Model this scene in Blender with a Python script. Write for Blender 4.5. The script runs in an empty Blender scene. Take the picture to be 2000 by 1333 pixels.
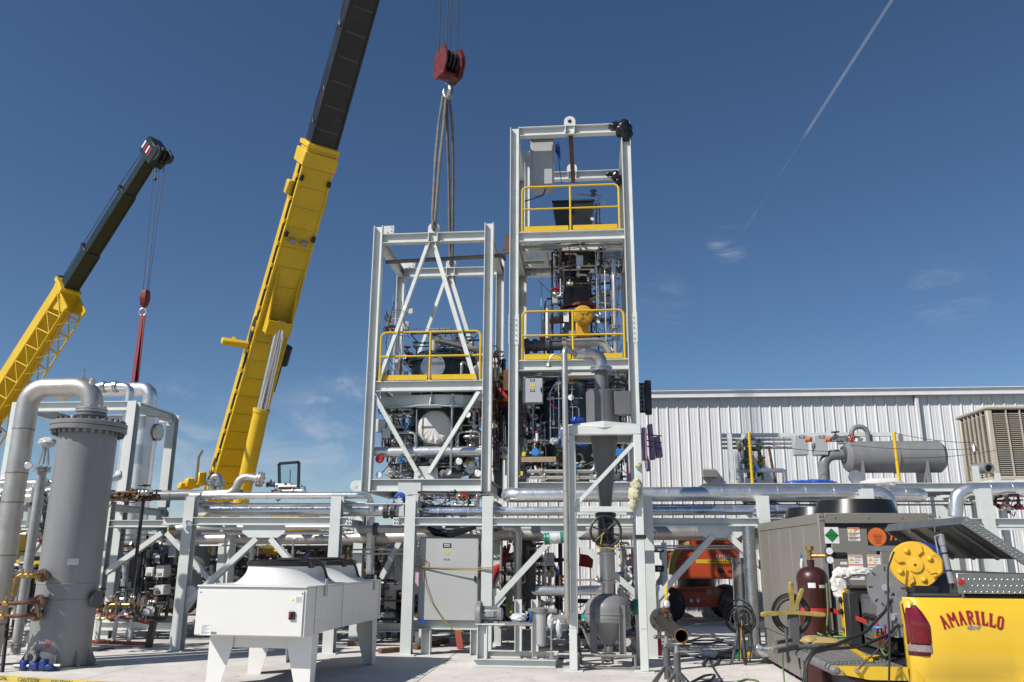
import bpy, bmesh, math, random
import numpy as np
from mathutils import Vector, Matrix
SC = bpy.context.scene
COL = SC.collection
R = math.radians
# ------------------------------------------------------------------ camera, sky, sun, exposure
CAM_H = 1.7
F_PX, PITCH, ROLL, YAW = 1605.0, R(14.53), R(.31), R(-5.37)
_r = np.array([math.cos(YAW), -math.sin(YAW), 0.0])
_f = np.array([math.sin(YAW)*math.cos(PITCH), math.cos(YAW)*math.cos(PITCH), math.sin(PITCH)])
_u = np.cross(_r, _f)
cam_d = bpy.data.cameras.new('camera'); cam = bpy.data.objects.new('camera', cam_d); COL.objects.link(cam)
cam_d.sensor_width = 36.0; cam_d.lens = 36.0*F_PX/2000.0; cam_d.clip_start = .1; cam_d.clip_end = 6000
_rr = math.cos(ROLL)*_r + math.sin(ROLL)*_u*1.0
_uu = np.cross(_rr, _f)
_m = Matrix(((_rr[0], _uu[0], -_f[0], 0), (_rr[1], _uu[1], -_f[1], 0), (_rr[2], _uu[2], -_f[2], CAM_H), (0, 0, 0, 1)))
cam.matrix_world = _m
SC.camera = cam
SUN_AZ, SUN_EL = R(51), R(43)          # azimuth measured from -Y towards -X
sun_dir = Vector((-math.sin(SUN_AZ)*math.cos(SUN_EL), -math.cos(SUN_AZ)*math.cos(SUN_EL), math.sin(SUN_EL)))
sd = bpy.data.lights.new('sun', 'SUN'); sd.energy = 4.8; sd.angle = R(.53); sd.color = (1, .955, .89)
so = bpy.data.objects.new('sun', sd); COL.objects.link(so); so.location = (-20, -20, 30)
so.rotation_euler = sun_dir.to_track_quat('Z', 'Y').to_euler()

def ray(u, v):
    du, dv = u-1000, v-666.5
    a = du*math.cos(ROLL)+dv*math.sin(ROLL); b = -du*math.sin(ROLL)+dv*math.cos(ROLL)
    d = _r*a/F_PX-_u*b/F_PX+_f
    return Vector(d)
CAMP = Vector((0, 0, CAM_H))
def at(u, v, Y):
    d = ray(u, v); return CAMP+d*(Y/d.y)
def gz(u, v, Z=0.0):
    d = ray(u, v); return CAMP+d*((Z-CAM_H)/d.z)
def zat(u, v, Y): return at(u, v, Y).z
def xat(u, v, Y): return at(u, v, Y).x

world = bpy.data.worlds.new('World'); SC.world = world; world.use_nodes = True
def build_sky():
    nt = world.node_tree; N = nt.nodes; L = nt.links
    N.clear()
    out = N.new('ShaderNodeOutputWorld'); bg = N.new('ShaderNodeBackground')
    sky = N.new('ShaderNodeTexSky'); sky.sky_type = 'NISHITA'; sky.sun_disc = False
    sky.sun_elevation = SUN_EL; sky.sun_rotation = math.atan2(sun_dir.x, sun_dir.y)
    sky.altitude = 1700; sky.air_density = 1.0; sky.dust_density = .15; sky.ozone_density = 3.0
    tc = N.new('ShaderNodeTexCoord')
    def math_(op, a, b=None, clamp=False):
        n = N.new('ShaderNodeMath'); n.operation = op; n.use_clamp = clamp
        for i, x in enumerate((a, b)):
            if x is None: continue
            if isinstance(x, (int, float)): n.inputs[i].default_value = x
            else: L.new(x, n.inputs[i])
        return n.outputs[0]
    def dot(v):
        n = N.new('ShaderNodeVectorMath'); n.operation = 'DOT_PRODUCT'; L.new(tc.outputs['Generated'], n.inputs[0])
        n.inputs[1].default_value = tuple(v); return n.outputs['Value']
    def mr(x, a, b, c, d):
        n = N.new('ShaderNodeMapRange'); n.interpolation_type = 'SMOOTHSTEP'; L.new(x, n.inputs[0])
        for i, k in enumerate((a, b, c, d)): n.inputs[i+1].default_value = k
        return n.outputs[0]
    acc = None
    def add(x):
        nonlocal acc
        acc = x if acc is None else math_('ADD', acc, x, True)
    def noise(scale, dist=0.0, det=6, rough=.6, mapscale=(1, 1, 1), rot=(0, 0, 0)):
        mp = N.new('ShaderNodeMapping'); L.new(tc.outputs['Generated'], mp.inputs[0]); mp.inputs['Scale'].default_value = mapscale; mp.inputs['Rotation'].default_value = rot
        n = N.new('ShaderNodeTexNoise'); n.inputs['Scale'].default_value = scale; n.inputs['Detail'].default_value = det
        n.inputs['Roughness'].default_value = rough; n.inputs['Distortion'].default_value = dist; L.new(mp.outputs[0], n.inputs['Vector']); return n.outputs[0]
    # contrail: a great circle across the sky
    d1 = ray(1742, 0).normalized(); d2 = ray(1452, 452).normalized()
    nrm = d1.cross(d2).normalized(); t = nrm.cross(d1).normalized()
    dist = math_('ABSOLUTE', dot(nrm))
    al = dot(t)                                   # 0 at d1, sin(angle) at d2
    a2 = d2.dot(t)
    width_hi = mr(dist, .0005, .0024, 1, 0); width_lo = mr(dist, .0002, .0017, 1, 0)
    up = math_('MULTIPLY', width_hi, mr(al, a2*.52, a2*.60, 1, 0))
    front = mr(dot(d1), .5, .6, 0, 1)
    lo = math_('MULTIPLY', width_lo, math_('MULTIPLY', mr(al, a2*.55, a2*.66, 0, 1), mr(al, a2*.97, a2*1.02, 1, 0)))
    lo = math_('MULTIPLY', lo, mr(noise(16), .42, .62, .15, .9))
    up = math_('MULTIPLY', up, mr(noise(30, 0, 4), .25, .6, .65, 1.0))
    add(math_('MULTIPLY', math_('MULTIPLY', up, front), .2)); add(math_('MULTIPLY', math_('MULTIPLY', lo, front), .09))
    wisp = mr(noise(19, .35, 9, .68, (1, 1, 1.7), (0, .5, .3)), .36, .82, 0, 1)
    feather = mr(noise(7, 1.6, 6, .6, (1, 1, 3.2), (.3, .2, .9)), .42, .62, 0, 1); wisp = math_('MULTIPLY', wisp, feather)
    soft = mr(noise(9, .8, 7, .62, (1, 1, 2.2)), .38, .8, 0, 1)
    for (px, py, rad, amt, w) in ((1425, 470, 42, .55, 1), (1852, 576, 80, .3, 1), (655, 792, 75, .8, 1), (330, 870, 130, .5, 0), (620, 910, 150, .34, 0),
                                  (1290, 592, 60, .14, 1), (500, 860, 60, .18, 1), (1520, 705, 40, .12, 1)):
        c = ray(px, py).normalized(); e = ray(px+rad, py).normalized()
        k = math.cos(c.angle(e)*1.25)
        add(math_('MULTIPLY', mr(dot(c), k, 1.0, 0, 1), math_('MULTIPLY', wisp if w else soft, amt)))
    # thin high haze of wisps all round the lower sky
    sep = N.new('ShaderNodeSeparateXYZ'); L.new(tc.outputs['Generated'], sep.inputs[0])
    low = mr(sep.outputs['Z'], .02, .22, 1, 0)
    add(math_('MULTIPLY', math_('MULTIPLY', low, soft), .14))
    mix = N.new('ShaderNodeMix'); mix.data_type = 'RGBA'; L.new(acc, mix.inputs[0]); L.new(sky.outputs[0], mix.inputs[6])
    mix.inputs[7].default_value = (7.5, 7.8, 8.4, 1)
    hs = N.new('ShaderNodeHueSaturation'); hs.inputs['Saturation'].default_value = 1.1; L.new(mix.outputs[2], hs.inputs['Color'])
    L.new(hs.outputs[0], bg.inputs[0]); bg.inputs[1].default_value = SKY_STRENGTH
    L.new(bg.outputs[0], out.inputs[0])
SKY_STRENGTH = .086
build_sky()
vs = SC.view_settings; vs.view_transform = 'Standard'; vs.look = 'None'; vs.exposure = 0.0; vs.gamma = 1.0; vs.use_curve_mapping = False
SC.cycles.max_bounces = 6; SC.cycles.diffuse_bounces = 1; SC.cycles.glossy_bounces = 3; SC.cycles.transmission_bounces = 6; SC.cycles.transparent_max_bounces = 8
SC.cycles.use_denoising = True; SC.cycles.use_adaptive_sampling = True; SC.cycles.adaptive_threshold = .015

# ------------------------------------------------------------------ materials
MATS = {}
def M(name, col, rough=.5, metal=0.0, var=.05, scale=4.0, bump=0.0, bscale=60.0, dirt=0.0, dirtcol=(.16, .13, .1), spec=.5, coat=0.0, streak=False):
    if name in MATS: return MATS[name]
    m = bpy.data.materials.new(name); m.use_nodes = True; MATS[name] = m
    nt = m.node_tree; N = nt.nodes; L = nt.links
    b = N['Principled BSDF']
    b.inputs['Metallic'].default_value = metal; b.inputs['Specular IOR Level'].default_value = spec
    if coat: b.inputs['Coat Weight'].default_value = coat; b.inputs['Coat Roughness'].default_value = .08
    geo = N.new('ShaderNodeNewGeometry')
    nz = N.new('ShaderNodeTexNoise'); nz.inputs['Scale'].default_value = scale; nz.inputs['Detail'].default_value = 5; nz.inputs['Roughness'].default_value = .6
    if streak:
        mp = N.new('ShaderNodeMapping'); mp.inputs['Scale'].default_value = (1, 1, .18); L.new(geo.outputs['Position'], mp.inputs[0]); L.new(mp.outputs[0], nz.inputs['Vector'])
    else: L.new(geo.outputs['Position'], nz.inputs['Vector'])
    mr = N.new('ShaderNodeMapRange'); L.new(nz.outputs[0], mr.inputs[0]); mr.inputs[1].default_value = .3; mr.inputs[2].default_value = .7
    mr.inputs[3].default_value = 1-var; mr.inputs[4].default_value = 1+var
    mx = N.new('ShaderNodeMix'); mx.data_type = 'RGBA'; mx.blend_type = 'MULTIPLY'; mx.inputs[0].default_value = 1
    oi = N.new('ShaderNodeObjectInfo'); orr = N.new('ShaderNodeMapRange'); L.new(oi.outputs['Random'], orr.inputs[0]); orr.inputs[3].default_value = .95; orr.inputs[4].default_value = 1.03
    om = N.new('ShaderNodeMath'); om.operation = 'MULTIPLY'; L.new(orr.outputs[0], om.inputs[0]); L.new(mr.outputs[0], om.inputs[1])
    mx.inputs[6].default_value = (*col, 1); L.new(om.outputs[0], mx.inputs[7])
    c = mx.outputs[2]
    if dirt:
        n2 = N.new('ShaderNodeTexNoise'); n2.inputs['Scale'].default_value = scale*2.3; n2.inputs['Detail'].default_value = 8; n2.inputs['Roughness'].default_value = .7
        L.new(geo.outputs['Position'], n2.inputs['Vector'])
        m2 = N.new('ShaderNodeMapRange'); L.new(n2.outputs[0], m2.inputs[0]); m2.inputs[1].default_value = .5; m2.inputs[2].default_value = .75; m2.inputs[3].default_value = 0; m2.inputs[4].default_value = dirt
        x2 = N.new('ShaderNodeMix'); x2.data_type = 'RGBA'; L.new(m2.outputs[0], x2.inputs[0]); L.new(c, x2.inputs[6]); x2.inputs[7].default_value = (*dirtcol, 1); c = x2.outputs[2]
    L.new(c, b.inputs['Base Color'])
    r2 = N.new('ShaderNodeMapRange'); L.new(nz.outputs[0], r2.inputs[0]); r2.inputs[3].default_value = max(.03, rough-.08); r2.inputs[4].default_value = min(1, rough+.1)
    L.new(r2.outputs[0], b.inputs['Roughness'])
    if bump:
        n3 = N.new('ShaderNodeTexNoise'); n3.inputs['Scale'].default_value = bscale; n3.inputs['Detail'].default_value = 4; L.new(geo.outputs['Position'], n3.inputs['Vector'])
        bp = N.new('ShaderNodeBump'); bp.inputs['Strength'].default_value = bump; bp.inputs['Distance'].default_value = .02; L.new(n3.outputs[0], bp.inputs['Height']); L.new(bp.outputs[0], b.inputs['Normal'])
    return m
# steelwork, pipes, plant
STEEL = M('pale_grey_steel_paint', (.715, .74, .705), .42, 0, .07, 2.5, .03, 25, .12, (.36, .33, .28))
GALV = M('galvanised_steel', (.5, .51, .52), .38, .85, .12, 9, .05, 50)
ALU = M('aluminium_cladding', (.78, .78, .775), .33, .9, .08, 6, .2, 16)
ALUD = M('aluminium_foil_wrap', (.55, .56, .57), .24, .95, .12, 9, .35, 30)
SST = M('stainless_pipe', (.53, .51, .49), .3, .9, .1, 5, .04, 30)
SSTW = M('mill_finish_pipe', (.58, .545, .5), .4, .75, .12, 4, .04, 30, .15, (.3, .22, .15))
GREYP = M('grey_vessel_paint', (.228, .228, .23), .36, 0, .12, 4, .02, 40, .2, (.17, .163, .155), streak=True)
GREYD = M('dark_grey_paint', (.105, .105, .108), .4, 0, .06, 3, .02, 40)
TEAL = M('dark_blue_green_paint', (.016, .035, .046), .35, 0, .15, 5, .04, 60)
YEL = M('safety_yellow_paint', (.80, .50, .018), .38, 0, .04, 5, .02, 30)
CRY = M('crane_yellow_paint', (.72, .47, .02), .42, 0, .07, 1.4, .03, 18, .12, (.35, .24, .05))
BLK = M('black_paint', (.02, .02, .022), .4, 0, .2, 4, .04, 30)
BOOMB = M('black_boom_paint', (.022, .022, .024), .34, 0, .25, 1.2, .05, 12, .25, (.06, .058, .055))
BOOMG = M('dark_green_boom_paint', (.008, .018, .02), .4, 0, .2, 1.2, .05, 12)
RUB = M('black_rubber', (.018, .018, .018), .6, 0, .2, 8, .1, 60)
CABR = M('black_cable', (.02, .02, .022), .55, 0, .2, 8)
CABB = M('blue_cable', (.02, .08, .38), .5)
CABP = M('purple_conduit', (.22, .015, .15), .45)
CABG = M('green_hose', (.12, .2, .06), .5, 0, .2, 8)
CABO = M('orange_cable', (.55, .1, .01), .5)
CABY = M('yellow_rope_fibre', (.4, .27, .04), .75, 0, .2, 30)
WHT = M('white_panel_paint', (.78, .77, .735), .35, 0, .02, 2, .015, 20)
WHTP = M('white_plastic', (.78, .78, .76), .4, 0, .04, 6)
PAPER = M('white_label_paper', (.8, .8, .78), .55, 0, .03, 20)
INK = M('black_ink', (.015, .015, .015), .5)
BOXG = M('enclosure_grey_paint', (.45, .465, .47), .4, 0, .03, 3, .015, 30)
CABG2 = M('cabinet_grey_paint', (.49, .495, .475), .42, 0, .03, 2, .015, 30)
TAG = M('yellow_tag', (.8, .55, .02), .5)
RED = M('red_paint', (.42, .02, .02), .4, 0, .1, 6)
REDD = M('hook_block_red', (.15, .02, .022), .5, 0, .3, 5, .06, 25, .3, (.05, .03, .03))
ORA = M('lift_orange_paint', (.5, .075, .02), .4, 0, .08, 2, .02, 20, .1, (.25, .06, .02))
BRASS = M('brass_fitting', (.5, .3, .1), .35, .9, .2, 20)
RUST = M('rusty_steel', (.14, .07, .04), .7, .3, .4, 14, .1, 60, .4, (.3, .15, .07))
BRN = M('brown_timber', (.16, .09, .05), .7, 0, .3, 12)
CHI = M('chiller_grey_paint', (.225, .21, .182), .42, 0, .03, 3, .015, 30)
TAN = M('cooler_tan_paint', (.5, .44, .36), .5, 0, .05, 3, .02, 30)
TANL = M('cooler_louver_tan', (.42, .37, .3), .5, 0, .06, 3)
GLASS = None
PLAST = M('clear_plastic_wrap', (.62, .63, .63), .18, 0, .2, 12, .5, 25)
PGRN = M('green_stretch_wrap', (.02, .26, .17), .25, 0, .3, 14, .5, 30)
TARP = M('blue_tarp', (.02, .1, .5), .3, 0, .25, 9, .4, 14)
BAGB = M('black_plastic_bag', (.012, .012, .014), .22, 0, .3, 8, .5, 14)
WBAG = M('white_cloth_cover', (.72, .70, .66), .75, 0, .06, 10, .5, 26)
BLUP = M('blue_device_paint', (.03, .22, .55), .4, 0, .08, 6)
SLING = M('grey_sling_webbing', (.17, .15, .13), .8, 0, .3, 6, .3, 50)
ROPE = M('steel_wire_rope', (.09, .09, .095), .45, .7, .2, 40)
REDS = M('red_sling_webbing', (.20, .012, .02), .7, 0, .2, 8, .3, 40)
HIVIS = M('orange_work_shirt', (.8, .16, .02), .75, 0, .1, 8, .3, 40)
SKIN = M('skin', (.45, .24, .16), .55, 0, .05, 10)
JEANS = M('denim', (.04, .06, .11), .8, 0, .2, 12, .3, 60)
# ------------------------------------------------------------------ mesh builder
def frame(d, up=None):
    d = Vector(d).normalized(); up = Vector(up) if up is not None else (Vector((0, 0, 1)) if abs(d.z) < .95 else Vector((0, 1, 0)))
    s = d.cross(up)
    if s.length < 1e-6: s = d.cross(Vector((1, 0, 0)))
    s.normalize(); u = s.cross(d).normalized()
    return d, s, u
def fillet(pts, rad, n=6):
    pts = [Vector(p) for p in pts]; out = [pts[0]]
    for i in range(1, len(pts)-1):
        a, b, c = pts[i-1], pts[i], pts[i+1]
        r_ = rad[i-1] if isinstance(rad, (list, tuple)) else rad
        v1 = (a-b); v2 = (c-b); l1, l2 = v1.length, v2.length
        if l1 < 1e-6 or l2 < 1e-6: continue
        v1 /= l1; v2 /= l2
        ang = math.acos(max(-1, min(1, v1.dot(v2))))
        if ang > math.pi-.02 or ang < .06 or r_ <= 0: out.append(b); continue
        t = min(r_/math.tan(ang/2), l1*.49 if i > 1 else l1*.98, l2*.49 if i < len(pts)-2 else l2*.98)
        rr = t*math.tan(ang/2)
        ctr = b+(v1+v2).normalized()*(rr/math.sin(ang/2))
        p0 = b+v1*t; p1 = b+v2*t
        a0 = (p0-ctr); a1 = (p1-ctr); tot = a0.angle(a1); ax = a0.cross(a1).normalized()
        for k in range(n+1): out.append(ctr+Matrix.Rotation(tot*k/n, 3, ax) @ a0)
    out.append(pts[-1]); return out
class MB:
    def __init__(s): s.v = []; s.f = []
    def add(s, vs, fs):
        o = len(s.v); s.v += [tuple(p) for p in vs]; s.f += [tuple(i+o for i in f) for f in fs]; return s
    def box(s, x0, x1, y0, y1, z0, z1, bev=0.0):
        c = Vector(((x0+x1)/2, (y0+y1)/2, (z0+z1)/2)); return s.obox(c, (abs(x1-x0), abs(y1-y0), abs(z1-z0)), None, bev)
    def obox(s, c, size, mat=None, bev=0.0):
        c = Vector(c); h = [k/2 for k in size]; mat = mat or Matrix.Identity(3)
        if bev <= 0 or min(size) < bev*2.2:
            vs = [c+mat @ Vector((sx*h[0], sy*h[1], sz*h[2])) for sx in (-1, 1) for sy in (-1, 1) for sz in (-1, 1)]
            return s.add(vs, [(0, 1, 3, 2), (4, 6, 7, 5), (0, 4, 5, 1), (2, 3, 7, 6), (0, 2, 6, 4), (1, 5, 7, 3)])
        vs = []; idx = {}
        for sx in (-1, 1):
            for sy in (-1, 1):
                for sz in (-1, 1):
                    sg = (sx, sy, sz)
                    for ax in range(3):
                        p = [sg[k]*(h[k]-(0 if k == ax else bev)) for k in range(3)]
                        idx[(sg, ax)] = len(vs); vs.append(c+mat @ Vector(p))
        fs = []
        for ax in range(3):
            o = [k for k in range(3) if k != ax]
            for sg in (-1, 1):
                q = []
                for a, b in ((-1, -1), (1, -1), (1, 1), (-1, 1)):
                    t = [0, 0, 0]; t[ax] = sg; t[o[0]] = a; t[o[1]] = b; q.append(idx[(tuple(t), ax)])
                fs.append(tuple(q))
        for ax in range(3):                                   # edges along ax
            o = [k for k in range(3) if k != ax]
            for a in (-1, 1):
                for b in (-1, 1):
                    q = []
                    for e, oo in ((-1, 0), (1, 0), (1, 1), (-1, 1)):
                        t = [0, 0, 0]; t[ax] = e; t[o[0]] = a; t[o[1]] = b; q.append(idx[(tuple(t), o[oo])])
                    fs.append(tuple(q))
        for sx in (-1, 1):
            for sy in (-1, 1):
                for sz in (-1, 1): fs.append(tuple(idx[((sx, sy, sz), k)] for k in range(3)))
        return s.add(vs, fs)
    def bar(s, p, q, w, h, up=None, bev=0.0):
        p = Vector(p); q = Vector(q); d, sd_, u = frame(q-p, up)
        m = Matrix((sd_, d, u)).transposed(); return s.obox((p+q)/2, (w, (q-p).length, h), m, bev)
    def prof(s, poly, p, q, up=None):
        """extrude a closed 2-D polygon (side, up) from p to q"""
        p = Vector(p); q = Vector(q); d, sd_, u = frame(q-p, up); n = len(poly)
        vs = [p+sd_*a+u*b for a, b in poly]+[q+sd_*a+u*b for a, b in poly]
        fs = [(i, (i+1) % n, n+(i+1) % n, n+i) for i in range(n)]+[tuple(range(n))[::-1], tuple(range(n, 2*n))]
        return s.add(vs, fs)
    def ibeam(s, p, q, dep, wid, up=None, tf=.014, tw=.009):
        a, b, c = wid/2, dep/2, tw/2
        return s.prof([(-a, -b), (a, -b), (a, -b+tf), (c, -b+tf), (c, b-tf), (a, b-tf), (a, b), (-a, b), (-a, b-tf), (-c, b-tf), (-c, -b+tf), (-a, -b+tf)], p, q, up)
    def angle(s, p, q, w, up=None, t=.01):
        return s.prof([(0, 0), (w, 0), (w, t), (t, t), (t, w), (0, w)], p, q, up)
    def cyl(s, p, q, r0, r1=None, n=16, caps=True):
        return s.tube([p, q], [r0, r0 if r1 is None else r1], n, caps)
    def tube(s, pts, r, n=12, caps=True, closed=False):
        pts = [Vector(p) for p in pts]; k = len(pts); rs = r if isinstance(r, (list, tuple)) else [r]*k
        vs = []; prev = None
        for i, p in enumerate(pts):
            if closed: d = pts[(i+1) % k]-pts[i-1]
            elif i == 0: d = pts[1]-pts[0]
            elif i == k-1: d = pts[-1]-pts[-2]
            else: d = (pts[i+1]-p).normalized()+(p-pts[i-1]).normalized()
            if d.length < 1e-9: d = Vector((0, 0, 1))
            d.normalize()
            if prev is None: _, sd_, u = frame(d)
            else:
                u = prev-d*prev.dot(d)
                if u.length < 1e-6: _, sd_, u = frame(d)
                u.normalize(); sd_ = d.cross(u)
            prev = u
            for j in range(n):
                a = 2*math.pi*j/n; vs.append(p+(sd_*math.cos(a)+u*math.sin(a))*rs[i])
        fs = []
        for i in range(k if closed else k-1):
            i2 = (i+1) % k
            for j in range(n): fs.append((i*n+j, i*n+(j+1) % n, i2*n+(j+1) % n, i2*n+j))
        if caps and not closed: fs += [tuple(range(n))[::-1], tuple(range((k-1)*n, k*n))]
        return s.add(vs, fs)
    def lathe(s, prof, c, axis=(0, 0, 1), n=32, caps=True):
        c = Vector(c); d, sd_, u = frame(axis, (0, 0, 1) if abs(Vector(axis).normalized().z) < .9 else (0, 1, 0)); vs = []
        for r, h in prof:
            for j in range(n):
                a = 2*math.pi*j/n; vs.append(c+d*h+(sd_*math.cos(a)+u*math.sin(a))*max(r, 1e-4))
        fs = []
        for i in range(len(prof)-1):
            for j in range(n): fs.append((i*n+j, i*n+(j+1) % n, (i+1)*n+(j+1) % n, (i+1)*n+j))
        if caps: fs += [tuple(range(n))[::-1], tuple(range((len(prof)-1)*n, len(prof)*n))]
        return s.add(vs, fs)
    def poly(s, pts, thick, nrm):
        """flat plate: 3-D outline extruded along nrm"""
        pts = [Vector(p) for p in pts]; nv = Vector(nrm).normalized()*thick; n = len(pts)
        vs = pts+[p+nv for p in pts]
        return s.add(vs, [tuple(range(n))[::-1], tuple(range(n, 2*n))]+[(i, (i+1) % n, n+(i+1) % n, n+i) for i in range(n)])
    def ring(s, c, axis, R_, r, n=24, m=8):
        d, sd_, u = frame(axis); c = Vector(c)
        return s.tube([c+(sd_*math.cos(2*math.pi*i/n)+u*math.sin(2*math.pi*i/n))*R_ for i in range(n)], r, m, False, True)
    def sph(s, c, r, n=12, sq=(1, 1, 1), jit=0, seed=0):
        rnd = random.Random(seed); c = Vector(c); vs = []; m = max(4, n//2)
        for i in range(m+1):
            th = math.pi*i/m
            for j in range(n):
                ph = 2*math.pi*j/n; k = 1+jit*(rnd.random()-.5)*2
                vs.append(c+Vector((math.sin(th)*math.cos(ph)*r*sq[0], math.sin(th)*math.sin(ph)*r*sq[1], math.cos(th)*r*sq[2]))*k)
        return s.add(vs, [(i*n+j, i*n+(j+1) % n, (i+1)*n+(j+1) % n, (i+1)*n+j) for i in range(m) for j in range(n)])
    def build(s, name, mat, parent=None, label=None, world=True, smooth=True, ang=.62, recalc=True):
        me = bpy.data.meshes.new(name)
        off = Vector((0, 0, 0))
        if parent is not None and world:
            root = parent
            while root is not None:
                off = off+Vector(root.location); root = root.parent
        elif parent is None and world and s.v:
            a = np.array(s.v); off = Vector(((a[:, 0].min()+a[:, 0].max())/2, (a[:, 1].min()+a[:, 1].max())/2, a[:, 2].min()))
        me.from_pydata([(p[0]-off.x, p[1]-off.y, p[2]-off.z) for p in s.v], [], s.f)
        if recalc:
            bm = bmesh.new(); bm.from_mesh(me); bmesh.ops.recalc_face_normals(bm, faces=bm.faces); bm.to_mesh(me); bm.free()
        if smooth:
            me.polygons.foreach_set('use_smooth', [True]*len(me.polygons)); me.set_sharp_from_angle(angle=ang)
        me.materials.append(mat)
        return place(name, me, parent, label, off if parent is None else None)
def place(name, me, parent=None, label=None, loc=None, rot=None):
    o = bpy.data.objects.new(name, me); COL.objects.link(o)
    if parent is not None: o.parent = parent
    if loc is not None: o.location = loc
    if rot is not None: o.rotation_euler = rot
    if label: o['label'] = label
    return o
def tag(o, label, cat, group=None, kind=None):
    if label: o['label'] = label
    if cat: o['category'] = cat
    if group: o['group'] = group
    if kind: o['kind'] = kind
    return o
def thing(name, label, cat, loc=(0, 0, 0), rotz=0.0, group=None):
    o = bpy.data.objects.new(name, None); COL.objects.link(o); o.location = loc; o.rotation_euler = (0, 0, rotz); o.empty_display_size = .2
    return tag(o, label, cat, group)
def copy_tree(o, parent=None):
    c = o.copy(); COL.objects.link(c); c.parent = parent
    for ch in list(o.children): copy_tree(ch, c)
    return c
def rep(src, parent, dloc, rot=None):
    """another copy of a part, sharing its mesh, moved by dloc"""
    c = src.copy(); COL.objects.link(c); c.parent = parent; c.location = Vector(src.location)+Vector(dloc)
    if rot is not None: c.rotation_euler = rot
    return c
_fonts = {}
def text(name, s, mat, parent, origin, xdir, updir, size, label=None, ext=.0012, align='CENTER', shear=0.0, bold=0.0, sx=1.0, world=True):
    cu = bpy.data.curves.new('lettering', 'FONT'); cu.body = s; cu.size = 1; cu.align_x = align; cu.align_y = 'CENTER'; cu.extrude = 0; cu.shear = shear; cu.offset = bold
    cu.resolution_u = 3
    ob = bpy.data.objects.new('lettering', cu); COL.objects.link(ob)
    dg = bpy.context.evaluated_depsgraph_get(); me = bpy.data.meshes.new_from_object(ob.evaluated_get(dg))
    bpy.data.objects.remove(ob); bpy.data.curves.remove(cu)
    X = Vector(xdir).normalized(); U = Vector(updir); U = (U-X*U.dot(X)).normalized(); nrm = X.cross(U)
    mb = MB(); o = Vector(origin)
    vs = [o+X*(v.co.x*size*sx)+U*(v.co.y*size)+nrm*ext for v in me.vertices]
    mb.add(vs, [tuple(p.vertices) for p in me.polygons]); bpy.data.meshes.remove(me)
    return mb.build(name, mat, parent, label, world=world, smooth=False, recalc=False)
def flange(mb, c, axis, r, t, n=20, bolts=0, br=.012):
    d, s_, u = frame(axis); c = Vector(c); mb.cyl(c-d*t/2, c+d*t/2, r, None, n)
    for k in range(bolts):
        a = 2*math.pi*(k+.5)/bolts; p = c+(s_*math.cos(a)+u*math.sin(a))*(r*.84)
        mb.cyl(p-d*(t/2+br*1.3), p+d*(t/2+br*1.3), br, None, 6)
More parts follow.
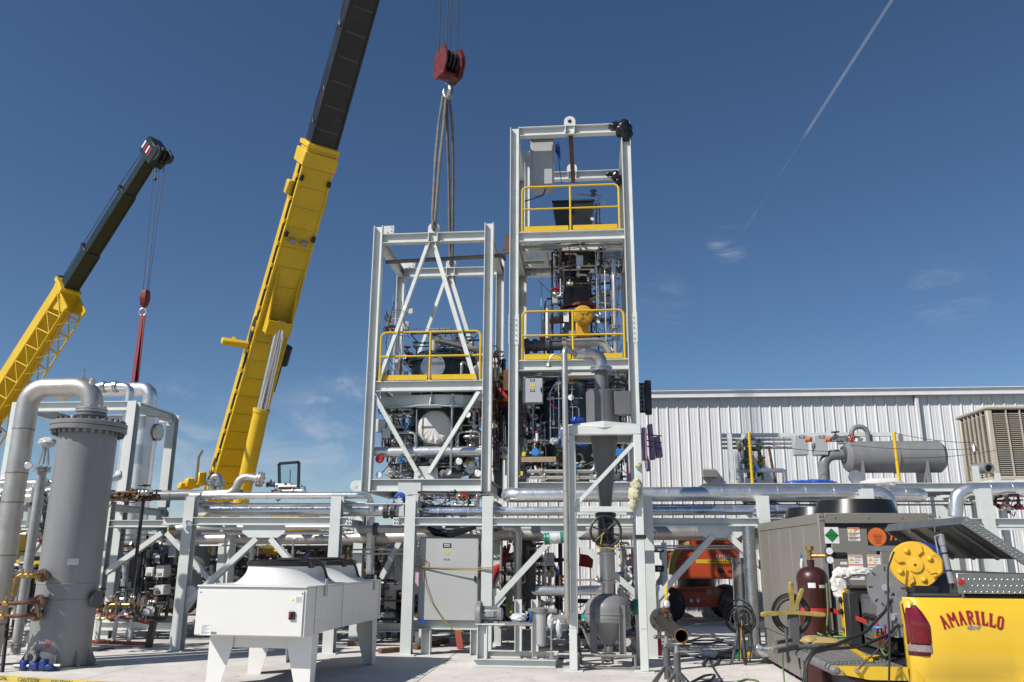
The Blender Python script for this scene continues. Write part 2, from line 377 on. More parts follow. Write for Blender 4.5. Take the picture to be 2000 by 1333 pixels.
# ------------------------------------------------------------------ ground
def ground():
    g = MB(); g.add([(-1500, -60, -.06), (1500, -60, -.06), (1500, 2500, -.06), (-1500, 2500, -.06)], [(0, 1, 2, 3)])
    tag(g.build('ground', M('dry_earth', (.23, .19, .145), .95, 0, .25, .3, .4, 6, .5, (.14, .12, .09)), None, world=False, smooth=False), 'pale dry earth beyond the concrete yard', None, kind='structure')
    # concrete material: broom finish, stains
    m = M('yard_concrete', (.69, .65, .605), .85, 0, .1, 1.3, .14, 70, .38, (.4, .365, .32))
    nt = m.node_tree; N = nt.nodes; L = nt.links; b = N['Principled BSDF']; src = b.inputs['Base Color'].links[0].from_socket; geo = N.new('ShaderNodeNewGeometry')
    def layer(scale, lo, hi, amt, col, dist=0.0, absd=False):      # hairline cracks, oil spots and scuffs
        nonlocal src
        n = N.new('ShaderNodeTexNoise'); n.inputs['Scale'].default_value = scale; n.inputs['Detail'].default_value = 6; n.inputs['Distortion'].default_value = dist; L.new(geo.outputs['Position'], n.inputs['Vector']); v = n.outputs[0]
        if absd:
            a = N.new('ShaderNodeMath'); a.operation = 'SUBTRACT'; L.new(v, a.inputs[0]); a.inputs[1].default_value = .5; c = N.new('ShaderNodeMath'); c.operation = 'ABSOLUTE'; L.new(a.outputs[0], c.inputs[0]); v = c.outputs[0]
        r = N.new('ShaderNodeMapRange'); L.new(v, r.inputs[0]); r.inputs[1].default_value = lo; r.inputs[2].default_value = hi; r.inputs[3].default_value = 0; r.inputs[4].default_value = amt
        x = N.new('ShaderNodeMix'); x.data_type = 'RGBA'; L.new(r.outputs[0], x.inputs[0]); L.new(src, x.inputs[6]); x.inputs[7].default_value = (*col, 1); src = x.outputs[2]
    layer(.5, .5, .72, .45, (.4, .37, .33)); layer(3.5, .66, .74, .55, (.2, .18, .16)); layer(.9, .0035, .0, .6, (.22, .2, .18), .3, True); layer(40, .62, .75, .3, (.3, .28, .25))
    L.new(src, b.inputs['Base Color'])
    pad = bpy.data.objects.new('concrete_pad', None); COL.objects.link(pad); tag(pad, 'pale concrete yard slab under the plant', None, kind='structure')
    b = MB(); b.box(-30, 16, 2, 24, -.05, -.03); b.build('bedding', M('joint_filler', (.1, .09, .08), .95), pad)
    sx, sy = 4.6, 4.13
    s0 = MB(); s0.box(0, sx-.012, 0, sy-.012, -.03, 0, .004); sl = s0.build('slab', m, pad)
    first = True
    for i in range(10):
        for j in range(5):
            loc = (-30+i*sx, 3.05+j*sy-.0, random.Random(i*7+j).uniform(-.002, 0))
            if first: sl.location = loc; first = False
            else: rep(sl, pad, Vector(loc)-Vector(sl.location))
    gr = MB(); n = 40
    gr.add([(-30, 23.7, -.015), (16, 23.7, -.015), (16, 26, -.01), (-30, 26, -.01)], [(0, 1, 2, 3)])
    tag(gr.build('gravel_path', M('tan_gravel', (.33, .25, .18), .95, 0, .3, 18, .8, 45, .5, (.18, .13, .09)), None, world=False, smooth=False), 'strip of tan gravel between slab and white building', None, kind='structure')
ground()

# ------------------------------------------------------------------ white metal building
def building():
    Y = 25.0; x0, x1 = -3.15, 17.6; z0, z1 = .12, 6.32
    wm = M('white_wall_sheet', (.79, .79, .785), .4, 0, .035, 1.1, .015, 5, .1, (.62, .6, .56), streak=True)
    t = thing('metal_building', 'long white building clad in ribbed metal sheet behind the plant', 'building', ((x0+x1)/2, Y+4, 0))
    w = .9144
    # one sheet: three major ribs, with two minor ribs between each
    prof = []
    p = w/3
    for k in range(3):
        b = k*p
        prof += [(b, 0), (b+.028, 0), (b+.044, -.032), (b+.068, -.032), (b+.084, 0), (b+.128, 0), (b+.138, -.006), (b+.158, -.006), (b+.168, 0), (b+.215, 0), (b+.225, -.006), (b+.245, -.006), (b+.255, 0)]
    prof.append((w+.006, 0))
    s = MB(); n = len(prof)
    s.add([(a, y, 0) for a, y in prof]+[(a, y, z1-z0) for a, y in prof], [(i, i+1, n+i+1, n+i) for i in range(n-1)])
    sh = s.build('wall_sheet', wm, t, world=False, smooth=False, recalc=False)
    nx = int((x1-x0)/w)
    base = Vector((x0, Y, z0))-Vector(t.location)
    sh.location = base
    for i in range(1, nx+1): rep(sh, t, (i*w, .0015*(i % 2), 0))
    xe = x0+(nx+1)*w
    # screws along girts
    b = MB(); b.box(x0, xe, Y+.05, Y+8, 0, z1-.05); b.build('building_core', M('insulation_lining', (.35, .35, .34), .9), t)
    b = MB(); b.box(x0-.01, xe, Y-.045, Y+.04, .0, z0+.012, .003); b.build('base_trim', wm, t)
    b = MB(); b.prof([(0, 0), (.2, 0), (.2, .02), (.17, .02), (.17, .15), (.2, .17), (.2, .185), (0, .185)], (x0-.05, Y, z1-.02), (xe+.05, Y, z1-.02), (0, 0, 1))
    b.build('gutter', M('white_trim', (.76, .77, .77), .35), t)
    b = MB(); b.prof([(-8.2, 1.3), (.225, .19), (.225, .215), (-8.2, 1.33)], (x0-.08, Y, z1-.02), (xe+.08, Y, z1-.02), (0, 0, 1)); b.build('roof', M('white_trim', (.76, .77, .77)), t)
    for px in (1792,):
        x = xat(px, 800, Y-.1)
        b = MB(); b.box(x-.05, x+.05, Y-.135, Y-.036, .1, z1-.03, .01); b.build('downspout', M('white_trim', (.76, .77, .77)), t)
    # little vent hoods low on the wall
    for px, py in ((1385, 925), (1452, 870)):
        c = at(px, py, Y-.1)
        if px == 1452: continue
        b = MB(); b.poly([(c.x-.2, Y-.03, c.z+.12), (c.x+.2, Y-.03, c.z+.12), (c.x+.2, Y-.3, c.z+.06), (c.x+.2, Y-.3, c.z-.14), (c.x-.2, Y-.3, c.z-.14), (c.x-.2, Y-.3, c.z+.06)], .001, (0, 0, 1))
        b = MB(); b.prof([(0.03, .14), (.34, .07), (.34, -.12), (.03, -.12)], (c.x-.2, Y, c.z), (c.x+.2, Y, c.z), (0, 0, 1)); b.build('vent_hood', M('grey_hood', (.22, .21, .2), .5), t)
building()

# ------------------------------------------------------------------ steel towers
YT = 17.0
def col_x(mb, x, y, z0, z1, d=.2): mb.ibeam((x, y, z0), (x, y, z1), d, d, (1, 0, 0), .015, .01)
def guardrail(t, xa, xb, y, z, name='guardrail', h=1.09):
    r = .024; e = bpy.data.objects.new(name, None); COL.objects.link(e); e.parent = t; e.location = Vector((xa, y, z))-Vector(t.location)
    xm = (xa+xb)/2
    def bld(mb, nm): 
        return mb.build(nm, YEL, e)
    mb = MB(); mb.tube(fillet([(xa, y, z+.0), (xa, y, z+h), (xb, y, z+h), (xb, y, z)], .12), r, 10); bld(mb, 'top_rail')
    mb = MB(); mb.tube([(xm, y, z), (xm, y, z+h-.015)], r, 10); bld(mb, 'post')
    mb = MB(); mb.tube([(xa, y, z+.55), (xb, y, z+.55)], r*.9, 10); bld(mb, 'mid_rail')
    for a, b in ((xa+.05, xm-.05), (xm+.05, xb-.05)):
        mb = MB(); mb.box(a, b, y-.012, y-.004, z+.02, z+.135); bld(mb, 'toe_board')
    for x in (xa, xm, xb):
        mb = MB(); mb.box(x-.055, x+.055, y-.03, y+.03, z, z+.014); bld(mb, 'foot_plate')
    return e
def grating(t, x0, x1, y0, y1, z, hole=None, step=.045):
    mb = MB()
    def inside(a, b): return hole and hole[0] < a < hole[1] and hole[2] < b < hole[3]
    n = int((x1-x0)/step)
    for i in range(n+1):
        x = x0+i*(x1-x0)/n
        if hole and hole[0] < x < hole[1]: segs = [(y0, hole[2]), (hole[3], y1)]
        else: segs = [(y0, y1)]
        for a, b in segs:
            if b-a > .05: mb.box(x-.003, x+.003, a, b, z-.03, z)
    n = int((y1-y0)/(step*1.2))
    for i in range(n+1):
        y = y0+i*(y1-y0)/n
        if hole and hole[2] < y < hole[3]: segs = [(x0, hole[0]), (hole[1], x1)]
        else: segs = [(x0, x1)]
        for a, b in segs:
            if b-a > .05: mb.box(a, b, y-.003, y+.003, z-.029, z-.012)
    return mb.build('grating', GALV, t, smooth=False, recalc=False)
def lug(t, x, y, z, R_=.13):
    mb = MB(); pts = [(x-R_, y, z-.2), (x+R_, y, z-.2)]+[(x+R_*math.cos(a), y, z+.12+R_*math.sin(a)) for a in [math.pi*k/10 for k in range(11)]]
    mb.poly(pts, .035, (0, 1, 0)); l = mb.build('lifting_lug', STEEL, t)
    mb = MB(); mb.lathe([(.045, 0), (.045, .012)], (x, y-.008, z+.12), (0, 1, 0), 16); mb.build('pin_hole', BLK, l)
    for s in (-1, 1):
        mb = MB(); mb.box(x+s*.1-.008, x+s*.1+.008, y-.08, y-.001, z-.2, z-.005); mb.build('stiffener', STEEL, t)
def tower(name, label, xl, w, levels, ztop, braces=True, d=2.54):
    """xl: inner face of the left front column; levels: [(z_top_of_beam, depth)]"""
    cw = .2; t = thing(name, label, 'steel tower', (xl+w/2, YT+d/2, levels[-1][0]-levels[-1][1]))
    xs = (xl-cw/2, xl+w+cw/2); ys = (YT+cw/2, YT+d-cw/2); zb = levels[-1][0]-levels[-1][1]
    for x in xs:
        for y in ys:
            mb = MB(); col_x(mb, x, y, zb, ztop); mb.build('column', STEEL, t)
    for z, dep in levels:
        for y in ys:
            mb = MB(); mb.ibeam((xl+.001, y, z-dep/2), (xl+w-.001, y, z-dep/2), dep, .165, (0, 0, 1)); mb.build('beam', STEEL, t)
        for x in xs:
            mb = MB(); mb.ibeam((x, ys[0]+.012, z-dep/2), (x, ys[1]-.012, z-dep/2), dep, .15, (0, 0, 1)); mb.build('side_beam', STEEL, t)
    return t
def brace(t, p, q, w=.1, up=(0, -1, 0)):
    mb = MB(); mb.angle(p, q, w, up); return mb.build('brace', STEEL, t)
def gusset(t, pts, y, th=.012):
    mb = MB(); mb.poly([(a, y, b) for a, b in pts], th, (0, 1, 0)); return mb.build('gusset_plate', STEEL, t)
def bolts(t, pts, y, r=.014, mat=None):
    src = None
    for x, z in pts:
        if src is None:
            mb = MB(); mb.cyl((x, y, z), (x, y-.016, z), r, None, 6); src = mb.build('bolt', mat or GALV, t); o = (x, z)
        else: rep(src, t, (x-o[0], 0, z-o[1]))
LX, LW, RX, RW = -4.553, 2.325, -1.465, 2.33
LT, LP, LB = 8.687, 5.289, 3.20
RT, RP, RQ, RB = 11.215, 8.63, 5.70, 3.13
def left_tower():
    t = tower('steel_module_tower', 'shorter grey steel tower module hanging from the crane slings', LX, LW, [(LT, .22), (LP, .22), (LB, .25)], LT+.2)
    xc = LX+LW/2; yb = YT+2.54
    lug(t, xc, YT+.06, LT); lug(t, xc, yb-.1, LT)
    for y in (YT+.075, yb-.12):
        # inverted V from under the lug down to the platform corners
        for s in (-1, 1):
            brace(t, (xc+s*.06, y, LT-.24), (xc+s*(LW/2-.12), y, LP+.02), .1)
            gusset(t, [(xc+s*(LW/2), LP+.002), (xc+s*(LW/2), LP+.42), (xc+s*(LW/2-.12), LP+.42), (xc+s*(LW/2-.3), LP+.002)], y+.03)
        gusset(t, [(xc-.11, LT-.222), (xc+.11, LT-.222), (xc+.16, LT-.5), (xc+.06, LT-.56), (xc-.06, LT-.56), (xc-.16, LT-.5)], y+.02)
    # V in the lower bay, meeting at a plate on the base beam
    y = YT+.05
    for s in (-1, 1):
        brace(t, (xc+s*(LW/2-.03), y, LP-.27), (xc+s*.1, y, LB+.1), .1)
        gusset(t, [(xc+s*(LW/2), LP-.222), (xc+s*(LW/2-.12), LP-.222), (xc+s*(LW/2-.12), LP-.42), (xc+s*(LW/2), LP-.46)], y+.03)
    gusset(t, [(xc-.26, LB+.002), (xc+.26, LB+.002), (xc+.24, LB+.22), (xc+.16, LB+.27), (xc-.16, LB+.27), (xc-.24, LB+.22)], y+.02)
    bolts(t, [(xc+s*(.18+.16*k), LB+.17+.27*k) for s in (-1, 1) for k in range(3)], y-.002)
    # end plates with bolt holes on top of the left columns
    for yy in (YT+.02, yb-.2):
        mb = MB(); mb.box(LX+.002, LX+.26, yy, yy+.015, LT+.004, LT+.19); mb.build('end_plate', STEEL, t)
        bolts(t, [(LX+.21, LT+.15), (LX+.21, LT+.06), (LX+.12, LT+.03)], yy-.001, .012, BLK)
    # shipping lug at the base corner
    c = at(693, 947, YT+.1)
    mb = MB(); pts = [(LX-.19, YT+.06, LB-.25), (LX-.19, YT+.06, LB-.02)]+[(LX-.33+.115*math.cos(a), YT+.06, LB-.135+.115*math.sin(a)) for a in [math.pi/2+math.pi*k/8 for k in range(9)]]
    mb.poly(pts, .03, (0, 1, 0)); e = mb.build('tie_down_lug', STEEL, t)
    mb = MB(); mb.cyl((LX-.33, YT+.052, LB-.135), (LX-.33, YT+.058, LB-.135), .04); mb.build('pin_hole', WHT, e)
    # round bar across the top
    mb = MB(); mb.cyl((LX+.02, YT+.35, LT-.56), (LX+LW+.42, YT+.28, LT-.5), .045, None, 12); mb.build('tie_pipe', M('dull_brown_pipe', (.2, .165, .14), .6, .3, .2, 8), t)
    mb = MB(); mb.cyl((LX+LW+.4, YT+.28, LT-.5), (LX+LW+.44, YT+.28, LT-.5), .13, None, 12); mb.build('tie_plate', RUST, t)
    guardrail(t, xat(743, 700, YT+.06), xat(938, 700, YT+.06), YT+.06, LP+.002)
    grating(t, LX+.02, LX+LW-.02, YT+.19, yb-.19, LP+.03, (xc-.75, xc+.75, YT+.45, YT+2.1))
    # bent support ring under the platform
    pts = [at(742, 812, YT+.5), at(785, 792, YT+.32), at(848, 783, YT+.22), at(905, 790, YT+.32), at(938, 800, YT+.5)]
    z = pts[2].z
    for a, b in zip(pts, pts[1:]):
        a = Vector((a.x, a.y, z)); b = Vector((b.x, b.y, z)); mb = MB(); mb.ibeam(a, b, .24, .16, (0, 0, 1)); mb.build('ring_beam', STEEL, t)
    mb = MB(); x = xc+.03; mb.poly([(x, YT+.2, z+.2), (x, YT-.02, z-.12), (x, YT+.25, z-.12)], .02, (1, 0, 0)); mb.build('stiffener', STEEL, t)
    mb = MB(); mb.box(x-.3, x+.22, YT-.04, YT+.3, z-.145, z-.13); mb.build('support_plate', STEEL, t)
    return t
def right_tower():
    t = tower('steel_module_tower', 'taller grey steel tower with two yellow railed platforms', RX, RW, [(RT, .22), (RP, .22), (RQ, .22), (RB, .25)], RT)
    xc = RX+RW/2; yb = YT+2.54
    lug(t, xc, YT+.06, RT); lug(t, xc, yb-.1, RT)
    mb = MB(); mb.bar((xc+.02, YT+.1, RT-.28), (xc+.03, yb-.2, RT-.28), .1, .12); mb.build('spreader_bar', RUST, t)
    for z in (RP, RQ):
        guardrail(t, xat(1020, 400 if z == RP else 650, YT+.06), xat(1209 if z == RP else 1219, 400 if z == RP else 650, YT+.06), YT+.06, z+.002)
        grating(t, RX+.02, RX+RW-.02, YT+.19, yb-.19, z+.03, (xc-.55, xc+.55, YT+.5, YT+2.0))
        for yy in (YT+.75, YT+1.8):
            mb = MB(); mb.ibeam((RX+.01, yy, z-.12), (RX+RW-.01, yy, z-.12), .16, .1, (0, 0, 1)); mb.build('floor_joist', STEEL, t)
        for xx in (xc-.62, xc+.62):
            mb = MB(); mb.ibeam((xx, YT+.82, z-.12), (xx, YT+1.73, z-.12), .16, .1, (0, 0, 1)); mb.build('floor_joist', STEEL, t)
    # bolted splice plates on the front columns
    zs0, zs1 = zat(1000, 672, YT), zat(1000, 614, YT)
    for x, s in ((RX-.1, -1), (RX+RW+.1, 1)):
        mb = MB(); mb.box(x-.085, x+.085, YT+.085, YT+.094, zs0, zs1); mb.build('splice_plate', STEEL, t)
        for k in (-1, 1):
            mb = MB(); mb.box(x+k*.1+(-.0 if k > 0 else -.012), x+k*.1+(.012 if k > 0 else 0), YT-.004, YT+.2, zs0, zs1); mb.build('splice_plate', STEEL, t)
        bolts(t, [(x+dx, zs0+.1+k*.115) for dx in (-.045, .045) for k in range(5)], YT+.084, .016)
    # small plates on the column flanks
    for zz in (8.4, 5.3):
        mb = MB(); mb.box(RX-.32, RX-.21, YT+.1, YT+.16, zz-.22, zz+.22); mb.build('spacer_block', RUST, t)
    return t
TL = left_tower(); TR = right_tower()

# ------------------------------------------------------------------ pipe rack
ZB = 2.325
def rack(name, label, xs, y0, y1, beam_l, beam_r, zc=2.70, braces=(), stub=True):
    t = thing(name, label, 'pipe rack', ((xs[0]+xs[-1])/2, (y0+y1)/2, 0))
    for x in xs:
        for y in (y0, y1):
            mb = MB(); mb.ibeam((x, y+.095, .02), (x, y+.095, zc), .19, .19, (0, 1, 0), .014, .01); c = mb.build('column', STEEL, t)
            mb = MB(); mb.box(x-.17, x+.17, y-.08, y+.27, .001, .02); mb.build('base_plate', STEEL, c)
        mb = MB(); mb.ibeam((x, y0+.19, ZB-.076), (x, y1, ZB-.076), .15, .14, (0, 0, 1)); mb.build('cross_beam', STEEL, t)
        mb = MB(); mb.ibeam((x, y0+.19, zc-.12), (x, y1, zc-.12), .15, .14, (0, 0, 1)); mb.build('cross_beam', STEEL, t)
    for y in (y0-.004, y1+.19):
        ends = [beam_l]+[v for x in xs for v in (x-.096, x+.096)]+[beam_r]
        for a, b in zip(ends[::2], ends[1::2]):
            if b-a > .05:
                mb = MB(); mb.ibeam((a, y+.07, ZB-.07), (b, y+.07, ZB-.07), .14, .135, (0, 0, 1), .012, .008); mb.build('beam', STEEL, t)
    for (xa, za, xb, zb_, y) in braces:
        mb = MB(); mb.ibeam((xa, y, za), (xb, y, zb_), .12, .1, (0, 1, 0), .01, .007); mb.build('brace', STEEL, t)
    return t
Y0 = 14.8
def racks():
    yb = 16.4
    x370, x655 = xat(368, 1000, Y0), xat(655, 1000, Y0)
    gx = xat(512, 1040, Y0)
    zg = zat(512, 1052, Y0)
    br = [(gx-.12, zg, x370+.1, zat(370, 1180, Y0), Y0+.1), (gx+.14, zg, x655-.1, zat(650, 1180, Y0), Y0+.1)]
    A = rack('pipe_rack', 'grey steel pipe rack bay behind the white cooler', (x370, x655), Y0, yb, x370-.5, x655+.22, 2.70, br)
    gusset(A, [(gx-.4, ZB-.145), (gx+.4, ZB-.145), (gx+.4, ZB-.27), (gx+.27, ZB-.36), (gx-.27, ZB-.36), (gx-.4, ZB-.27)], Y0+.06)
    for x, zz in ((x370, zat(370, 1170, Y0)), (x655, zat(650, 1170, Y0))):
        s = 1 if x == x370 else -1
        gusset(A, [(x+s*.08, zz-.3), (x+s*.08, zz+.22), (x+s*.2, zz+.22), (x+s*.34, zz+.06)], Y0+.06)
    mb = MB(); mb.box(x655+.2, x655+.31, Y0+.02, Y0+.035, ZB-.14, ZB+.0); mb.build('end_plate', STEEL, A); bolts(A, [(x655+.23+.05*i, ZB-.035-.06*j) for i in (0, 1) for j in (0, 1)], Y0+.02, .012, BLK)
    x800, x952, x1270, x1475 = xat(801, 1000, Y0), xat(952, 1000, Y0), 1.0, xat(1497, 1060, Y0)
    g2 = xat(1100, 1040, Y0)
    g3 = xat(1410, 1040, Y0)
    br = [(g2-.14, ZB-.3, x952+.1, zat(960, 1180, Y0), Y0+.1), (g2+.12, ZB-.3, x1270-.1, zat(1250, 1175, Y0), Y0+.1),
          (g3-.14, ZB-.3, x1270+.1, zat(1285, 1170, Y0), Y0+.1), (g3+.12, ZB-.3, x1475-.05, zat(1490, 1112, Y0), Y0+.1)]
    B = rack('pipe_rack', 'grey steel pipe rack bays behind the cyclone stand and orange lift', (x800, x952, x1270, x1475), Y0, yb, x800-.22, x1475+.3, 2.70, br)
    for g in (g2, g3): gusset(B, [(g-.4, ZB-.145), (g+.4, ZB-.145), (g+.4, ZB-.25), (g+.27, ZB-.34), (g-.27, ZB-.34), (g-.4, ZB-.25)], Y0+.06)
    for x, s, py in ((x952, 1, 1180), (x1270, -1, 1175), (x1270, 1, 1170)):
        zz = zat(1000, py, Y0); gusset(B, [(x+s*.08, zz-.22), (x+s*.08, zz+.25), (x+s*.2, zz+.25), (x+s*.34, zz+.1)], Y0+.06)
    mb = MB(); mb.box(x800-.31, x800-.2, Y0+.02, Y0+.035, ZB-.14, ZB); mb.build('end_plate', STEEL, B); bolts(B, [(x800-.28+.05*i, ZB-.035-.06*j) for i in (0, 1) for j in (0, 1)], Y0+.02, .012, BLK)
    # long brace in the gap between the two racks (dark, in shade)
    mb = MB(); mb.ibeam((xat(788, 1045, yb), yb, zat(788, 1045, yb)), (xat(745, 1130, yb), yb, zat(745, 1130, yb)), .12, .1, (0, 1, 0)); mb.build('brace', STEEL, B)
    xr = xat(1928, 985, Y0)
    C_ = rack('pipe_rack', 'grey steel pipe rack bay beside the chiller and tan cooler', (xat(1705, 1060, Y0), xr), Y0, yb, x1475+.6, 11.5, 2.82)
    xl = xat(232, 1100, 16.9)
    gl = xat(318, 1030, 16.9)
    D = rack('pipe_rack', 'grey steel rack bay behind the tall grey vessel', (-14.2, xl-2.0, xl), 16.2, 18.4, -16, x370-.55, 2.70,
             [(xl-1.15, ZB-.3, xl-.1, zat(190, 1160, 16.3)+.1, 16.3), (xl+1.2, ZB-.25, xl+.1, zat(260, 1120, 16.3), 16.3), (xl+1.3, ZB-.25, xl+2.6, .9, 16.3), (xl-1.3, ZB-.25, xl-2.0, .9, 16.3)])
racks()
# ------------------------------------------------------------------ cranes
def boom_frame(B, T):
    a = (T-B).normalized(); s = -a.cross(Vector((0, 0, 1))).normalized()   # s: away from the yard side
    n = a.cross(s).normalized()                                           # n: out of the underside
    if n.z > 0: n = -n
    return a, s, n
def boom_section(t, name, mat, B, a, s, n, l0, l1, w0, w1, h0, h1, lip=.05):
    """box section with lips along the underside edges; one end plate"""
    mb = MB(); vs = []
    for l, w, h in ((l0, w0, h0), (l1, w1, h1)):
        c = B+a*l
        for x, y in ((-.5, -.5), (.5, -.5), (.5, .32), (.36, .5), (-.36, .5), (-.5, .32)):
            vs.append(c+s*(x*w)-n*(y*h))
    mb.add(vs, [tuple(range(6))[::-1], tuple(range(6, 12))]+[(i, (i+1) % 6, 6+(i+1) % 6, 6+i) for i in range(6)])
    o = mb.build(name, mat, t)
    for sg in (-1, 1):
        e = MB(); p0 = B+a*l0+s*(sg*w0/2)+n*(h0/2+.0); p1 = B+a*l1+s*(sg*w1/2)+n*(h1/2)
        e.bar(p0, p1, .07, lip, n); e.build('edge_flange', mat, o)
    return o
def crane_main():
    xc = LX+LW/2; hook = at(872, 175, YT+1.27)
    B = at(430, 985, 31.0); T = at(878, -690, YT+1.27)
    T = Vector((hook.x, hook.y, T.z)) if abs(hook.x-T.x) < 1.5 else T
    a, s, n = boom_frame(B, T); L = (T-B).length
    t = thing('mobile_crane', 'large yellow telescopic crane with thick black boom lifting the tower', 'crane', (B.x, B.y, 0))
    # how far along the boom a given picture row lies
    def along(v):
        best = None
        for k in range(401):
            p = B+a*(L*k/400); q = p-CAMP; z = q.dot(Vector(_f)); vv = -F_PX*q.dot(Vector(_u))/z+666.5
            if best is None or abs(vv-v) < best[0]: best = (abs(vv-v), L*k/400)
        return best[1]
    l1 = along(282)
    sec = boom_section(t, 'boom_base_section', CRY, B, a, s, n, -1.2, l1, 1.30, 1.02, 1.1, .98)
    sec2 = boom_section(t, 'boom_inner_section', BOOMB, B, a, s, n, l1+.01, L*.82, .90, .86, .86, .82, .06)
    boom_section(t, 'boom_tip_section', BOOMB, B, a, s, n, L*.82+.01, L, .72, .66, .7, .64, .05)
    W = lambda l: 1.30+(1.02-1.30)*(l+1.2)/(l1+1.2); H_ = lambda l: 1.1+(.98-1.1)*(l+1.2)/(l1+1.2)
    # transverse ribs on the underside and on the flank
    k = 0; l = 1.2
    while l < l1-1.0:
        mb = MB(); c = B+a*l+n*(H_(l)/2+.004); mb.bar(c-s*(W(l)/2-.1), c+s*(W(l)/2-.1), .05, .05, n); mb.build('rib', CRY, sec)
        l += .72
    l = l1+.5
    while l < L*.8:
        mb = MB(); c = B+a*l+n*(.43); mb.bar(c-s*.36, c+s*.36, .07, .04, n); mb.build('rib', M('boom_rib_grey', (.06, .06, .06), .4), sec2)
        mb = MB(); c = B+a*l-s*(.45+.003); mb.bar(c-n*.38, c+n*.38, .03, .016, s); mb.build('rib', BLK, sec2)
        l += .82
    # oval lightening holes and a chain of hose clips along the left flank
    for l, sc in ((along(925), sec), (along(655), sec), (along(215), sec2), (along(22), sec2)):
        w = W(l) if sc is sec else .9
        mb = MB(); c = B+a*l-s*(w/2-.004)
        mb.poly([c+a*(.62*math.cos(q))+n*(.26*math.sin(q)+.1) for q in [2*math.pi*i/20 for i in range(20)]], .012, -s); mb.build('lightening_hole', BLK, sc)
        mb = MB(); mb.tube([c-s*.01+a*(.64*math.cos(q))+n*(.28*math.sin(q)+.1) for q in [2*math.pi*i/20 for i in range(20)]], .025, 6, False, True); mb.build('hole_rim', CRY if sc is sec else BOOMB, sc)
    # flank rail and clips
    mb = MB(); p0 = B+a*.5-s*(W(.5)/2+.03)+n*.22; p1 = B+a*(l1-.8)-s*(W(l1)/2+.03)+n*.22; mb.bar(p0, p1, .05, .09, n); mb.build('hose_track', BLK, sec)
    for i in range(16):
        l = .8+i*(l1-2.0)/15; c = B+a*l-s*(W(l)/2+.04)+n*.22; mb = MB(); mb.obox(c, (.14, .09, .2), Matrix((a, s, n)).transposed()); mb.build('hose_clip', CRY, sec)
    # collar and boxes near the head of the base section
    for l, dw, wd in ((l1-.55, .16, .5), (l1-.1, .1, .16)):
        mb = MB(); c = B+a*l; mb.obox(c+n*.02, (W(l)+dw, wd, H_(l)+dw*.7), Matrix((s, a, n)).transposed(), .02); mb.build('boom_collar', CRY, t)
    for l, sd in ((l1-1.7, -1), (l1-2.1, 1)):
        mb = MB(); c = B+a*l+s*(sd*(W(l)/2+.12)); mb.obox(c, (.22, .5, .3), Matrix((s, a, n)).transposed(), .03); mb.build('jib_bracket', CRY, t)
    for sd in (-.36, .36):
        for l in (l1-1.2, l1-3.2):
            mb = MB(); c = B+a*l+s*(sd*1.35)+n*(H_(l)/2+.06); mb.obox(c, (.13, .2, .12), Matrix((s, a, n)).transposed(), .02); mb.build('pin_guide', BLK, sec)
    for sd in (-.22, .2):
        c = B+a*along(466)+s*sd+n*(H_(6)/2+.07); mb = MB(); mb.obox(c, (.26, .16, .14), Matrix((s, a, n)).transposed(), .03); o = mb.build('work_lamp', M('lamp_housing_grey', (.3, .3, .3), .4), sec)
    # bracket of the lift cylinder
    lb = along(615); cyl_top = B+a*lb+n*(H_(lb)/2+.28)+s*.1
    mb = MB(); c0 = B+a*(lb+1.6)+n*(H_(lb)/2); mb2 = []
    for sg in (-1, 1):
        e = MB(); o = s*(sg*.42)
        e.poly([B+a*(lb+2.0)+n*(.5)+o, B+a*(lb+.9)+n*(.66)+o, B+a*(lb-.1)+n*1.02+o, B+a*(lb-.45)+n*1.0+o, B+a*(lb-.55)+n*.5+o], .05, s); e.build('cylinder_bracket', CRY, t)
    e = MB(); e.poly([B+a*(lb-.5)+n*.98-s*.42, B+a*(lb+.05)+n*1.03-s*.42, B+a*(lb+.05)+n*1.03+s*.42, B+a*(lb-.5)+n*.98+s*.42], .05, n); e.build('bracket_plate', CRY, t)
    cyl_bot = at(470, 985, 28.6)
    d = (cyl_top-cyl_bot); mid = cyl_bot+d*.52
    e = MB(); e.cyl(cyl_bot, mid, .27, None, 24); e.lathe([(.3, 0), (.3, .12)], mid-d.normalized()*.12, d, 24); lc = e.build('lift_cylinder', CRY, t)
    e = MB(); e.cyl(mid, cyl_top, .19, None, 24); e.build('cylinder_rod', M('chrome_rod', (.75, .75, .76), .12, 1.0, .03, 4), t)
    # side arm and winch on the flanks
    la = along(680); c = B+a*la-s*(W(la)/2)
    e = MB(); e.bar(c+n*.1, c-s*.95+n*.05-a*.0, .2, .3, n, .02); e.bar(c-s*.45, c-s*.45-n*.45, .1, .1); e.build('side_arm', CRY, t)
    c = B+a*along(690)+s*(W(la)/2+.16); e = MB(); e.cyl(c-a*.35, c+a*.35, .3, None, 16); e.build('hose_reel', BLK, t)
    e = MB(); e.tube([c+s*.1-a*.3, c+s*.1-a*1.5, c-s*.05-a*1.6], .025, 6); e.build('hose', ROPE, t)
    # superstructure, mostly hidden by the rack
    hd = Vector((a.x, a.y, 0)).normalized(); sd = Vector((s.x, s.y, 0)).normalized(); mz = Matrix((sd, hd, Vector((0, 0, 1)))).transposed()
    g = Vector((B.x, B.y, 0))
    e = MB(); e.obox(g+Vector((0, 0, 2.2)), (1.9, 3.4, 1.1), mz, .05); e.obox(g-hd*1.0+Vector((0, 0, 2.9)), (1.5, 1.6, .7), mz, .05); e.build('slew_platform', CRY, t)
    e = MB(); e.obox(g-hd*3.0+Vector((0, 0, 2.3)), (2.6, 1.2, 1.5), mz, .05); e.build('counterweight', CRY, t)
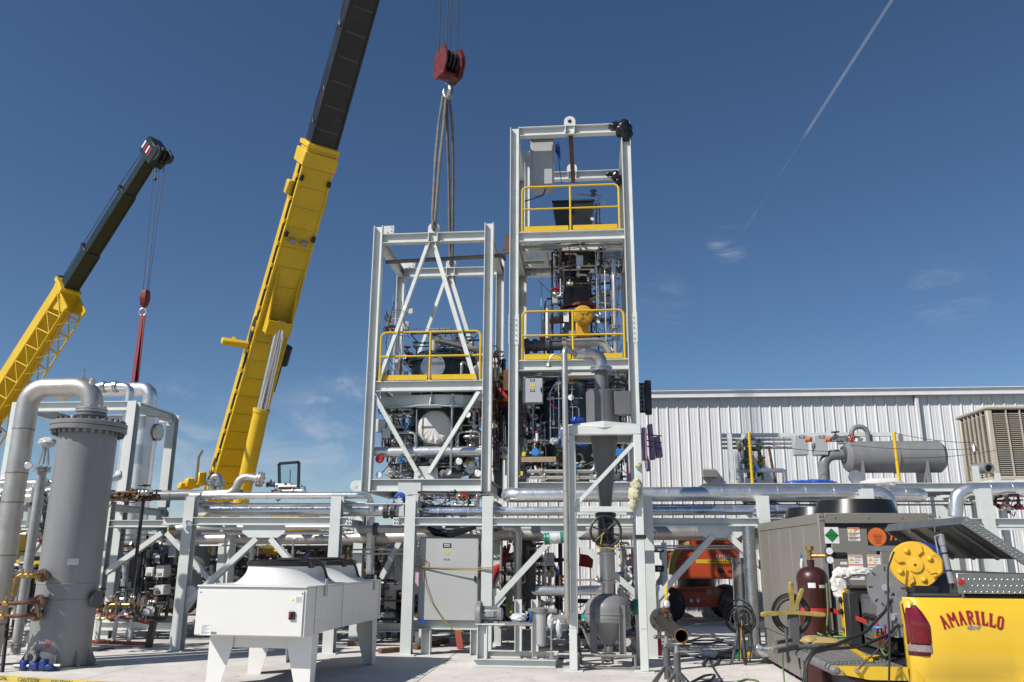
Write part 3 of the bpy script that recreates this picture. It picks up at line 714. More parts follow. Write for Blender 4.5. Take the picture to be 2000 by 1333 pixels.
    e = MB(); e.obox(g+hd*1.5+Vector((0, 0, 1.25)), (2.5, 13.5, .7), mz, .05); ch = e.build('chassis', CRY, t)
    for i in range(6):
        for sg in (-1, 1):
            c = g+hd*(-4.4+i*2.1)+sd*(sg*1.15)+Vector((0, 0, .68)); e = MB(); e.lathe([(.3, -.2), (.62, -.2), (.68, -.12), (.68, .12), (.62, .2), (.3, .2)], c, sd, 24); w = e.build('wheel', RUB, t)
            e = MB(); e.lathe([(.02, .21), (.3, .21), (.33, .1)], c, sd*sg, 16); e.build('rim', GALV, w)
    # operator cab with a tilted-up front window
    e = MB(); cc = at(566, 985, 27.2); cb = Vector((cc.x, 27.2, cc.z)); e.obox(cb+Vector((.1, .5, -.45)), (1.0, 1.9, .9), None, .08); e.build('operator_cab', CRY, t)
    fr = [at(545, 906, 27.0), at(584, 903, 27.0), at(583, 957, 27.0), at(546, 953, 27.0)]
    e = MB()
    for p, q in zip(fr, fr[1:]+fr[:1]): e.bar(p, q, .09, .06, (0, -1, 0))
    w = e.build('cab_window_frame', BLK, t)
    g_ = MB(); g_.poly(fr, .012, (0, 1, 0)); g_.build('window_pane', glass_mat(), w)
    g_ = MB(); g_.tube([at(566, 950, 26.95), at(567, 918, 26.95)], .015, 6); g_.build('wiper', BLK, w)
    # rear mechanism seen above the pipes at the boom foot
    for i, (px, py, w_, h_) in enumerate(((375, 944, .5, .35), (392, 936, .3, .5), (362, 950, .5, .25))):
        c = at(px, py, 30.2); e = MB(); e.obox(c, (w_, .5, h_), mz, .04); e.build('slew_mechanism', CRY, t)
    e = MB(); c = at(383, 940, 30); e.tube([c, c+Vector((.0, 0, .9)), c+Vector((.12, 0, 1.15))], .06, 8); e.build('exhaust_stack', M('worn_grey', (.25, .25, .24)), t)
    # hoist ropes from the boom head to the block
    hb = at(876, 92, YT+1.27)
    for i, px in enumerate((857, 872, 878, 893)):
        p = at(px, 100, YT+1.27-.12+.24*(i % 2)); q = Vector((T.x+(p.x-hb.x)*.9, T.y+(p.y-hb.y), T.z))
        e = MB(); e.cyl(p, q, .016, None, 6); e.build('hoist_rope', ROPE, t)
    # head sheaves
    e = MB(); e.obox(T+Vector((0, 0, .1)), (1.0, 1.2, 1.0), Matrix((s, a, n)).transposed(), .05); e.build('boom_head', BOOMB, t)
    return t, hook
_gl = []
def glass_mat():
    if _gl: return _gl[0]
    m = bpy.data.materials.new('tinted_glass'); m.use_nodes = True; b = m.node_tree.nodes['Principled BSDF']
    b.inputs['Base Color'].default_value = (.75, .85, .86, 1); b.inputs['Transmission Weight'].default_value = 1; b.inputs['Roughness'].default_value = .02; b.inputs['IOR'].default_value = 1.1
    _gl.append(m); return m
CRANE, HOOK = crane_main()
def hook_block():
    Y = YT+1.27; c = at(875, 127, Y); t = thing('hook_block', 'worn red four-sheave hook block above the shorter tower', 'hook block', (c.x, c.y, at(875, 190, Y).z))
    hz = .46; rot = Matrix.Rotation(R(38), 3, 'Z'); ax = rot @ Vector((1, 0, 0)); ay = rot @ Vector((0, 1, 0)); Z = Vector((0, 0, 1))
    out = [(-.2, .42), (.2, .42), (.36, .12), (.36, -.12), (.22, -.4), (-.22, -.4), (-.36, -.12), (-.36, .12)]
    for k, off in enumerate((-.24, -.02, .2, .26)):
        if k == 1: continue
        mb = MB(); mb.poly([c+ax*off+ay*x+Z*z for x, z in out], .045, ax); mb.build('cheek_plate', REDD, t)
    for k in range(4):
        mb = MB(); mb.lathe([(.1, -.03), (.27, -.03), (.25, 0), (.27, .03), (.1, .03)], c+ax*(-.155+.105*k)+Z*.1, ax, 24); mb.build('sheave', M('sheave_steel', (.06, .05, .045), .5, .5), t)
    mb = MB(); mb.obox(c-Z*.34, (.5, .3, .14), Matrix((ax, ay, Z)).transposed(), .03); mb.build('crosshead', REDD, t)
    h = c-Z*.42
    mb = MB(); mb.cyl(h+Z*.06, h-Z*.16, .07, None, 12)
    pts = [h-Z*.1]+[h+Vector((.15*math.sin(q)*.55, 0, -.34+.2*math.cos(q)))for q in [R(k) for k in range(0, 290, 24)]]
    mb.tube(pts, [.06]*4+[.075]*(len(pts)-7)+[.06, .05, .03], 10); mb.build('hook', M('hook_steel', (.33, .33, .33), .35, .8, .15, 8), t)
    # the two endless slings
    H0 = at(872, 184, Y)
    for i, (lugp, lab) in enumerate(((Vector((LX+LW/2, YT+.05, LT+.1)), 'grey round sling from the red hook to the front lifting lug'), (Vector((LX+LW/2, YT+2.44, LT+.1)), 'grey round sling from the red hook to the rear lifting lug'))):
        mb = MB(); sg = -1 if i == 0 else 1
        for k in range(2):
            o = Vector((.06*(k-.5)*2+sg*.06, .05*sg, .0)); e = Vector((.035*(k-.5)*2, 0, 0))
            pts = [H0+Vector((0, 0, -.02))+o*.6, H0+o*1.6-Z*.9+Vector((.03*(1-2*k), 0, 0)), (H0+lugp)/2+o*.9, lugp+e+Z*.35, lugp+e*.4]
            mb.tube(fillet(pts, .6, 4), .036, 8)
        mb.cyl(lugp-Vector((.0, .1, 0)), lugp+Vector((0, .14, 0)), .038, None, 10)
        mb.ring(lugp+Z*.06, (1, 0, 0), .1, .026, 14, 6)
        tag(mb.build('lifting_sling', SLING), lab, 'sling', 'slings holding the shorter tower')
hook_block()
def crane_far():
    T = at(296, 302, 26.0); B = at(-62, 870, 31.0); a, s, n = boom_frame(B, T); L = (T-B).length
    t = thing('mobile_crane', 'smaller crane with slim dark boom and yellow lattice extension', 'crane', (B.x, B.y, 0))
    def along(v):
        best = None
        for k in range(301):
            q = B+a*(L*k/300)-CAMP; vv = -F_PX*q.dot(Vector(_u))/q.dot(Vector(_f))+666.5
            if best is None or abs(vv-v) < best[0]: best = (abs(vv-v), L*k/300)
        return best[1]
    l1, l2, l3 = along(565), along(497), along(382)
    b0 = boom_section(t, 'boom_base_section', CRY, B, a, s, n, -1.5, l1, .78, .68, .8, .74)
    boom_section(t, 'boom_inner_section', BOOMG, B, a, s, n, l1+.01, l2, .5, .5, .56, .56)
    boom_section(t, 'boom_inner_section', BOOMG, B, a, s, n, l2+.01, l3, .44, .44, .5, .5)
    boom_section(t, 'boom_tip_section', BOOMG, B, a, s, n, l3+.01, L, .38, .38, .44, .44)
    mt = Matrix((s, a, n)).transposed()
    for l, w in ((l1, .8), (l2, .58), (l3, .52)):
        e = MB(); e.obox(B+a*l, (w, .16, w*1.05), mt, .02); e.build('boom_collar', CRY if l == l1 else BOOMG, t)
        e = MB(); c = B+a*l-n*(w*.62); e.obox(c, (.3, .12, .2), mt); e.cyl(c-s*.2-n*.1, c+s*.2-n*.1, .06, None, 8); e.build('rope_guide', BLK, t)
    # head with sheaves and small auxiliary nose
    e = MB(); e.obox(T+a*.15+n*.15, (.55, .7, 1.1), mt, .05); hd = e.build('boom_head', BOOMG, t)
    for k in (-.2, 0, .2):
        e = MB(); e.lathe([(.05, -.03), (.3, -.03), (.3, .03), (.05, .03)], T+a*.3+n*.55+s*k, s, 18); e.build('sheave', BLK, t)
    N2 = at(326, 308, 25.8); e = MB(); e.bar(T+n*.4+a*.2, N2, .25, .25, (0, 0, 1), .03); e.lathe([(.04, -.1), (.22, -.1), (.22, .1), (.04, .1)], N2, (0, 1, 0), 16); e.build('auxiliary_nose', BLK, t)
    for k in range(4):
        e = MB(); c = T+a*.15+n*(-.3+.2*k)-s*.28; e.obox(c, (.012, .3, .09), mt); e.build('warning_stripe', RED if k % 2 else WHTP, hd)
    # pendant rope above the boom
    e = MB(); e.tube([T-n*.6, B+a*l3-n*.75, B+a*l1-n*.7, B-n*.8], .015, 6); e.build('hoist_rope', ROPE, t)
    # stowed lattice extension hanging beside the yellow section
    P = [at(150, 575, 27.2), at(162, 588, 26.6)]
    o0 = B+a*(l1+.0)+n*.75; lat = bpy.data.objects.new('lattice_extension', None); COL.objects.link(lat); lat.parent = t
    lat.location = Vector((0, 0, 0))
    chords = []
    for dx, dn in ((-.42, .42), (.42, .42), (-.36, 1.3), (.36, 1.3)):
        p = B+a*(l1-.2)+s*dx+n*dn; q = B-a*1.0+s*dx*1.1+n*(dn*.95)
        e = MB(); e.cyl(p, q, .035, None, 8); e.build('chord', CRY, lat); chords.append((p, q))
    nb = 11
    for (i, j) in ((0, 2), (1, 3), (2, 3)):
        for k in range(nb):
            f0, f1 = k/nb, (k+1)/nb; p = chords[i][0].lerp(chords[i][1], f0); q = chords[j][0].lerp(chords[j][1], (f0+f1)/2); r_ = chords[i][0].lerp(chords[i][1], f1)
            e = MB(); e.cyl(p, q, .022, None, 6); e.cyl(q, r_, .022, None, 6); e.build('lacing', CRY, lat)
    for dx in (-.35, .35):
        e = MB(); p = B+a*(l1-.1)+s*dx; e.poly([p-n*.3, p+n*1.3, p+n*1.35-a*.25, p+n*.5-a*.7, p-n*.1-a*.6], .04, s); e.build('extension_bracket', CRY, t)
    e = MB(); e.cyl(B+a*(l1*.2)+n*.9+s*.2, B+a*(l1*.0)-a*3+n*1.7+s*.2, .17, None, 16); e.build('lift_cylinder', M('chrome_rod', (.75, .75, .76)), t)
    g = Vector((B.x, B.y, 0)); e = MB(); e.box(g.x-3, g.x+2.4, g.y-1.3, g.y+1.3, .8, 2.8, .08); e.build('superstructure', CRY, t)
    e = MB(); e.box(g.x-5, g.x+6.5, g.y-1.2, g.y+1.2, .65, 1.4, .06); e.build('chassis', CRY, t)
    for i in range(5):
        for sg in (-1, 1):
            e = MB(); e.lathe([(.3, -.18), (.58, -.18), (.64, -.1), (.64, .1), (.58, .18), (.3, .18)], (g.x-4+i*2.4, g.y+sg*1.1, .64), (0, 1, 0), 20); e.build('wheel', RUB, t)
    # ropes down to the small block
    hk = at(283, 583, 25.8)
    for dx, px in ((-.25, 300), (.12, 312), (.22, 322)):
        e = MB(); e.cyl(at(px, 318, 25.8), hk+Vector((dx*.4, 0, .25)), .014, None, 6); e.build('hoist_rope', ROPE, t)
    e = MB(); p = at(303, 350, 25.8); e.cyl(p, p+Vector((0, 0, .35)), .02, None, 6); e.sph(p, .07, 10); e.build('limit_weight', ROPE, t)
    h = thing('hook_block', 'small red hook block holding a red sling by the dark boom', 'hook block', hk)
    e = MB(); e.lathe([(.02, .32), (.16, .26), (.2, .0), (.15, -.24), (.06, -.34)], hk, (0, 0, 1), 6); e.build('cheek_body', REDD, h)
    e = MB(); e.ring(hk-Vector((0, 0, .5)), (0, 1, 0), .13, .04, 16, 8); e.cyl(hk-Vector((0, 0, .3)), hk-Vector((0, 0, .4)), .05); e.build('hook', GALV, h)
    p = hk-Vector((0, 0, .55)); q = at(262, 756, 25.0)
    mb = MB()
    for dx in (-1, 1): mb.bar(p+Vector((dx*.03, 0, 0)), q+Vector((dx*.035, dx*.05, 0)), .12, .035, (0, 1, .0))
    tag(mb.build('lifting_sling', REDS), 'dark red webbing sling hanging from the small hook block', 'sling')
crane_far()
# ------------------------------------------------------------------ piping helpers
def sag(p, q, d, n=10):
    p = Vector(p); q = Vector(q); return [p.lerp(q, i/n)-Vector((0, 0, 4*d*(i/n)*(1-i/n))) for i in range(n+1)]
def pipe(name, label, cat, pts, r, mat, fil=None, bands=0.0, flanges=(), seg=16, group=None, bandmat=None, caps=True, weld=False):
    """a pipe run as one thing: pipe, elbow-free sweep, clamp bands, flanges"""
    pts = [Vector(p) for p in pts]; t = thing(name, label, cat, (sum(p.x for p in pts)/len(pts), sum(p.y for p in pts)/len(pts), min(p.z for p in pts)-r), 0, group)
    mb = MB(); path = fillet(pts, r*2.6 if fil is None else fil, 8); mb.tube(path, r, seg, caps); mb.build('pipe', mat, t)
    if bands:
        for a, b in zip(pts, pts[1:]):
            L = (b-a).length; d = (b-a).normalized(); k = int(L/bands)
            for i in range(1, k+1):
                c = a+d*(L*i/(k+1)); m2 = MB(); m2.lathe([(r*.99, -.012), (r+.006, -.012), (r+.006, .012), (r*.99, .012)], c, d, seg, False); m2.build('band', bandmat or mat, t)
    for f in flanges:
        i, fr = f[0], f[1]; i0 = int(i); i0 = min(i0, len(pts)-2); c = pts[i0].lerp(pts[i0+1], i-i0); d = (pts[i0+1]-pts[i0]).normalized()
        m2 = MB(); flange(m2, c-d*.022, d, r*fr, .035, 20); flange(m2, c+d*.022, d, r*fr, .035, 20, 8, r*.12+.004); m2.build('flange', f[2] if len(f) > 2 else mat, t)
    return t
def valve(t, c, axis, r, mat, wheel=None, up=(0, 0, 1), wm=None):
    d, s_, u = frame(axis, up); c = Vector(c); mb = MB()
    mb.lathe([(r*1.7, -r*2.2), (r*1.7, -r*1.8), (r*.9, -r*1.75), (r*1.35, -r*.6), (r*1.45, 0), (r*1.35, r*.6), (r*.9, r*1.75), (r*1.7, r*1.8), (r*1.7, r*2.2)], c, d, 14)
    mb.cyl(c, c+u*r*3.0, r*.7, r*.5, 10); mb.cyl(c+u*r*1.5, c+u*r*1.8, r*1.2, None, 10); v = mb.build('valve', mat, t)
    if wheel:
        h = c+u*r*3.6; m2 = MB(); m2.ring(h, u, wheel, wheel*.1+.004, 18, 6); m2.cyl(c+u*r*2.5, h+u*.02, r*.2+.004, None, 6)
        for k in range(3):
            a = math.pi*k/3; dd = s_*math.cos(a)+d*math.sin(a); m2.cyl(h-dd*wheel, h+dd*wheel, wheel*.07+.003, None, 5)
        m2.build('handwheel', wm or mat, v)
    return v
def gauge(t, c, nrm, r=.06, mat=None):
    n = Vector(nrm).normalized(); mb = MB(); mb.lathe([(r*.6, 0), (r, .005), (r, .035), (r*.9, .04)], c, n, 18); g = mb.build('gauge', mat or SST, t)
    m2 = MB(); m2.cyl(Vector(c)+n*.0405, Vector(c)+n*.042, r*.86, None, 18); m2.build('dial', PAPER, g); return g
def tangle(name, label, cat, box, seed, n=8, rr=(.012, .03), mats=None, gauges=3, valves=3, boxes=0, cables=4, group=None):
    """an instrument and tubing assembly filling a box: bent tubes, valves, gauges, wires"""
    rnd = random.Random(seed); x0, x1, y0, y1, z0, z1 = box; mats = mats or [SST, SSTW, SST, GALV]
    t = thing(name, label, cat, ((x0+x1)/2, (y0+y1)/2, z0), 0, group)
    P = lambda: Vector((rnd.uniform(x0, x1), rnd.uniform(y0, y1), rnd.uniform(z0, z1)))
    spots = []
    for i in range(n):
        p = P(); pts = [p]; ax = rnd.randrange(3)
        for k in range(rnd.randint(2, 5)):
            q = p.copy(); lo, hi = ((x0, x1), (y0, y1), (z0, z1))[ax]; q[ax] = rnd.uniform(lo, hi)
            if abs(q[ax]-p[ax]) > .08: pts.append(q); p = q; spots.append((q, ax))
            ax = (ax+rnd.choice((1, 2))) % 3
        if len(pts) < 2: continue
        r = rnd.uniform(*rr); mb = MB(); mb.tube(fillet(pts, r*2.5+.02, 4), r, 8); m = rnd.choice(mats); mb.build('tubing', m, t)
        for a, b in zip(pts, pts[1:]):
            if rnd.random() < .6 and (b-a).length > .15:
                m2 = MB(); c = a.lerp(b, rnd.uniform(.25, .75)); flange(m2, c, b-a, r*2.0, r*1.3, 10); m2.build('fitting', rnd.choice(mats), t)
    for i in range(valves):
        if not spots: break
        c, ax = rnd.choice(spots); axis = [0, 0, 0]; axis[ax] = 1; r = rnd.uniform(.02, .035)
        valve(t, c, axis, r, rnd.choice([SST, GREYD, BRASS, SSTW]), r*2.6 if rnd.random() < .6 else None, (0, 0, 1) if ax < 2 else (0, -1, 0), rnd.choice([BLK, RED, BLUP, GREYD]))
    for i in range(gauges):
        c = P(); gauge(t, c, (rnd.uniform(-.5, .5), -1, .1), rnd.uniform(.045, .075), rnd.choice([SST, BLK, SST]))
        mb = MB(); mb.cyl(c, c-Vector((0, 0, .16)), .01, None, 6); mb.build('gauge_stem', SST, t)
    for i in range(boxes):
        c = P(); w, h = rnd.uniform(.12, .24), rnd.uniform(.14, .28); mb = MB(); mb.obox(c, (w, .12, h), None, .012); mb.build('junction_box', rnd.choice([BOXG, WHTP, GALV]), t)
    for i in range(cables):
        a, b = P(), P(); mb = MB(); mb.tube(sag(a, b, rnd.uniform(.02, .18), 10), rnd.uniform(.006, .011), 6); mb.build('cable', rnd.choice([CABR, CABR, CABR, CABB, CABP, CABG]), t)
    return t
def enclosure(name, label, x0, x1, y0, y1, z0, z1, mat, tags=(), handle=None, cat='control box'):
    t = thing(name, label, cat, ((x0+x1)/2, (y0+y1)/2, z0))
    mb = MB(); mb.box(x0, x1, y0+.02, y1, z0, z1, .012); mb.build('body', mat, t)
    mb = MB(); mb.box(x0+.008, x1-.008, y0, y0+.019, z0+.008, z1-.008, .006); d = mb.build('door', mat, t)
    for (a, b, w, h, m) in tags:
        mb = MB(); cx = x0+(x1-x0)*a; cz = z0+(z1-z0)*b; mb.box(cx-w/2, cx+w/2, y0-.004, y0-.0005, cz-h/2, cz+h/2); p = mb.build('nameplate', m, d)
        if m is INK:
            for k in range(2):
                mb = MB(); mb.box(cx-w*.36, cx+w*.34, y0-.006, y0-.0045, cz+h*(.12-.34*k), cz+h*(.28-.34*k)); mb.build('lettering', PAPER, p)
    if handle:
        mb = MB(); cx = x0+(x1-x0)*handle[0]; cz = z0+(z1-z0)*handle[1]; mb.box(cx-.015, cx+.015, y0-.03, y0, cz-.05, cz+.05, .004); mb.build('latch', BLK, d)
    return t
from mathutils import noise as mnoise
def crumple(mb, c, size, seed, n=14, jit=.28):
    k = len(mb.v); n = 26; mb.sph(c, 1, n, size, 0, seed); c = Vector(c); o = Vector((seed*1.7, seed*.9, seed*.3))
    for i in range(k, len(mb.v)):
        d = Vector(mb.v[i])-c; q = Vector((d.x/size[0], d.y/size[1], d.z/size[2]))
        f = 1+(jit+.12)*1.6*(abs(mnoise.noise(q*1.7+o))-.25)+(jit+.1)*.55*(.3-abs(mnoise.noise(q*3.3+o*2)))+.04*mnoise.noise(q*8+o)
        mb.v[i] = tuple(c+d*f)
    return mb
# ------------------------------------------------------------------ what the shorter tower carries
def left_equipment():
    xc = xat(860, 850, YT+1.2); yc = YT+1.27; zt = zat(860, 700, YT+.6)
    t = thing('process_vessel', 'dark blue-green jacketed vessel inside the shorter tower', 'vessel', (xc, yc, LB))
    mb = MB(); mb.lathe([(.2, LB+.05), (.45, LB+.12), (.72, LB+.35), (.72, zt-.35)], (xc, yc, 0), (0, 0, 1), 40); mb.build('shell', TEAL, t)
    mb = MB(); mb.lathe([(.72, zt-.35), (.73, zt-.34), (.73, zt-.02), (.8, zt-.02), (.8, zt+.1), (.66, zt+.14), (.6, zt+.22), (.4, zt+.3), (.05, zt+.33)], (xc, yc, 0), (0, 0, 1), 40); mb.build('top_flange', TEAL, t)
    src = None
    for k in range(32):
        a = 2*math.pi*k/32; p = (xc+.73*math.cos(a), yc+.73*math.sin(a), zt-.09)
        if src is None: mb = MB(); mb.cyl(p, (p[0], p[1], zt+.17), .02, None, 6); src = mb.build('bolt', BLK, t); p0 = p
        else: rep(src, t, (p[0]-p0[0], p[1]-p0[1], 0))
    # blind flange facing the yard
    c = at(846, 716, YT+.5); mb = MB(); flange(mb, c, (0, 1, 0), .27, .05, 28, 10, .02); mb.cyl(c, c+Vector((0, .4, 0)), .2, None, 20); mb.build('blind_flange', SST, t)
    c = at(849, 835, YT+.42); mb = MB(); mb.cyl(c, c+Vector((0, .35, 0)), .34, None, 28); mb.build('manway_neck', TEAL, t)
    # cloth tied over the manway
    cv = MB(); n = 40; rnd = random.Random(4); vs = []
    rings = [(.0, -.075), (.15, -.075), (.3, -.068), (.355, -.03), (.365, .03), (.39, .085), (.35, .1)]
    for i, (r, y) in enumerate(rings):
        for j in range(n):
            a = 2*math.pi*j/n; low = max(0, -math.sin(a)); rr = r*(1+(.03 if i > 3 else .008)*math.sin(j*5+i)*rnd.uniform(.5, 1)); yy = y-(.03*low*math.sin(j*2.3+i*2) if 1 < i < 5 else 0)
            vs.append(c+Vector((rr*math.cos(a), yy, rr*math.sin(a))))
    cv.add(vs, [(i*n+j, i*n+(j+1) % n, (i+1)*n+(j+1) % n, (i+1)*n+j) for i in range(len(rings)-1) for j in range(n)]); 
    k = thing('cloth_cover', 'round white cloth cover tied over the manway of the dark vessel', 'cover', c); cv.build('cover', WBAG, k)
    mb = MB(); mb.ring(c+Vector((0, .02, 0)), (0, 1, 0), .37, .008, 36, 6); mb.build('tie_cord', SLING, k)
    for i in range(9):
        mb = MB(); mb.box(c.x-.27+i*.03, c.x-.25+i*.03, c.y-.08, c.y-.078, c.z-.03, c.z+.015); mb.build('printed_mark', M('grey_print', (.12, .12, .13), .7), k)
    # pipes over the vessel
    pipe('vent_pipe', 'grey steel vent pipe branching above the dark vessel', 'pipe', [at(848, 712, YT+.75), at(848, 655, YT+.75), at(850, 648, YT+.75)], .075, SSTW, flanges=((1.0, 1.7, GREYD),))
    pipe('vent_pipe', 'grey steel pipe sloping right from the vent tee', 'pipe', [at(852, 662, YT+.75), at(935, 683, YT+.95), at(950, 684, YT+1.4)], .085, SSTW, flanges=((.02, 1.4),))
    mb_ = at(900, 690, YT+.7)
    pipe('return_line', 'polished horizontal pipe across the foot of the shorter tower', 'pipe', [at(733, 884, YT+.34), at(957, 882, YT+.34)], .115, ALU, bands=.48)
    pipe('riser', 'thin vertical steel riser beside the white manway cover', 'pipe', [at(884, 770, YT+.25), at(880, 925, YT+.25)], .028, SST, flanges=((.15, 2.2), ))
    pipe('riser', 'thin vertical tube left of the white manway cover', 'pipe', [at(814, 800, YT+.25), at(812, 900, YT+.25)], .014, SST)
    pipe('elbow_pipe', 'small bent steel pipe behind the yellow rail', 'pipe', [at(901, 735, YT+.4), at(902, 702, YT+.4), at(918, 722, YT+.7)], .035, SST)
    X = lambda px, py, dy: xat(px, py, YT+dy)
    Z = lambda px, py, dy: zat(px, py, YT+dy)
    tangle('instrument_tubing', 'cluster of small valves and tubing by the upper left column', 'tubing', (X(753, 640, .6), X(790, 640, .6), YT+.3, YT+1.2, Z(770, 735, .5), Z(770, 572, .5)), 11, 13, (.006, .014), None, 2, 6, 1, 7)
    tangle('instrument_tubing', 'tubing and valves low on the left of the shorter tower', 'tubing', (X(735, 880, .4), X(812, 880, .4), YT+.25, YT+1.0, LB+.1, Z(770, 800, .4)), 12, 18, (.01, .028), None, 4, 8, 1, 8)
    tangle('instrument_tubing', 'tubing and gauges low on the right of the shorter tower', 'tubing', (X(885, 880, .4), X(952, 880, .4), YT+.25, YT+1.4, LB+.1, Z(900, 790, .4)), 13, 22, (.01, .03), [SST, SSTW, GREYD, GALV], 4, 9, 2, 9)
    tangle('instrument_tubing', 'tubing and flanged lines behind the lower braces', 'tubing', (X(745, 915, .5), X(950, 915, .5), YT+.3, YT+1.0, LB+.05, LB+.45), 14, 16, (.015, .045), None, 4, 8, 0, 5)
    tangle('instrument_tubing', 'fine tubing on the lid of the dark vessel', 'tubing', (X(800, 690, .7), X(935, 690, .7), YT+.6, YT+1.6, zt+.1, zt+.75), 15, 14, (.008, .03), [SST, BLK, TEAL, SSTW], 2, 8, 0, 6)
    tangle('instrument_tubing', 'dark cable runs and fittings along the right flank of the shorter tower', 'tubing', (LX+LW+.02, LX+LW+.32, YT+.4, YT+2.2, LB+.2, LP+1.0), 16, 26, (.01, .03), [BLK, GREYD, SST, RUST], 2, 10, 2, 10)
    for px, py, r, nm, m in ((742, 897, .09, 'red-capped gauge low on the left tower column', RED), (741, 928, .07, 'round grey gauge under the red-capped gauge', SST), (897, 902, .075, 'round white dial gauge hanging under the polished pipe', SST), (934, 925, .075, 'white round gauge near the lower right column', SST), (876, 922, .075, 'cream-faced gauge by the lower brace plate', BRASS)):
        c = at(px, py, YT+.15); g = thing('dial_gauge', nm, 'gauge', c); gauge(g, c, (0, -1, 0), r, m)
        if m is RED: mb = MB(); mb.lathe([(.02, .045), (r*.8, .05), (r, .03), (r, 0)], c, (0, -1, 0), 18); mb.build('cap', RED, g)
    tangle('instrument_tubing', 'dark hoses and fittings around the lid of the vessel behind the yellow rail', 'tubing', (X(770, 690, .7), X(938, 690, .7), YT+.7, YT+2.0, LP+.05, zt+.3), 17, 30, (.012, .04), [BLK, TEAL, GREYD, SST], 2, 10, 3, 14)
    tangle('instrument_tubing', 'dark piping behind the vessel at the rear of the shorter tower', 'tubing', (X(760, 850, 2), X(945, 850, 2), YT+1.7, YT+2.3, LB+.1, LP-.3), 18, 34, (.015, .05), [BLK, GREYD, TEAL, SSTW], 0, 10, 4, 14)
    tangle('instrument_tubing', 'dark cables and valves in front of the vessel under the platform beam', 'tubing', (X(740, 850, .3), X(800, 850, .3), YT+.3, YT+1.3, LB+.3, LP-.35), 19, 18, (.01, .03), [BLK, GREYD, SST], 2, 8, 2, 12)
    # rag tied to a brace
    c = at(793, 605, YT+.04); mb = MB(); crumple(mb, c, (.09, .05, .08), 3); crumple(mb, c+Vector((.1, 0, -.05)), (.06, .03, .07), 5); tag(mb.build('white_rag', WBAG), 'white rag tied to the tower brace', 'rag')
left_equipment()
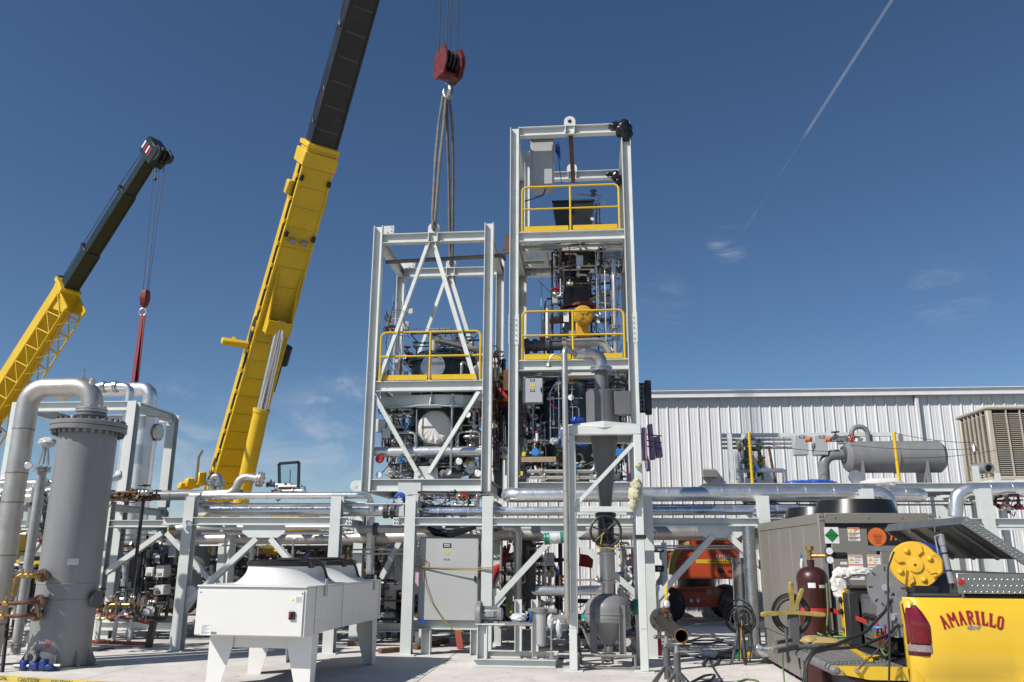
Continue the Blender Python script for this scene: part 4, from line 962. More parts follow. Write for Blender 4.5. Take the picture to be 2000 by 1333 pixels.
# ------------------------------------------------------------------ what the taller tower carries
def right_equipment():
    X = lambda px, py, dy: xat(px, py, YT+dy)
    Z = lambda px, py, dy: zat(px, py, YT+dy)
    # hanging enclosure at the top
    y0 = YT+.45; x0, x1 = xat(1036, 320, y0), xat(1081, 320, y0); z0, z1 = zat(1060, 362, y0), zat(1060, 272, y0)
    t = thing('enclosure', 'tall grey enclosure hung under the top beam of the taller tower', 'enclosure', ((x0+x1)/2, y0+.2, z0))
    mb = MB(); mb.box(x0, x1, y0+.02, y0+.5, z0, z1, .01); mb.build('body', BOXG, t)
    mb = MB(); mb.box(x0+.05, x1-.03, y0, y0+.019, z0+.03, z1-.14, .006); mb.build('door', BOXG, t)
    mb = MB(); mb.box(x0-.02, x1+.02, y0-.03, y0+.5, z1+.002, z1+.02); mb.build('rain_hood', BOXG, t)
    mb = MB(); mb.ibeam((x0-.1, y0+.35, RP), (x0-.1, y0+.35, RT-.23), .12, .1, (1, 0, 0)); mb.build('mounting_post', STEEL, t)
    mb = MB(); mb.tube(fillet([(x1-.2, y0+.2, z0), (x1-.25, y0+.2, z0-.16), (x0+.1, y0+.2, z0-.22), (x0-.15, y0+.2, z0-.3)], .1), .016, 8); mb.build('cable', CABR, t)
    c = at(1090, 292, y0+.4); mb = MB()
    for k in range(6): mb.ring(c+Vector((0, 0, -.03*k)), (.9, -.2, .1*k), .17-.012*k, .012, 20, 6)
    mb.tube(sag(c-Vector((.0, 0, .15)), c+Vector((.08, 0, -.9)), .05), .008, 6); tag(mb.build('cable_coil', CABB), 'coil of blue cable hung beside the tall grey enclosure', 'cable')
    # bags on the top corner
    for px, py, s, lab, sd in ((1217, 252, (.2, .17, .2), 'crumpled black plastic bag over the top right tower corner', 3), (1203, 345, (.12, .1, .14), 'small black plastic wrap on the rear top beam end', 5)):
        c = at(px, py, YT+.06 if py < 300 else YT+2.3); mb = MB(); crumple(mb, c, (s[0], s[1], s[2]*1.1), sd, 18, .1); crumple(mb, c+Vector((-.17, -.02, .06)), (s[0]*.8, s[1]*.7, s[2]*.45), sd+1, 14, .1); crumple(mb, c+Vector((.06, 0, -.14)), (s[0]*.75, s[1]*.8, s[2]*.9), sd+2, 14, .1)
        tag(mb.build('plastic_bag', BAGB, ang=.9), lab, 'plastic bag')
    # hopper on the top deck
    c = at(1120, 420, YT+1.3); zt = zat(1120, 398, YT+1.0)
    t = thing('feed_hopper', 'black tapered hopper on the top platform of the taller tower', 'hopper', (c.x, c.y, RP))
    w = .46; mb = MB(); vs = []
    for z, k in ((RP-.05, .74), (zt-.12, 1.0), (zt, 1.0)):
        for sx, sy in ((-1, -1), (1, -1), (1, 1), (-1, 1)): vs.append((c.x+sx*w*k, c.y+sy*w*k, z))
    mb.add(vs, [(0, 1, 5, 4), (1, 2, 6, 5), (2, 3, 7, 6), (3, 0, 4, 7), (4, 5, 9, 8), (5, 6, 10, 9), (6, 7, 11, 10), (7, 4, 8, 11), (3, 2, 1, 0), (8, 9, 10, 11)]); mb.build('bin', BLK, t, smooth=False)
    mb = MB()
    for sx, sy in ((-1, 0), (1, 0), (0, -1), (0, 1)): mb.box(c.x-w-.03 if sx <= 0 and sy == 0 and sx < 0 or sy else c.x+w, c.x+w+.03 if sx > 0 or sy else c.x-w, c.y-w-.03 if sy <= 0 else c.y+w, c.y+w+.03 if sy >= 0 else c.y-w, zt-.03, zt+.01)
    mb.build('rim', BLK, t)
    mb = MB(); q = c+Vector((.16, -.5, .0)); mb.obox(Vector((q.x, q.y, RP+.16)), (.1, .08, .14), None, .02); mb.build('hoist_hook', RED, t)
    mb = MB(); mb.tube(fillet([Vector((c.x+.55, c.y-.3, RP)), Vector((c.x+.55, c.y-.3, zt+.18)), Vector((c.x+.1, c.y-.3, zt+.24))], .06), .018, 8); mb.build('overflow_pipe', SST, t)
    tangle('instrument_tubing', 'small valve tree beside the black hopper', 'tubing', (c.x+.35, c.x+.75, c.y-.4, c.y, RP+.05, zt+.25), 31, 7, (.008, .016), [SST, BRASS, SSTW], 1, 5, 0, 3)
    # agitator head and stack of flanges through the middle deck
    yc = YT+1.25; xc = xat(1128, 560, yc); zf = lambda py: zat(1128, py, yc)
    t = thing('reactor_column', 'dark flanged reactor column in the middle of the taller tower', 'reactor', (xc, yc, RQ-1.5))
    mb = MB(); mb.lathe([(.32, zf(478)), (.55, zf(484)), (.55, zf(494)), (.46, zf(496)), (.42, zf(520)), (.5, zf(524)), (.5, zf(532)), (.3, zf(536)), (.28, zf(598))], (xc, yc, 0), (0, 0, 1), 28); mb.build('agitator_head', M('oily_steel', (.06, .058, .055), .45, .5, .3, 12, .1, 30), t)
    mb = MB(); mb.lathe([(.3, zf(598)), (.44, zf(600)), (.44, zf(606)), (.3, zf(608))], (xc+.05, yc, 0), (0, 0, 1), 28); mb.build('red_ring', M('dull_red', (.16, .03, .025), .5), t)
    mb = MB(); mb.lathe([(.3, zf(608)), (.43, zf(612)), (.43, zf(622)), (.27, zf(624)), (.27, zf(652)), (.42, zf(655)), (.42, zf(668)), (.3, zf(670)), (.3, RQ-.4)], (xc-.05, yc, 0), (0, 0, 1), 28); mb.build('neck', GREYP, t)
    for zz in (zf(618), zf(661), zf(488)):
        for k in range(14):
            a = 2*math.pi*k/14; r = .38 if zz != zf(488) else .5; mb = MB(); mb.cyl((xc-.05+r*math.cos(a), yc+r*math.sin(a), zz-.1), (xc-.05+r*math.cos(a), yc+r*math.sin(a), zz+.1), .018, None, 6); mb.build('bolt', BLK, t)
    mb = MB(); mb.box(xc-.32, xc-.2, yc-.5, yc-.46, zf(640), zf(620)); mb.build('nameplate', PAPER, t)
    tangle('instrument_tubing', 'dense dark tubing and wires around the agitator head', 'tubing', (xc-.62, xc+.62, yc-.8, yc+.5, zf(575), zf(480)), 32, 30, (.008, .03), [BLK, GREYD, SST, SSTW, RUST], 3, 12, 3, 16)
    tangle('instrument_tubing', 'sample tubing hanging left of the agitator head', 'tubing', (xat(1075, 560, YT+.6), xat(1105, 560, YT+.6), YT+.4, YT+1.0, zf(600), zf(525)), 33, 8, (.008, .016), None, 1, 4, 1, 5)
    tangle('instrument_tubing', 'sample tubing and lamp fittings by the right column at mid height', 'tubing', (xat(1165, 570, YT+.5), xat(1213, 570, YT+.5), YT+.3, YT+1.4, RQ+.05, zf(500)), 34, 14, (.006, .02), None, 2, 6, 1, 8)
    tangle('instrument_tubing', 'dark piping at the rear of the middle deck of the taller tower', 'tubing', (xc-.95, xc+1.0, yc+.2, yc+1.0, RQ+.1, zf(485)), 40, 26, (.01, .035), [BLK, GREYD, SSTW, RUST], 0, 9, 2, 14)
    tangle('instrument_tubing', 'dark piping behind the low vessel of the taller tower', 'tubing', (xc-1.0, xc+1.0, yc+.4, yc+1.0, RB+.1, RQ-.3), 41, 36, (.015, .05), [BLK, GREYD, TEAL, SSTW], 0, 12, 4, 16)
    tangle('instrument_tubing', 'dark hoses crowding the left of the low bay in the taller tower', 'tubing', (RX+.05, RX+.85, YT+.6, YT+1.5, RB+.2, RQ-.4), 42, 24, (.012, .035), [BLK, GREYD, SST, RUST], 2, 9, 2, 14)
    # yellow actuator disc
    c = at(1139, 616, YT+.35); t = thing('valve_actuator', 'round yellow actuator behind the middle platform rail', 'actuator', c)
    nrm = Vector((.12, -1, -.15)).normalized(); A = M('actuator_yellow', (.68, .36, .03), .45, 0, .06, 6)
    mb = MB(); mb.lathe([(.19, -.3), (.19, -.05), (.22, -.045), (.22, .0), (.19, .012), (.185, .06), (.14, .075)], c, nrm, 28); b = mb.build('housing', A, t)
    d, s_, u = frame(nrm)
    for k in range(4):
        a = math.pi/4+math.pi/2*k; dd = s_*math.cos(a)+u*math.sin(a); mb = MB(); mb.bar(c+nrm*.08+dd*.04, c+nrm*.07+dd*.17, .05, .03, nrm); mb.build('rib', A, b)
    mb = MB(); mb.obox(c+Vector((-.02, .3, -.25)), (.3, .25, .3), None, .03); mb.build('gearbox', A, t)
    # deck pipes
    Yp = YT+.55
    pipe('header_pipe', 'dark grey flanged pipe lying across the middle platform', 'pipe', [at(1026, 677, Yp), at(1100, 674, Yp)], .12, GREYD, flanges=((.03, 1.5), (.25, 1.35), (.6, 1.5)))
    pipe('header_pipe', 'pale steel pipe lying across the middle platform', 'pipe', [at(1100, 671, Yp), at(1178, 668, Yp), at(1192, 690, Yp)], .1, SSTW, flanges=((.02, 1.3),))
    pipe('tall_riser', 'tall stainless riser with flange near the right column', 'pipe', [at(1197, 508, YT+.5), at(1205, 740, YT+.5)], .062, SST, flanges=((.58, 2.0), (.66, 1.5)))
    pipe('post', 'grey square post left of the reactor column', 'post', [at(1070, 600, YT+.9), at(1071, 730, YT+.9)], .06, STEEL, seg=4)
    mb = MB(); mb.bar(at(1150, 588, YT+1.2), at(1212, 561, YT+1.2), .16, .05, (0, 0, 1)); tag(mb.build('timber_plank', M('pale_timber', (.42, .31, .19), .7, 0, .2, 10)), 'pale timber plank wedged across the taller tower', 'plank')
    mb = MB(); p = at(1075, 628, YT+.9); q = at(1108, 626, YT+.9); mb.bar(p, q, .1, .1); tag(mb.build('timber_block', BRN), 'brown timber packing beside the reactor neck', 'timber')
    # ---- lower bay
    xv = xat(1108, 830, YT+1.2); yv = YT+1.25
    t = thing('process_vessel', 'dark blue-green vessel low inside the taller tower', 'vessel', (xv, yv, RB))
    zt = zat(1108, 752, yv); mb = MB(); mb.lathe([(.2, RB+.1), (.5, RB+.18), (.72, RB+.5), (.72, zt-.12), (.68, zt-.04), (.4, zt+.1), (.1, zt+.14)], (xv, yv, 0), (0, 0, 1), 40); mb.build('shell', TEAL, t)
    mb = MB(); mb.lathe([(.1, zt+.1), (.3, zt+.12), (.3, zt+.2), (.2, zt+.21), (.2, RQ-.25)], (xv, yv, 0), (0, 0, 1), 24); mb.build('top_nozzle', TEAL, t)
    c = at(1123, 787, YT+.5); mb = MB(); mb.lathe([(.06, 0), (.06, .08), (.045, .09)], c, (0, -1, 0), 16); mb.build('sight_port', GREYP, t)
    y0 = YT+.12; x0, x1 = xat(1020, 760, y0), xat(1060, 760, y0)
    enclosure('control_box', 'blue-grey control box with yellow tag under the middle platform', x0, x1, y0, y0+.22, zat(1040, 787, y0), zat(1040, 738, y0), BOXG, ((.5, .9, .1, .05, INK), (.5, .68, .11, .05, TAG), (.5, .48, .1, .05, INK)), (.93, .5))
    bx = lambda a, b, c_, d_, y1, y2: (xat(a, 850, YT+.5), xat(b, 850, YT+.5), YT+y1, YT+y2, zat(1100, d_, YT+.5), zat(1100, c_, YT+.5))
    tangle('instrument_tubing', 'tubing and wires below the blue-grey control box', 'tubing', bx(1014, 1072, 790, 935, .25, 1.0), 35, 24, (.01, .03), [SST, SSTW, GREYD, GALV, BLK], 4, 9, 2, 9)
    tangle('instrument_tubing', 'thin sampling tubes in front of the low dark vessel', 'tubing', bx(1070, 1140, 735, 900, .2, .5), 36, 12, (.006, .014), [SST, SST, GALV], 2, 5, 0, 3)
    tangle('instrument_tubing', 'dark piping and fittings behind the cyclone inside the taller tower', 'tubing', bx(1185, 1232, 735, 935, .3, 1.8), 37, 26, (.01, .035), [GREYD, SST, SSTW, BLK], 3, 10, 2, 12)
    tangle('instrument_tubing', 'tubing packed under the middle deck of the taller tower', 'tubing', bx(1015, 1230, 728, 765, .5, 2.0), 38, 20, (.01, .035), [GREYD, SST, BLK, SSTW], 0, 6, 0, 12)
    tangle('pipe_spool', 'cross pipes and valves on the base beam of the taller tower', 'piping', bx(1015, 1232, 885, 938, .25, .9), 39, 18, (.02, .05), [SSTW, SST, GREYD], 4, 9, 0, 6)
    for k, (py, r, a, b, lab) in enumerate(((921, .04, 1030, 1160, 'bare steel line low across the taller tower'), (933, .035, 1035, 1165, 'lowest bare steel line across the taller tower'))):
        pipe('process_line', lab, 'pipe', [at(a, py, YT+.15), at(b, py, YT+.15), at(b+8, py-40, YT+.15)], r, SSTW, flanges=((.2, 1.8), (.7, 1.8)))
    mb = MB(); mb.box(xat(1012, 900, YT+.1), xat(1086, 900, YT+.1), YT+.06, YT+.1, zat(1050, 903, YT+.1), zat(1050, 893, YT+.1)); tag(mb.build('timber_plank', M('pale_timber', (.42, .31, .19))), 'weathered plank lying low in the taller tower', 'plank')
    # coloured odds and ends
    c = at(1046, 884, YT+.1); g = thing('flow_meter', 'round blue flow meter head low in the taller tower', 'meter', c); mb = MB(); mb.lathe([(.05, -.12), (.085, -.1), (.085, 0), (.07, .02)], c, (0, -1, .1), 20); mb.build('head', BLUP, g); mb = MB(); mb.cyl(c+Vector((-.14, .06, 0)), c+Vector((.16, .06, 0)), .035, None, 12); mb.build('pipe', SST, g)
    c = at(1049, 855, YT+.12); g = thing('sight_tube', 'red and clear flow tube above the blue meter', 'meter', c); mb = MB(); mb.cyl(c-Vector((0, 0, .1)), c+Vector((0, 0, .12)), .03, None, 12); mb.build('tube', WHTP, g)
    for dz in (-.1, .12): mb = MB(); mb.cyl(c+Vector((0, 0, dz-.02)), c+Vector((0, 0, dz+.02)), .045, None, 12); mb.build('end_cap', RED, g)
    for px, py, sz, m, lab in ((1128, 822, (.16, .1, .08), TARP, 'blue plastic wrap on the low dark vessel'), (1083, 862, (.1, .07, .07), PLAST, 'clear plastic wrap bundled by the steel tubes'), (1137, 868, (.12, .1, .06), TARP, 'blue plastic wrap hanging behind the cyclone stand'), (1095, 852, (.05, .07, .16), TARP, 'narrow blue plastic wrap beside the vertical pipe')):
        c = at(px, py, YT+.35); mb = MB(); crumple(mb, c, sz, px, 16, .2); tag(mb.build('plastic_wrap', m, ang=.9), lab, 'plastic wrap')
    for px, py, lab in ((1023, 887, 'yellow tag on a dark valve in the taller tower'), (1018, 925, 'tilted yellow tag near the tower base beam')):
        c = at(px, py, YT+.05); mb = MB(); mb.obox(c, (.07, .01, .09), Matrix.Rotation(.2, 3, 'Y')); tag(mb.build('tag', TAG), lab, 'tag')
    mb = MB(); mb.tube(fillet([at(1083, 752, YT+.2), at(1072, 772, YT+.2), at(1075, 790, YT+.2), at(1090, 800, YT+.2)], .2), .01, 6); tag(mb.build('purple_conduit', CABP), 'thin purple conduit looping beside the control box', 'conduit')
    for k in range(3):
        mb = MB(); mb.tube([at(1222+k*2, 750, YT+.5), at(1226+k, 850, YT+.5), at(1228+k*2, 930, YT+.5)], .014, 6); tag(mb.build('purple_conduit', CABP), ('purple conduit nearest the reactor inside the right tower column', 'middle purple conduit of three inside the right tower column', 'purple conduit closest to the right tower column')[k], 'conduit', 'purple conduits by the right column')
    mb = MB(); mb.obox(at(1213, 885, YT+.8), (.3, .2, .16), None, .02); tag(mb.build('blue_box', BLUP), 'small bright blue box behind the cyclone stand', 'box')
    # gooseneck lamp
    # heat-exchanger header with round openings on the right flank
    xb = RX+RW+.22; t = thing('tube_header', 'black header plate with rows of round plugs on the tower flank', 'tube header', (xb+.1, YT+1.2, zat(1262, 810, YT+.9)))
    z0, z1 = zat(1262, 806, YT+.9), zat(1262, 748, YT+.9); mb = MB(); mb.box(xb, xb+.22, YT+.9, YT+.98, z0, z1, .01); mb.build('plate', BLK, t)
    mb = MB(); mb.box(xb+.16, xb+.3, YT+.84, YT+1.0, z0-.05, z1+.05, .02); mb.build('edge_block', BLK, t)
    src = None
    for i in range(2):
        for j in range(6):
            p = Vector((xb+.05+i*.09, YT+.895, z0+.08+j*(z1-z0-.12)/5.5))
            if src is None: mb = MB(); mb.ring(p, (0, 1, 0), .028, .007, 14, 6); src = mb.build('plug_ring', GALV, t); p0 = p.copy()
            else: rep(src, t, p-p0)
    # mauve foam boards strapped to the flank
    PUR = M('mauve_foam_board', (.36, .26, .37), .8, 0, .08, 6)
    for i, (px, py, w, h) in enumerate(((1258, 862, .14, .95), (1272, 858, .12, 1.05), (1285, 868, .16, .62), (1264, 900, .1, .45))):
        c = at(px, py+6, YT+.9+.12*i); mb = MB(); mb.obox(c, (w*.85, .26, h*.72), Matrix.Rotation(-.06*i, 3, 'Y'), .01); tag(mb.build('foam_board', PUR), ('narrow mauve foam board nearest the tower column', 'tallest mauve foam board strapped to the tower flank', 'short mauve foam board at the outer end of the stack', 'small mauve foam offcut under the strapped boards')[i], 'foam board', 'foam boards on the tower flank')
    for k, (py, dz) in enumerate(((847, -.1), (858, -.16), (868, .06))):
        p = at(1243, py, YT+.7); mb = MB(); mb.bar(p, at(1292, py+5+k*2, YT+1.0), .012, .025); tag(mb.build('purple_strap', CABP), ('upper purple strap round the mauve foam boards', 'middle purple strap round the mauve foam boards', 'lowest purple strap round the mauve foam boards')[k], 'strap', 'purple straps on the foam boards')
right_equipment()
# ------------------------------------------------------------------ pipes lying on the racks
BLUF = M('blue_protective_film', (.56, .61, .7), .27, .88, .2, 5, .25, 14)
def rack_pipes():
    P = pipe
    P('insulated_pipe', 'slim foil-clad pipe along the top of the left rack', 'pipe', [at(372, 969, 15.05), at(705, 968, 15.05), at(722, 970, 15.25), at(727, 1003, 15.25)], .062, ALU, bands=.3)
    P('insulated_pipe', 'thick foil-clad pipe above the left rack beam', 'pipe', [at(372, 999, 15.35), at(777, 998, 15.35)], .1, ALU, bands=.42, flanges=((.98, 1.5, GREYD), (.945, 1.4, GREYD)))
    P('conduit', 'thin ribbed conduit between the two foil-clad pipes on the left rack', 'conduit', [at(372, 985, 15.1), at(800, 985, 15.1)], .02, GALV)
    P('process_pipe', 'dark grey pipe crossing behind the tall grey vessel', 'pipe', [at(205, 970, 16.3), at(400, 967, 16.3), at(470, 966, 16.0)], .1, GREYP, bands=.9)
    P('process_pipe', 'pale steel pipe curling up to a bolted flange on the left rack', 'pipe', [at(400, 966, 15.8), at(458, 964, 15.8), at(470, 930, 15.8), at(509, 937, 15.8)], .085, SSTW, .2, flanges=((2.97, 1.75),))
    P('process_pipe', 'short upright pipe cap beside the yellow boom foot', 'pipe', [at(415, 958, 15.9), at(416, 932, 15.9), at(428, 930, 15.9), at(430, 960, 15.9)], .07, SST, .09, flanges=((.6, 1.5), (2.5, 1.5)))
    P('process_pipe', 'slim polished pipe under the left rack beam', 'pipe', [at(345, 1031, 16.0), at(660, 1030, 16.0)], .05, ALU)
    P('process_pipe', 'second slim polished pipe under the left rack beam', 'pipe', [at(395, 1042, 16.1), at(690, 1041, 16.1)], .035, ALU)
    P('process_pipe', 'thick brownish pipe under the left rack beam', 'pipe', [at(330, 1054, 16.5), at(690, 1052, 16.5), at(815, 1050, 16.4)], .13, SSTW, bands=1.3)
    P('process_pipe', 'rounded pale pipe with a clamp between the two racks', 'pipe', [at(700, 1034, 15.6), at(870, 1033, 15.6)], .075, SSTW, flanges=((.2, 1.6, GREYD),))
    P('insulated_pipe', 'foil-wrapped drop pipe between the left and middle racks', 'pipe', [at(725, 1010, 16.3), at(723, 1128, 16.3)], .085, ALU, bands=.35, flanges=((.985, 1.6, GREYD),))
    # big header in front of the taller tower, along the right racks
    P('insulated_pipe', 'large silver header pipe running right past the cyclone stand', 'pipe', [at(1003, 966, 16.6), at(990, 968, 15.35), at(1738, 963, 15.35), at(1738, 1000, 15.35)], .13, ALU, .22, bands=.52)
    P('insulated_pipe', 'short silver pipe end above the chiller fan', 'pipe', [at(1735, 965, 15.9), at(1800, 966, 15.9), at(1790, 972, 16.6)], .115, ALU, .15, bands=.3)
    P('insulated_pipe', 'silver pipe partly in blue film on the middle rack', 'pipe', [at(828, 1000, 15.2), at(945, 999, 15.2)], .075, BLUF, bands=.36, bandmat=ALU)
    P('insulated_pipe', 'silver pipe behind the cyclone on the middle rack', 'pipe', [at(958, 999, 15.2), at(1260, 998, 15.2)], .08, ALU, bands=.4)
    P('insulated_pipe', 'blue-filmed silver pipe under the big header on the right rack', 'pipe', [at(1268, 998, 15.2), at(1560, 996, 15.2)], .085, BLUF, bands=.4, bandmat=ALU)
    P('process_pipe', 'broad grey-brown pipe under the right rack beam', 'pipe', [at(1262, 1042, 16.2), at(1640, 1040, 16.2)], .13, SSTW, bands=1.1)
    P('process_pipe', 'broad grey-brown pipe under the middle rack beam', 'pipe', [at(812, 1046, 16.3), at(1255, 1043, 16.3)], .11, SSTW, bands=1.1)
    P('insulated_pipe', 'silver pipe turning down beside the tan cooler', 'pipe', [at(1866, 1010, 15.2), at(1868, 968, 15.2), at(1890, 957, 15.2), at(2060, 955, 15.2)], .12, ALU, .24, bands=.45)
    P('process_pipe', 'steel drop pipe with bolted flanges behind the pump', 'pipe', [at(985, 1031, 15.4), at(1011, 1032, 15.4), at(1012, 1205, 15.4)], .078, SSTW, .13, flanges=((1.9, 1.7), ))
    P('insulated_pipe', 'silver cross pipe behind the cyclone hopper', 'pipe', [at(1038, 1155, 15.5), at(1190, 1153, 15.5)], .085, ALU, bands=.42)
    # dark quilted jacket over the tee
    mb = MB(); c0 = at(1036, 1085, 15.5); c1 = at(1036, 1190, 15.5)
    mb.tube([c0.lerp(c1, k/9)+Vector((.01*math.sin(k*2), 0, 0)) for k in range(10)], [.09+.012*math.sin(k*3.1) for k in range(10)], 14); mb.cyl(at(1034, 1150, 15.5), at(1046, 1150, 15.5), .1, None, 14)
    tag(mb.build('insulation_jacket', M('dark_quilt_jacket', (.07, .07, .068), .7, 0, .2, 9, .4, 30)), 'dark quilted jacket around the pipe tee behind the pump', 'insulation')
    v = P('insulated_pipe', 'tall foil-clad drop pipe beside the chiller', 'pipe', [at(1461, 1028, 14.55), at(1474, 1262, 14.55), at(1484, 1272, 14.5), at(1530, 1272, 14.5)], .105, ALUD, .2, bands=.62)
    P('process_pipe', 'shiny stainless upright pipe behind the foil-clad drop pipe', 'pipe', [at(1446, 1094, 16.6), at(1452, 1230, 16.6)], .16, SST, flanges=((.0, 1.1), ))
    # thin instrument tubes along the racks
    k = 0
    for px0, px1, py, Y, m, lab in ((690, 945, 1074, 15.7, SST, 'upper thin tube crossing above the grey cabinet'), (690, 945, 1082, 15.7, SST, 'lower thin tube crossing above the grey cabinet'), (1265, 1480, 1067, 15.0, GALV, 'upper thin tube above the orange lift'), (1265, 1480, 1072, 15.0, GALV, 'lower thin tube above the orange lift'),
                                (185, 345, 1046, 16.9, GALV, 'upper thin tube right of the tall grey vessel'), (185, 345, 1055, 16.9, GALV, 'lower thin tube right of the tall grey vessel'), (1265, 1900, 987, 15.4, GREYD, 'dark conduit under the big header on the right rack'), (1500, 1990, 980, 15.5, GREYD, 'second dark conduit along the right rack'), (390, 650, 1066, 15.9, GALV, 'thin tube behind the left rack braces')):
        P('instrument_tube', lab, 'tube', [at(px0, py, Y), at(px1, py-1, Y)], .016, m)
    # thin stand pipes in the left rack bay
    for px, y0, y1, lab in ((441, 1038, 1130, 'thin stand pipe left of the rack gusset'), (573, 1052, 1105, 'thin stand pipe right of the rack gusset'), (492, 1060, 1130, 'thicker stand pipe in the middle of the left rack')):
        P('stand_pipe', lab, 'pipe', [at(px+8, y0, 15.4), at(px, y0, 15.4), at(px-4, y1+40, 15.4)], .022 if px != 492 else .05, SST, .04)
    # cable tray and loose wiring under the shorter tower
    t = thing('cable_tray', 'wire cable tray with loose leads under the shorter tower', 'cable tray', at(880, 985, 16.6)); 
    for py in (966, 972, 978):
        mb = MB(); mb.cyl(at(800, py, 16.7), at(965, py, 16.7), .008, None, 6); mb.build('wire', GALV, t)
    for px in range(805, 965, 18):
        mb = MB(); mb.tube([at(px, 966, 16.7), at(px, 980, 16.7), at(px+3, 982, 17.2)], .006, 6); mb.build('wire', GALV, t)
    tangle('instrument_tubing', 'heap of dark hoses and leads under the base beam of the shorter tower', 'tubing', (xat(770, 985, 16.2), xat(945, 985, 16.2), 15.6, 16.6, 2.35, 2.85), 51, 16, (.012, .03), [BLK, GREYD, GALV, SST], 1, 5, 2, 20)
    mb = MB(); c = at(778, 980, 16.0)
    for k in range(7): mb.ring(c+Vector((0, .02*k, .01*k)), (.1, 1, .15*math.sin(k)), .1+.004*k, .008, 24, 6)
    tag(mb.build('cable_coil', CABB), 'coil of blue hose on the rack below the shorter tower', 'hose')
    mb = MB(); c = at(790, 972, 16.8); mb.box(c.x-.12, c.x+.35, 16.7, 16.9, 1.0, 3.1); tag(mb.build('support_post', STEEL), 'grey support post under the shorter tower', 'post')
    mb = MB(); c0 = at(870, 1040, 15.2); mb.tube([at(835, 1030, 15.3), at(850, 1040, 15.3), at(880, 1043, 15.3), at(905, 1037, 15.3), at(930, 1030, 15.3)], [.03, .07, .08, .06, .03], 10); tag(mb.build('plastic_bag', BAGB, ang=.9), 'black plastic sheet hanging over the grey cabinet', 'plastic bag')
    tangle('instrument_tubing', 'small valves on top of the right rack near the cooler', 'tubing', (xat(1440, 980, 15.6), xat(1560, 980, 15.6), 15.5, 15.8, 2.45, 2.75), 52, 6, (.012, .03), [GREYD, BLK, SST], 0, 5, 0, 2)
    tangle('instrument_tubing', 'red-handled valves on the rack in front of the tan cooler', 'tubing', (xat(1950, 990, 15.2), xat(1995, 990, 15.2), 15.0, 15.4, 2.4, 2.8), 53, 8, (.012, .03), [GREYD, BLK, RED], 0, 6, 0, 2)
    tangle('instrument_tubing', 'pipe fittings on top of the rack beside the open crane cab', 'tubing', (xat(515, 962, 15.9), xat(605, 962, 15.9), 15.7, 16.1, 2.72, 3.0), 54, 9, (.012, .03), [SST, GREYD, SSTW], 1, 4, 0, 2)
    # clutter behind and under the racks
    bx = lambda a, b, c_, d_, Y, y2: (xat(a, 1050, Y), xat(b, 1050, Y), Y, y2, max(.12, zat((a+b)/2, d_, Y)), zat((a+b)/2, c_, Y))
    G2 = [SST, SSTW, GREYD, BLK, GREYD, RUST, STEEL]  # extra dark paints in this mix stand in for deeper shade under the racks
    tangle('process_skid', 'valves and junction boxes on the skid right of the tall vessel', 'piping', bx(175, 262, 1060, 1200, 16.9, 18.2), 61, 26, (.012, .04), G2, 4, 9, 3, 10)
    tangle('process_skid', 'piping and gauges on the skid between vessel and left rack column', 'piping', bx(262, 350, 1060, 1210, 16.9, 18.2), 62, 26, (.012, .045), G2, 4, 9, 2, 9)
    tangle('process_skid', 'piping behind the braces of the left rack', 'piping', bx(375, 520, 1058, 1140, 16.4, 18.0), 63, 28, (.015, .05), G2+[TEAL], 3, 10, 2, 8)
    tangle('process_skid', 'piping behind the white cooler fans', 'piping', bx(520, 650, 1058, 1140, 16.4, 18.0), 64, 24, (.015, .05), G2+[BRN], 3, 9, 1, 8)
    tangle('process_skid', 'piping and hoses between the left rack and the grey cabinet', 'piping', bx(668, 800, 1035, 1230, 16.5, 17.6), 65, 24, (.015, .05), G2, 2, 8, 2, 14)
    tangle('process_skid', 'pipework behind the drop pipe and the cyclone stand', 'piping', bx(965, 1110, 1050, 1230, 16.2, 17.2), 66, 24, (.012, .05), [SST, SSTW, GREYD, GALV, BLK], 3, 10, 2, 10)
    tangle('process_skid', 'stainless tubing behind the right leg of the cyclone stand', 'piping', bx(1205, 1262, 1055, 1230, 15.3, 16.4), 67, 20, (.012, .045), [SST, SSTW, SST, GALV], 3, 9, 1, 8)
    DK = [BLK, GREYD, RUST, SSTW, TEAL]
    tangle('process_skid', 'dark valves and pipes deep behind the skid beside the tall vessel', 'piping', bx(180, 350, 1040, 1215, 18.6, 20.0), 68, 40, (.02, .07), DK, 0, 14, 5, 14)
    tangle('process_skid', 'dark pipes and boxes deep behind the left rack', 'piping', bx(380, 660, 1058, 1200, 18.4, 20.4), 69, 46, (.02, .08), DK+[CRY], 0, 14, 6, 16)
    tangle('process_skid', 'dark hoses and pipes deep behind the grey cabinet bay', 'piping', bx(670, 960, 1050, 1230, 18.0, 19.4), 70, 42, (.02, .07), DK, 0, 12, 5, 18)
    tangle('process_skid', 'dark pipes deep behind the cyclone stand', 'piping', bx(960, 1100, 1060, 1240, 17.6, 19.0), 76, 20, (.02, .06), DK, 0, 8, 3, 12)
    tangle('process_skid', 'dark pipes low behind the hopper', 'piping', bx(1105, 1262, 1180, 1260, 15.6, 17.2), 77, 22, (.02, .06), DK, 0, 9, 2, 12)
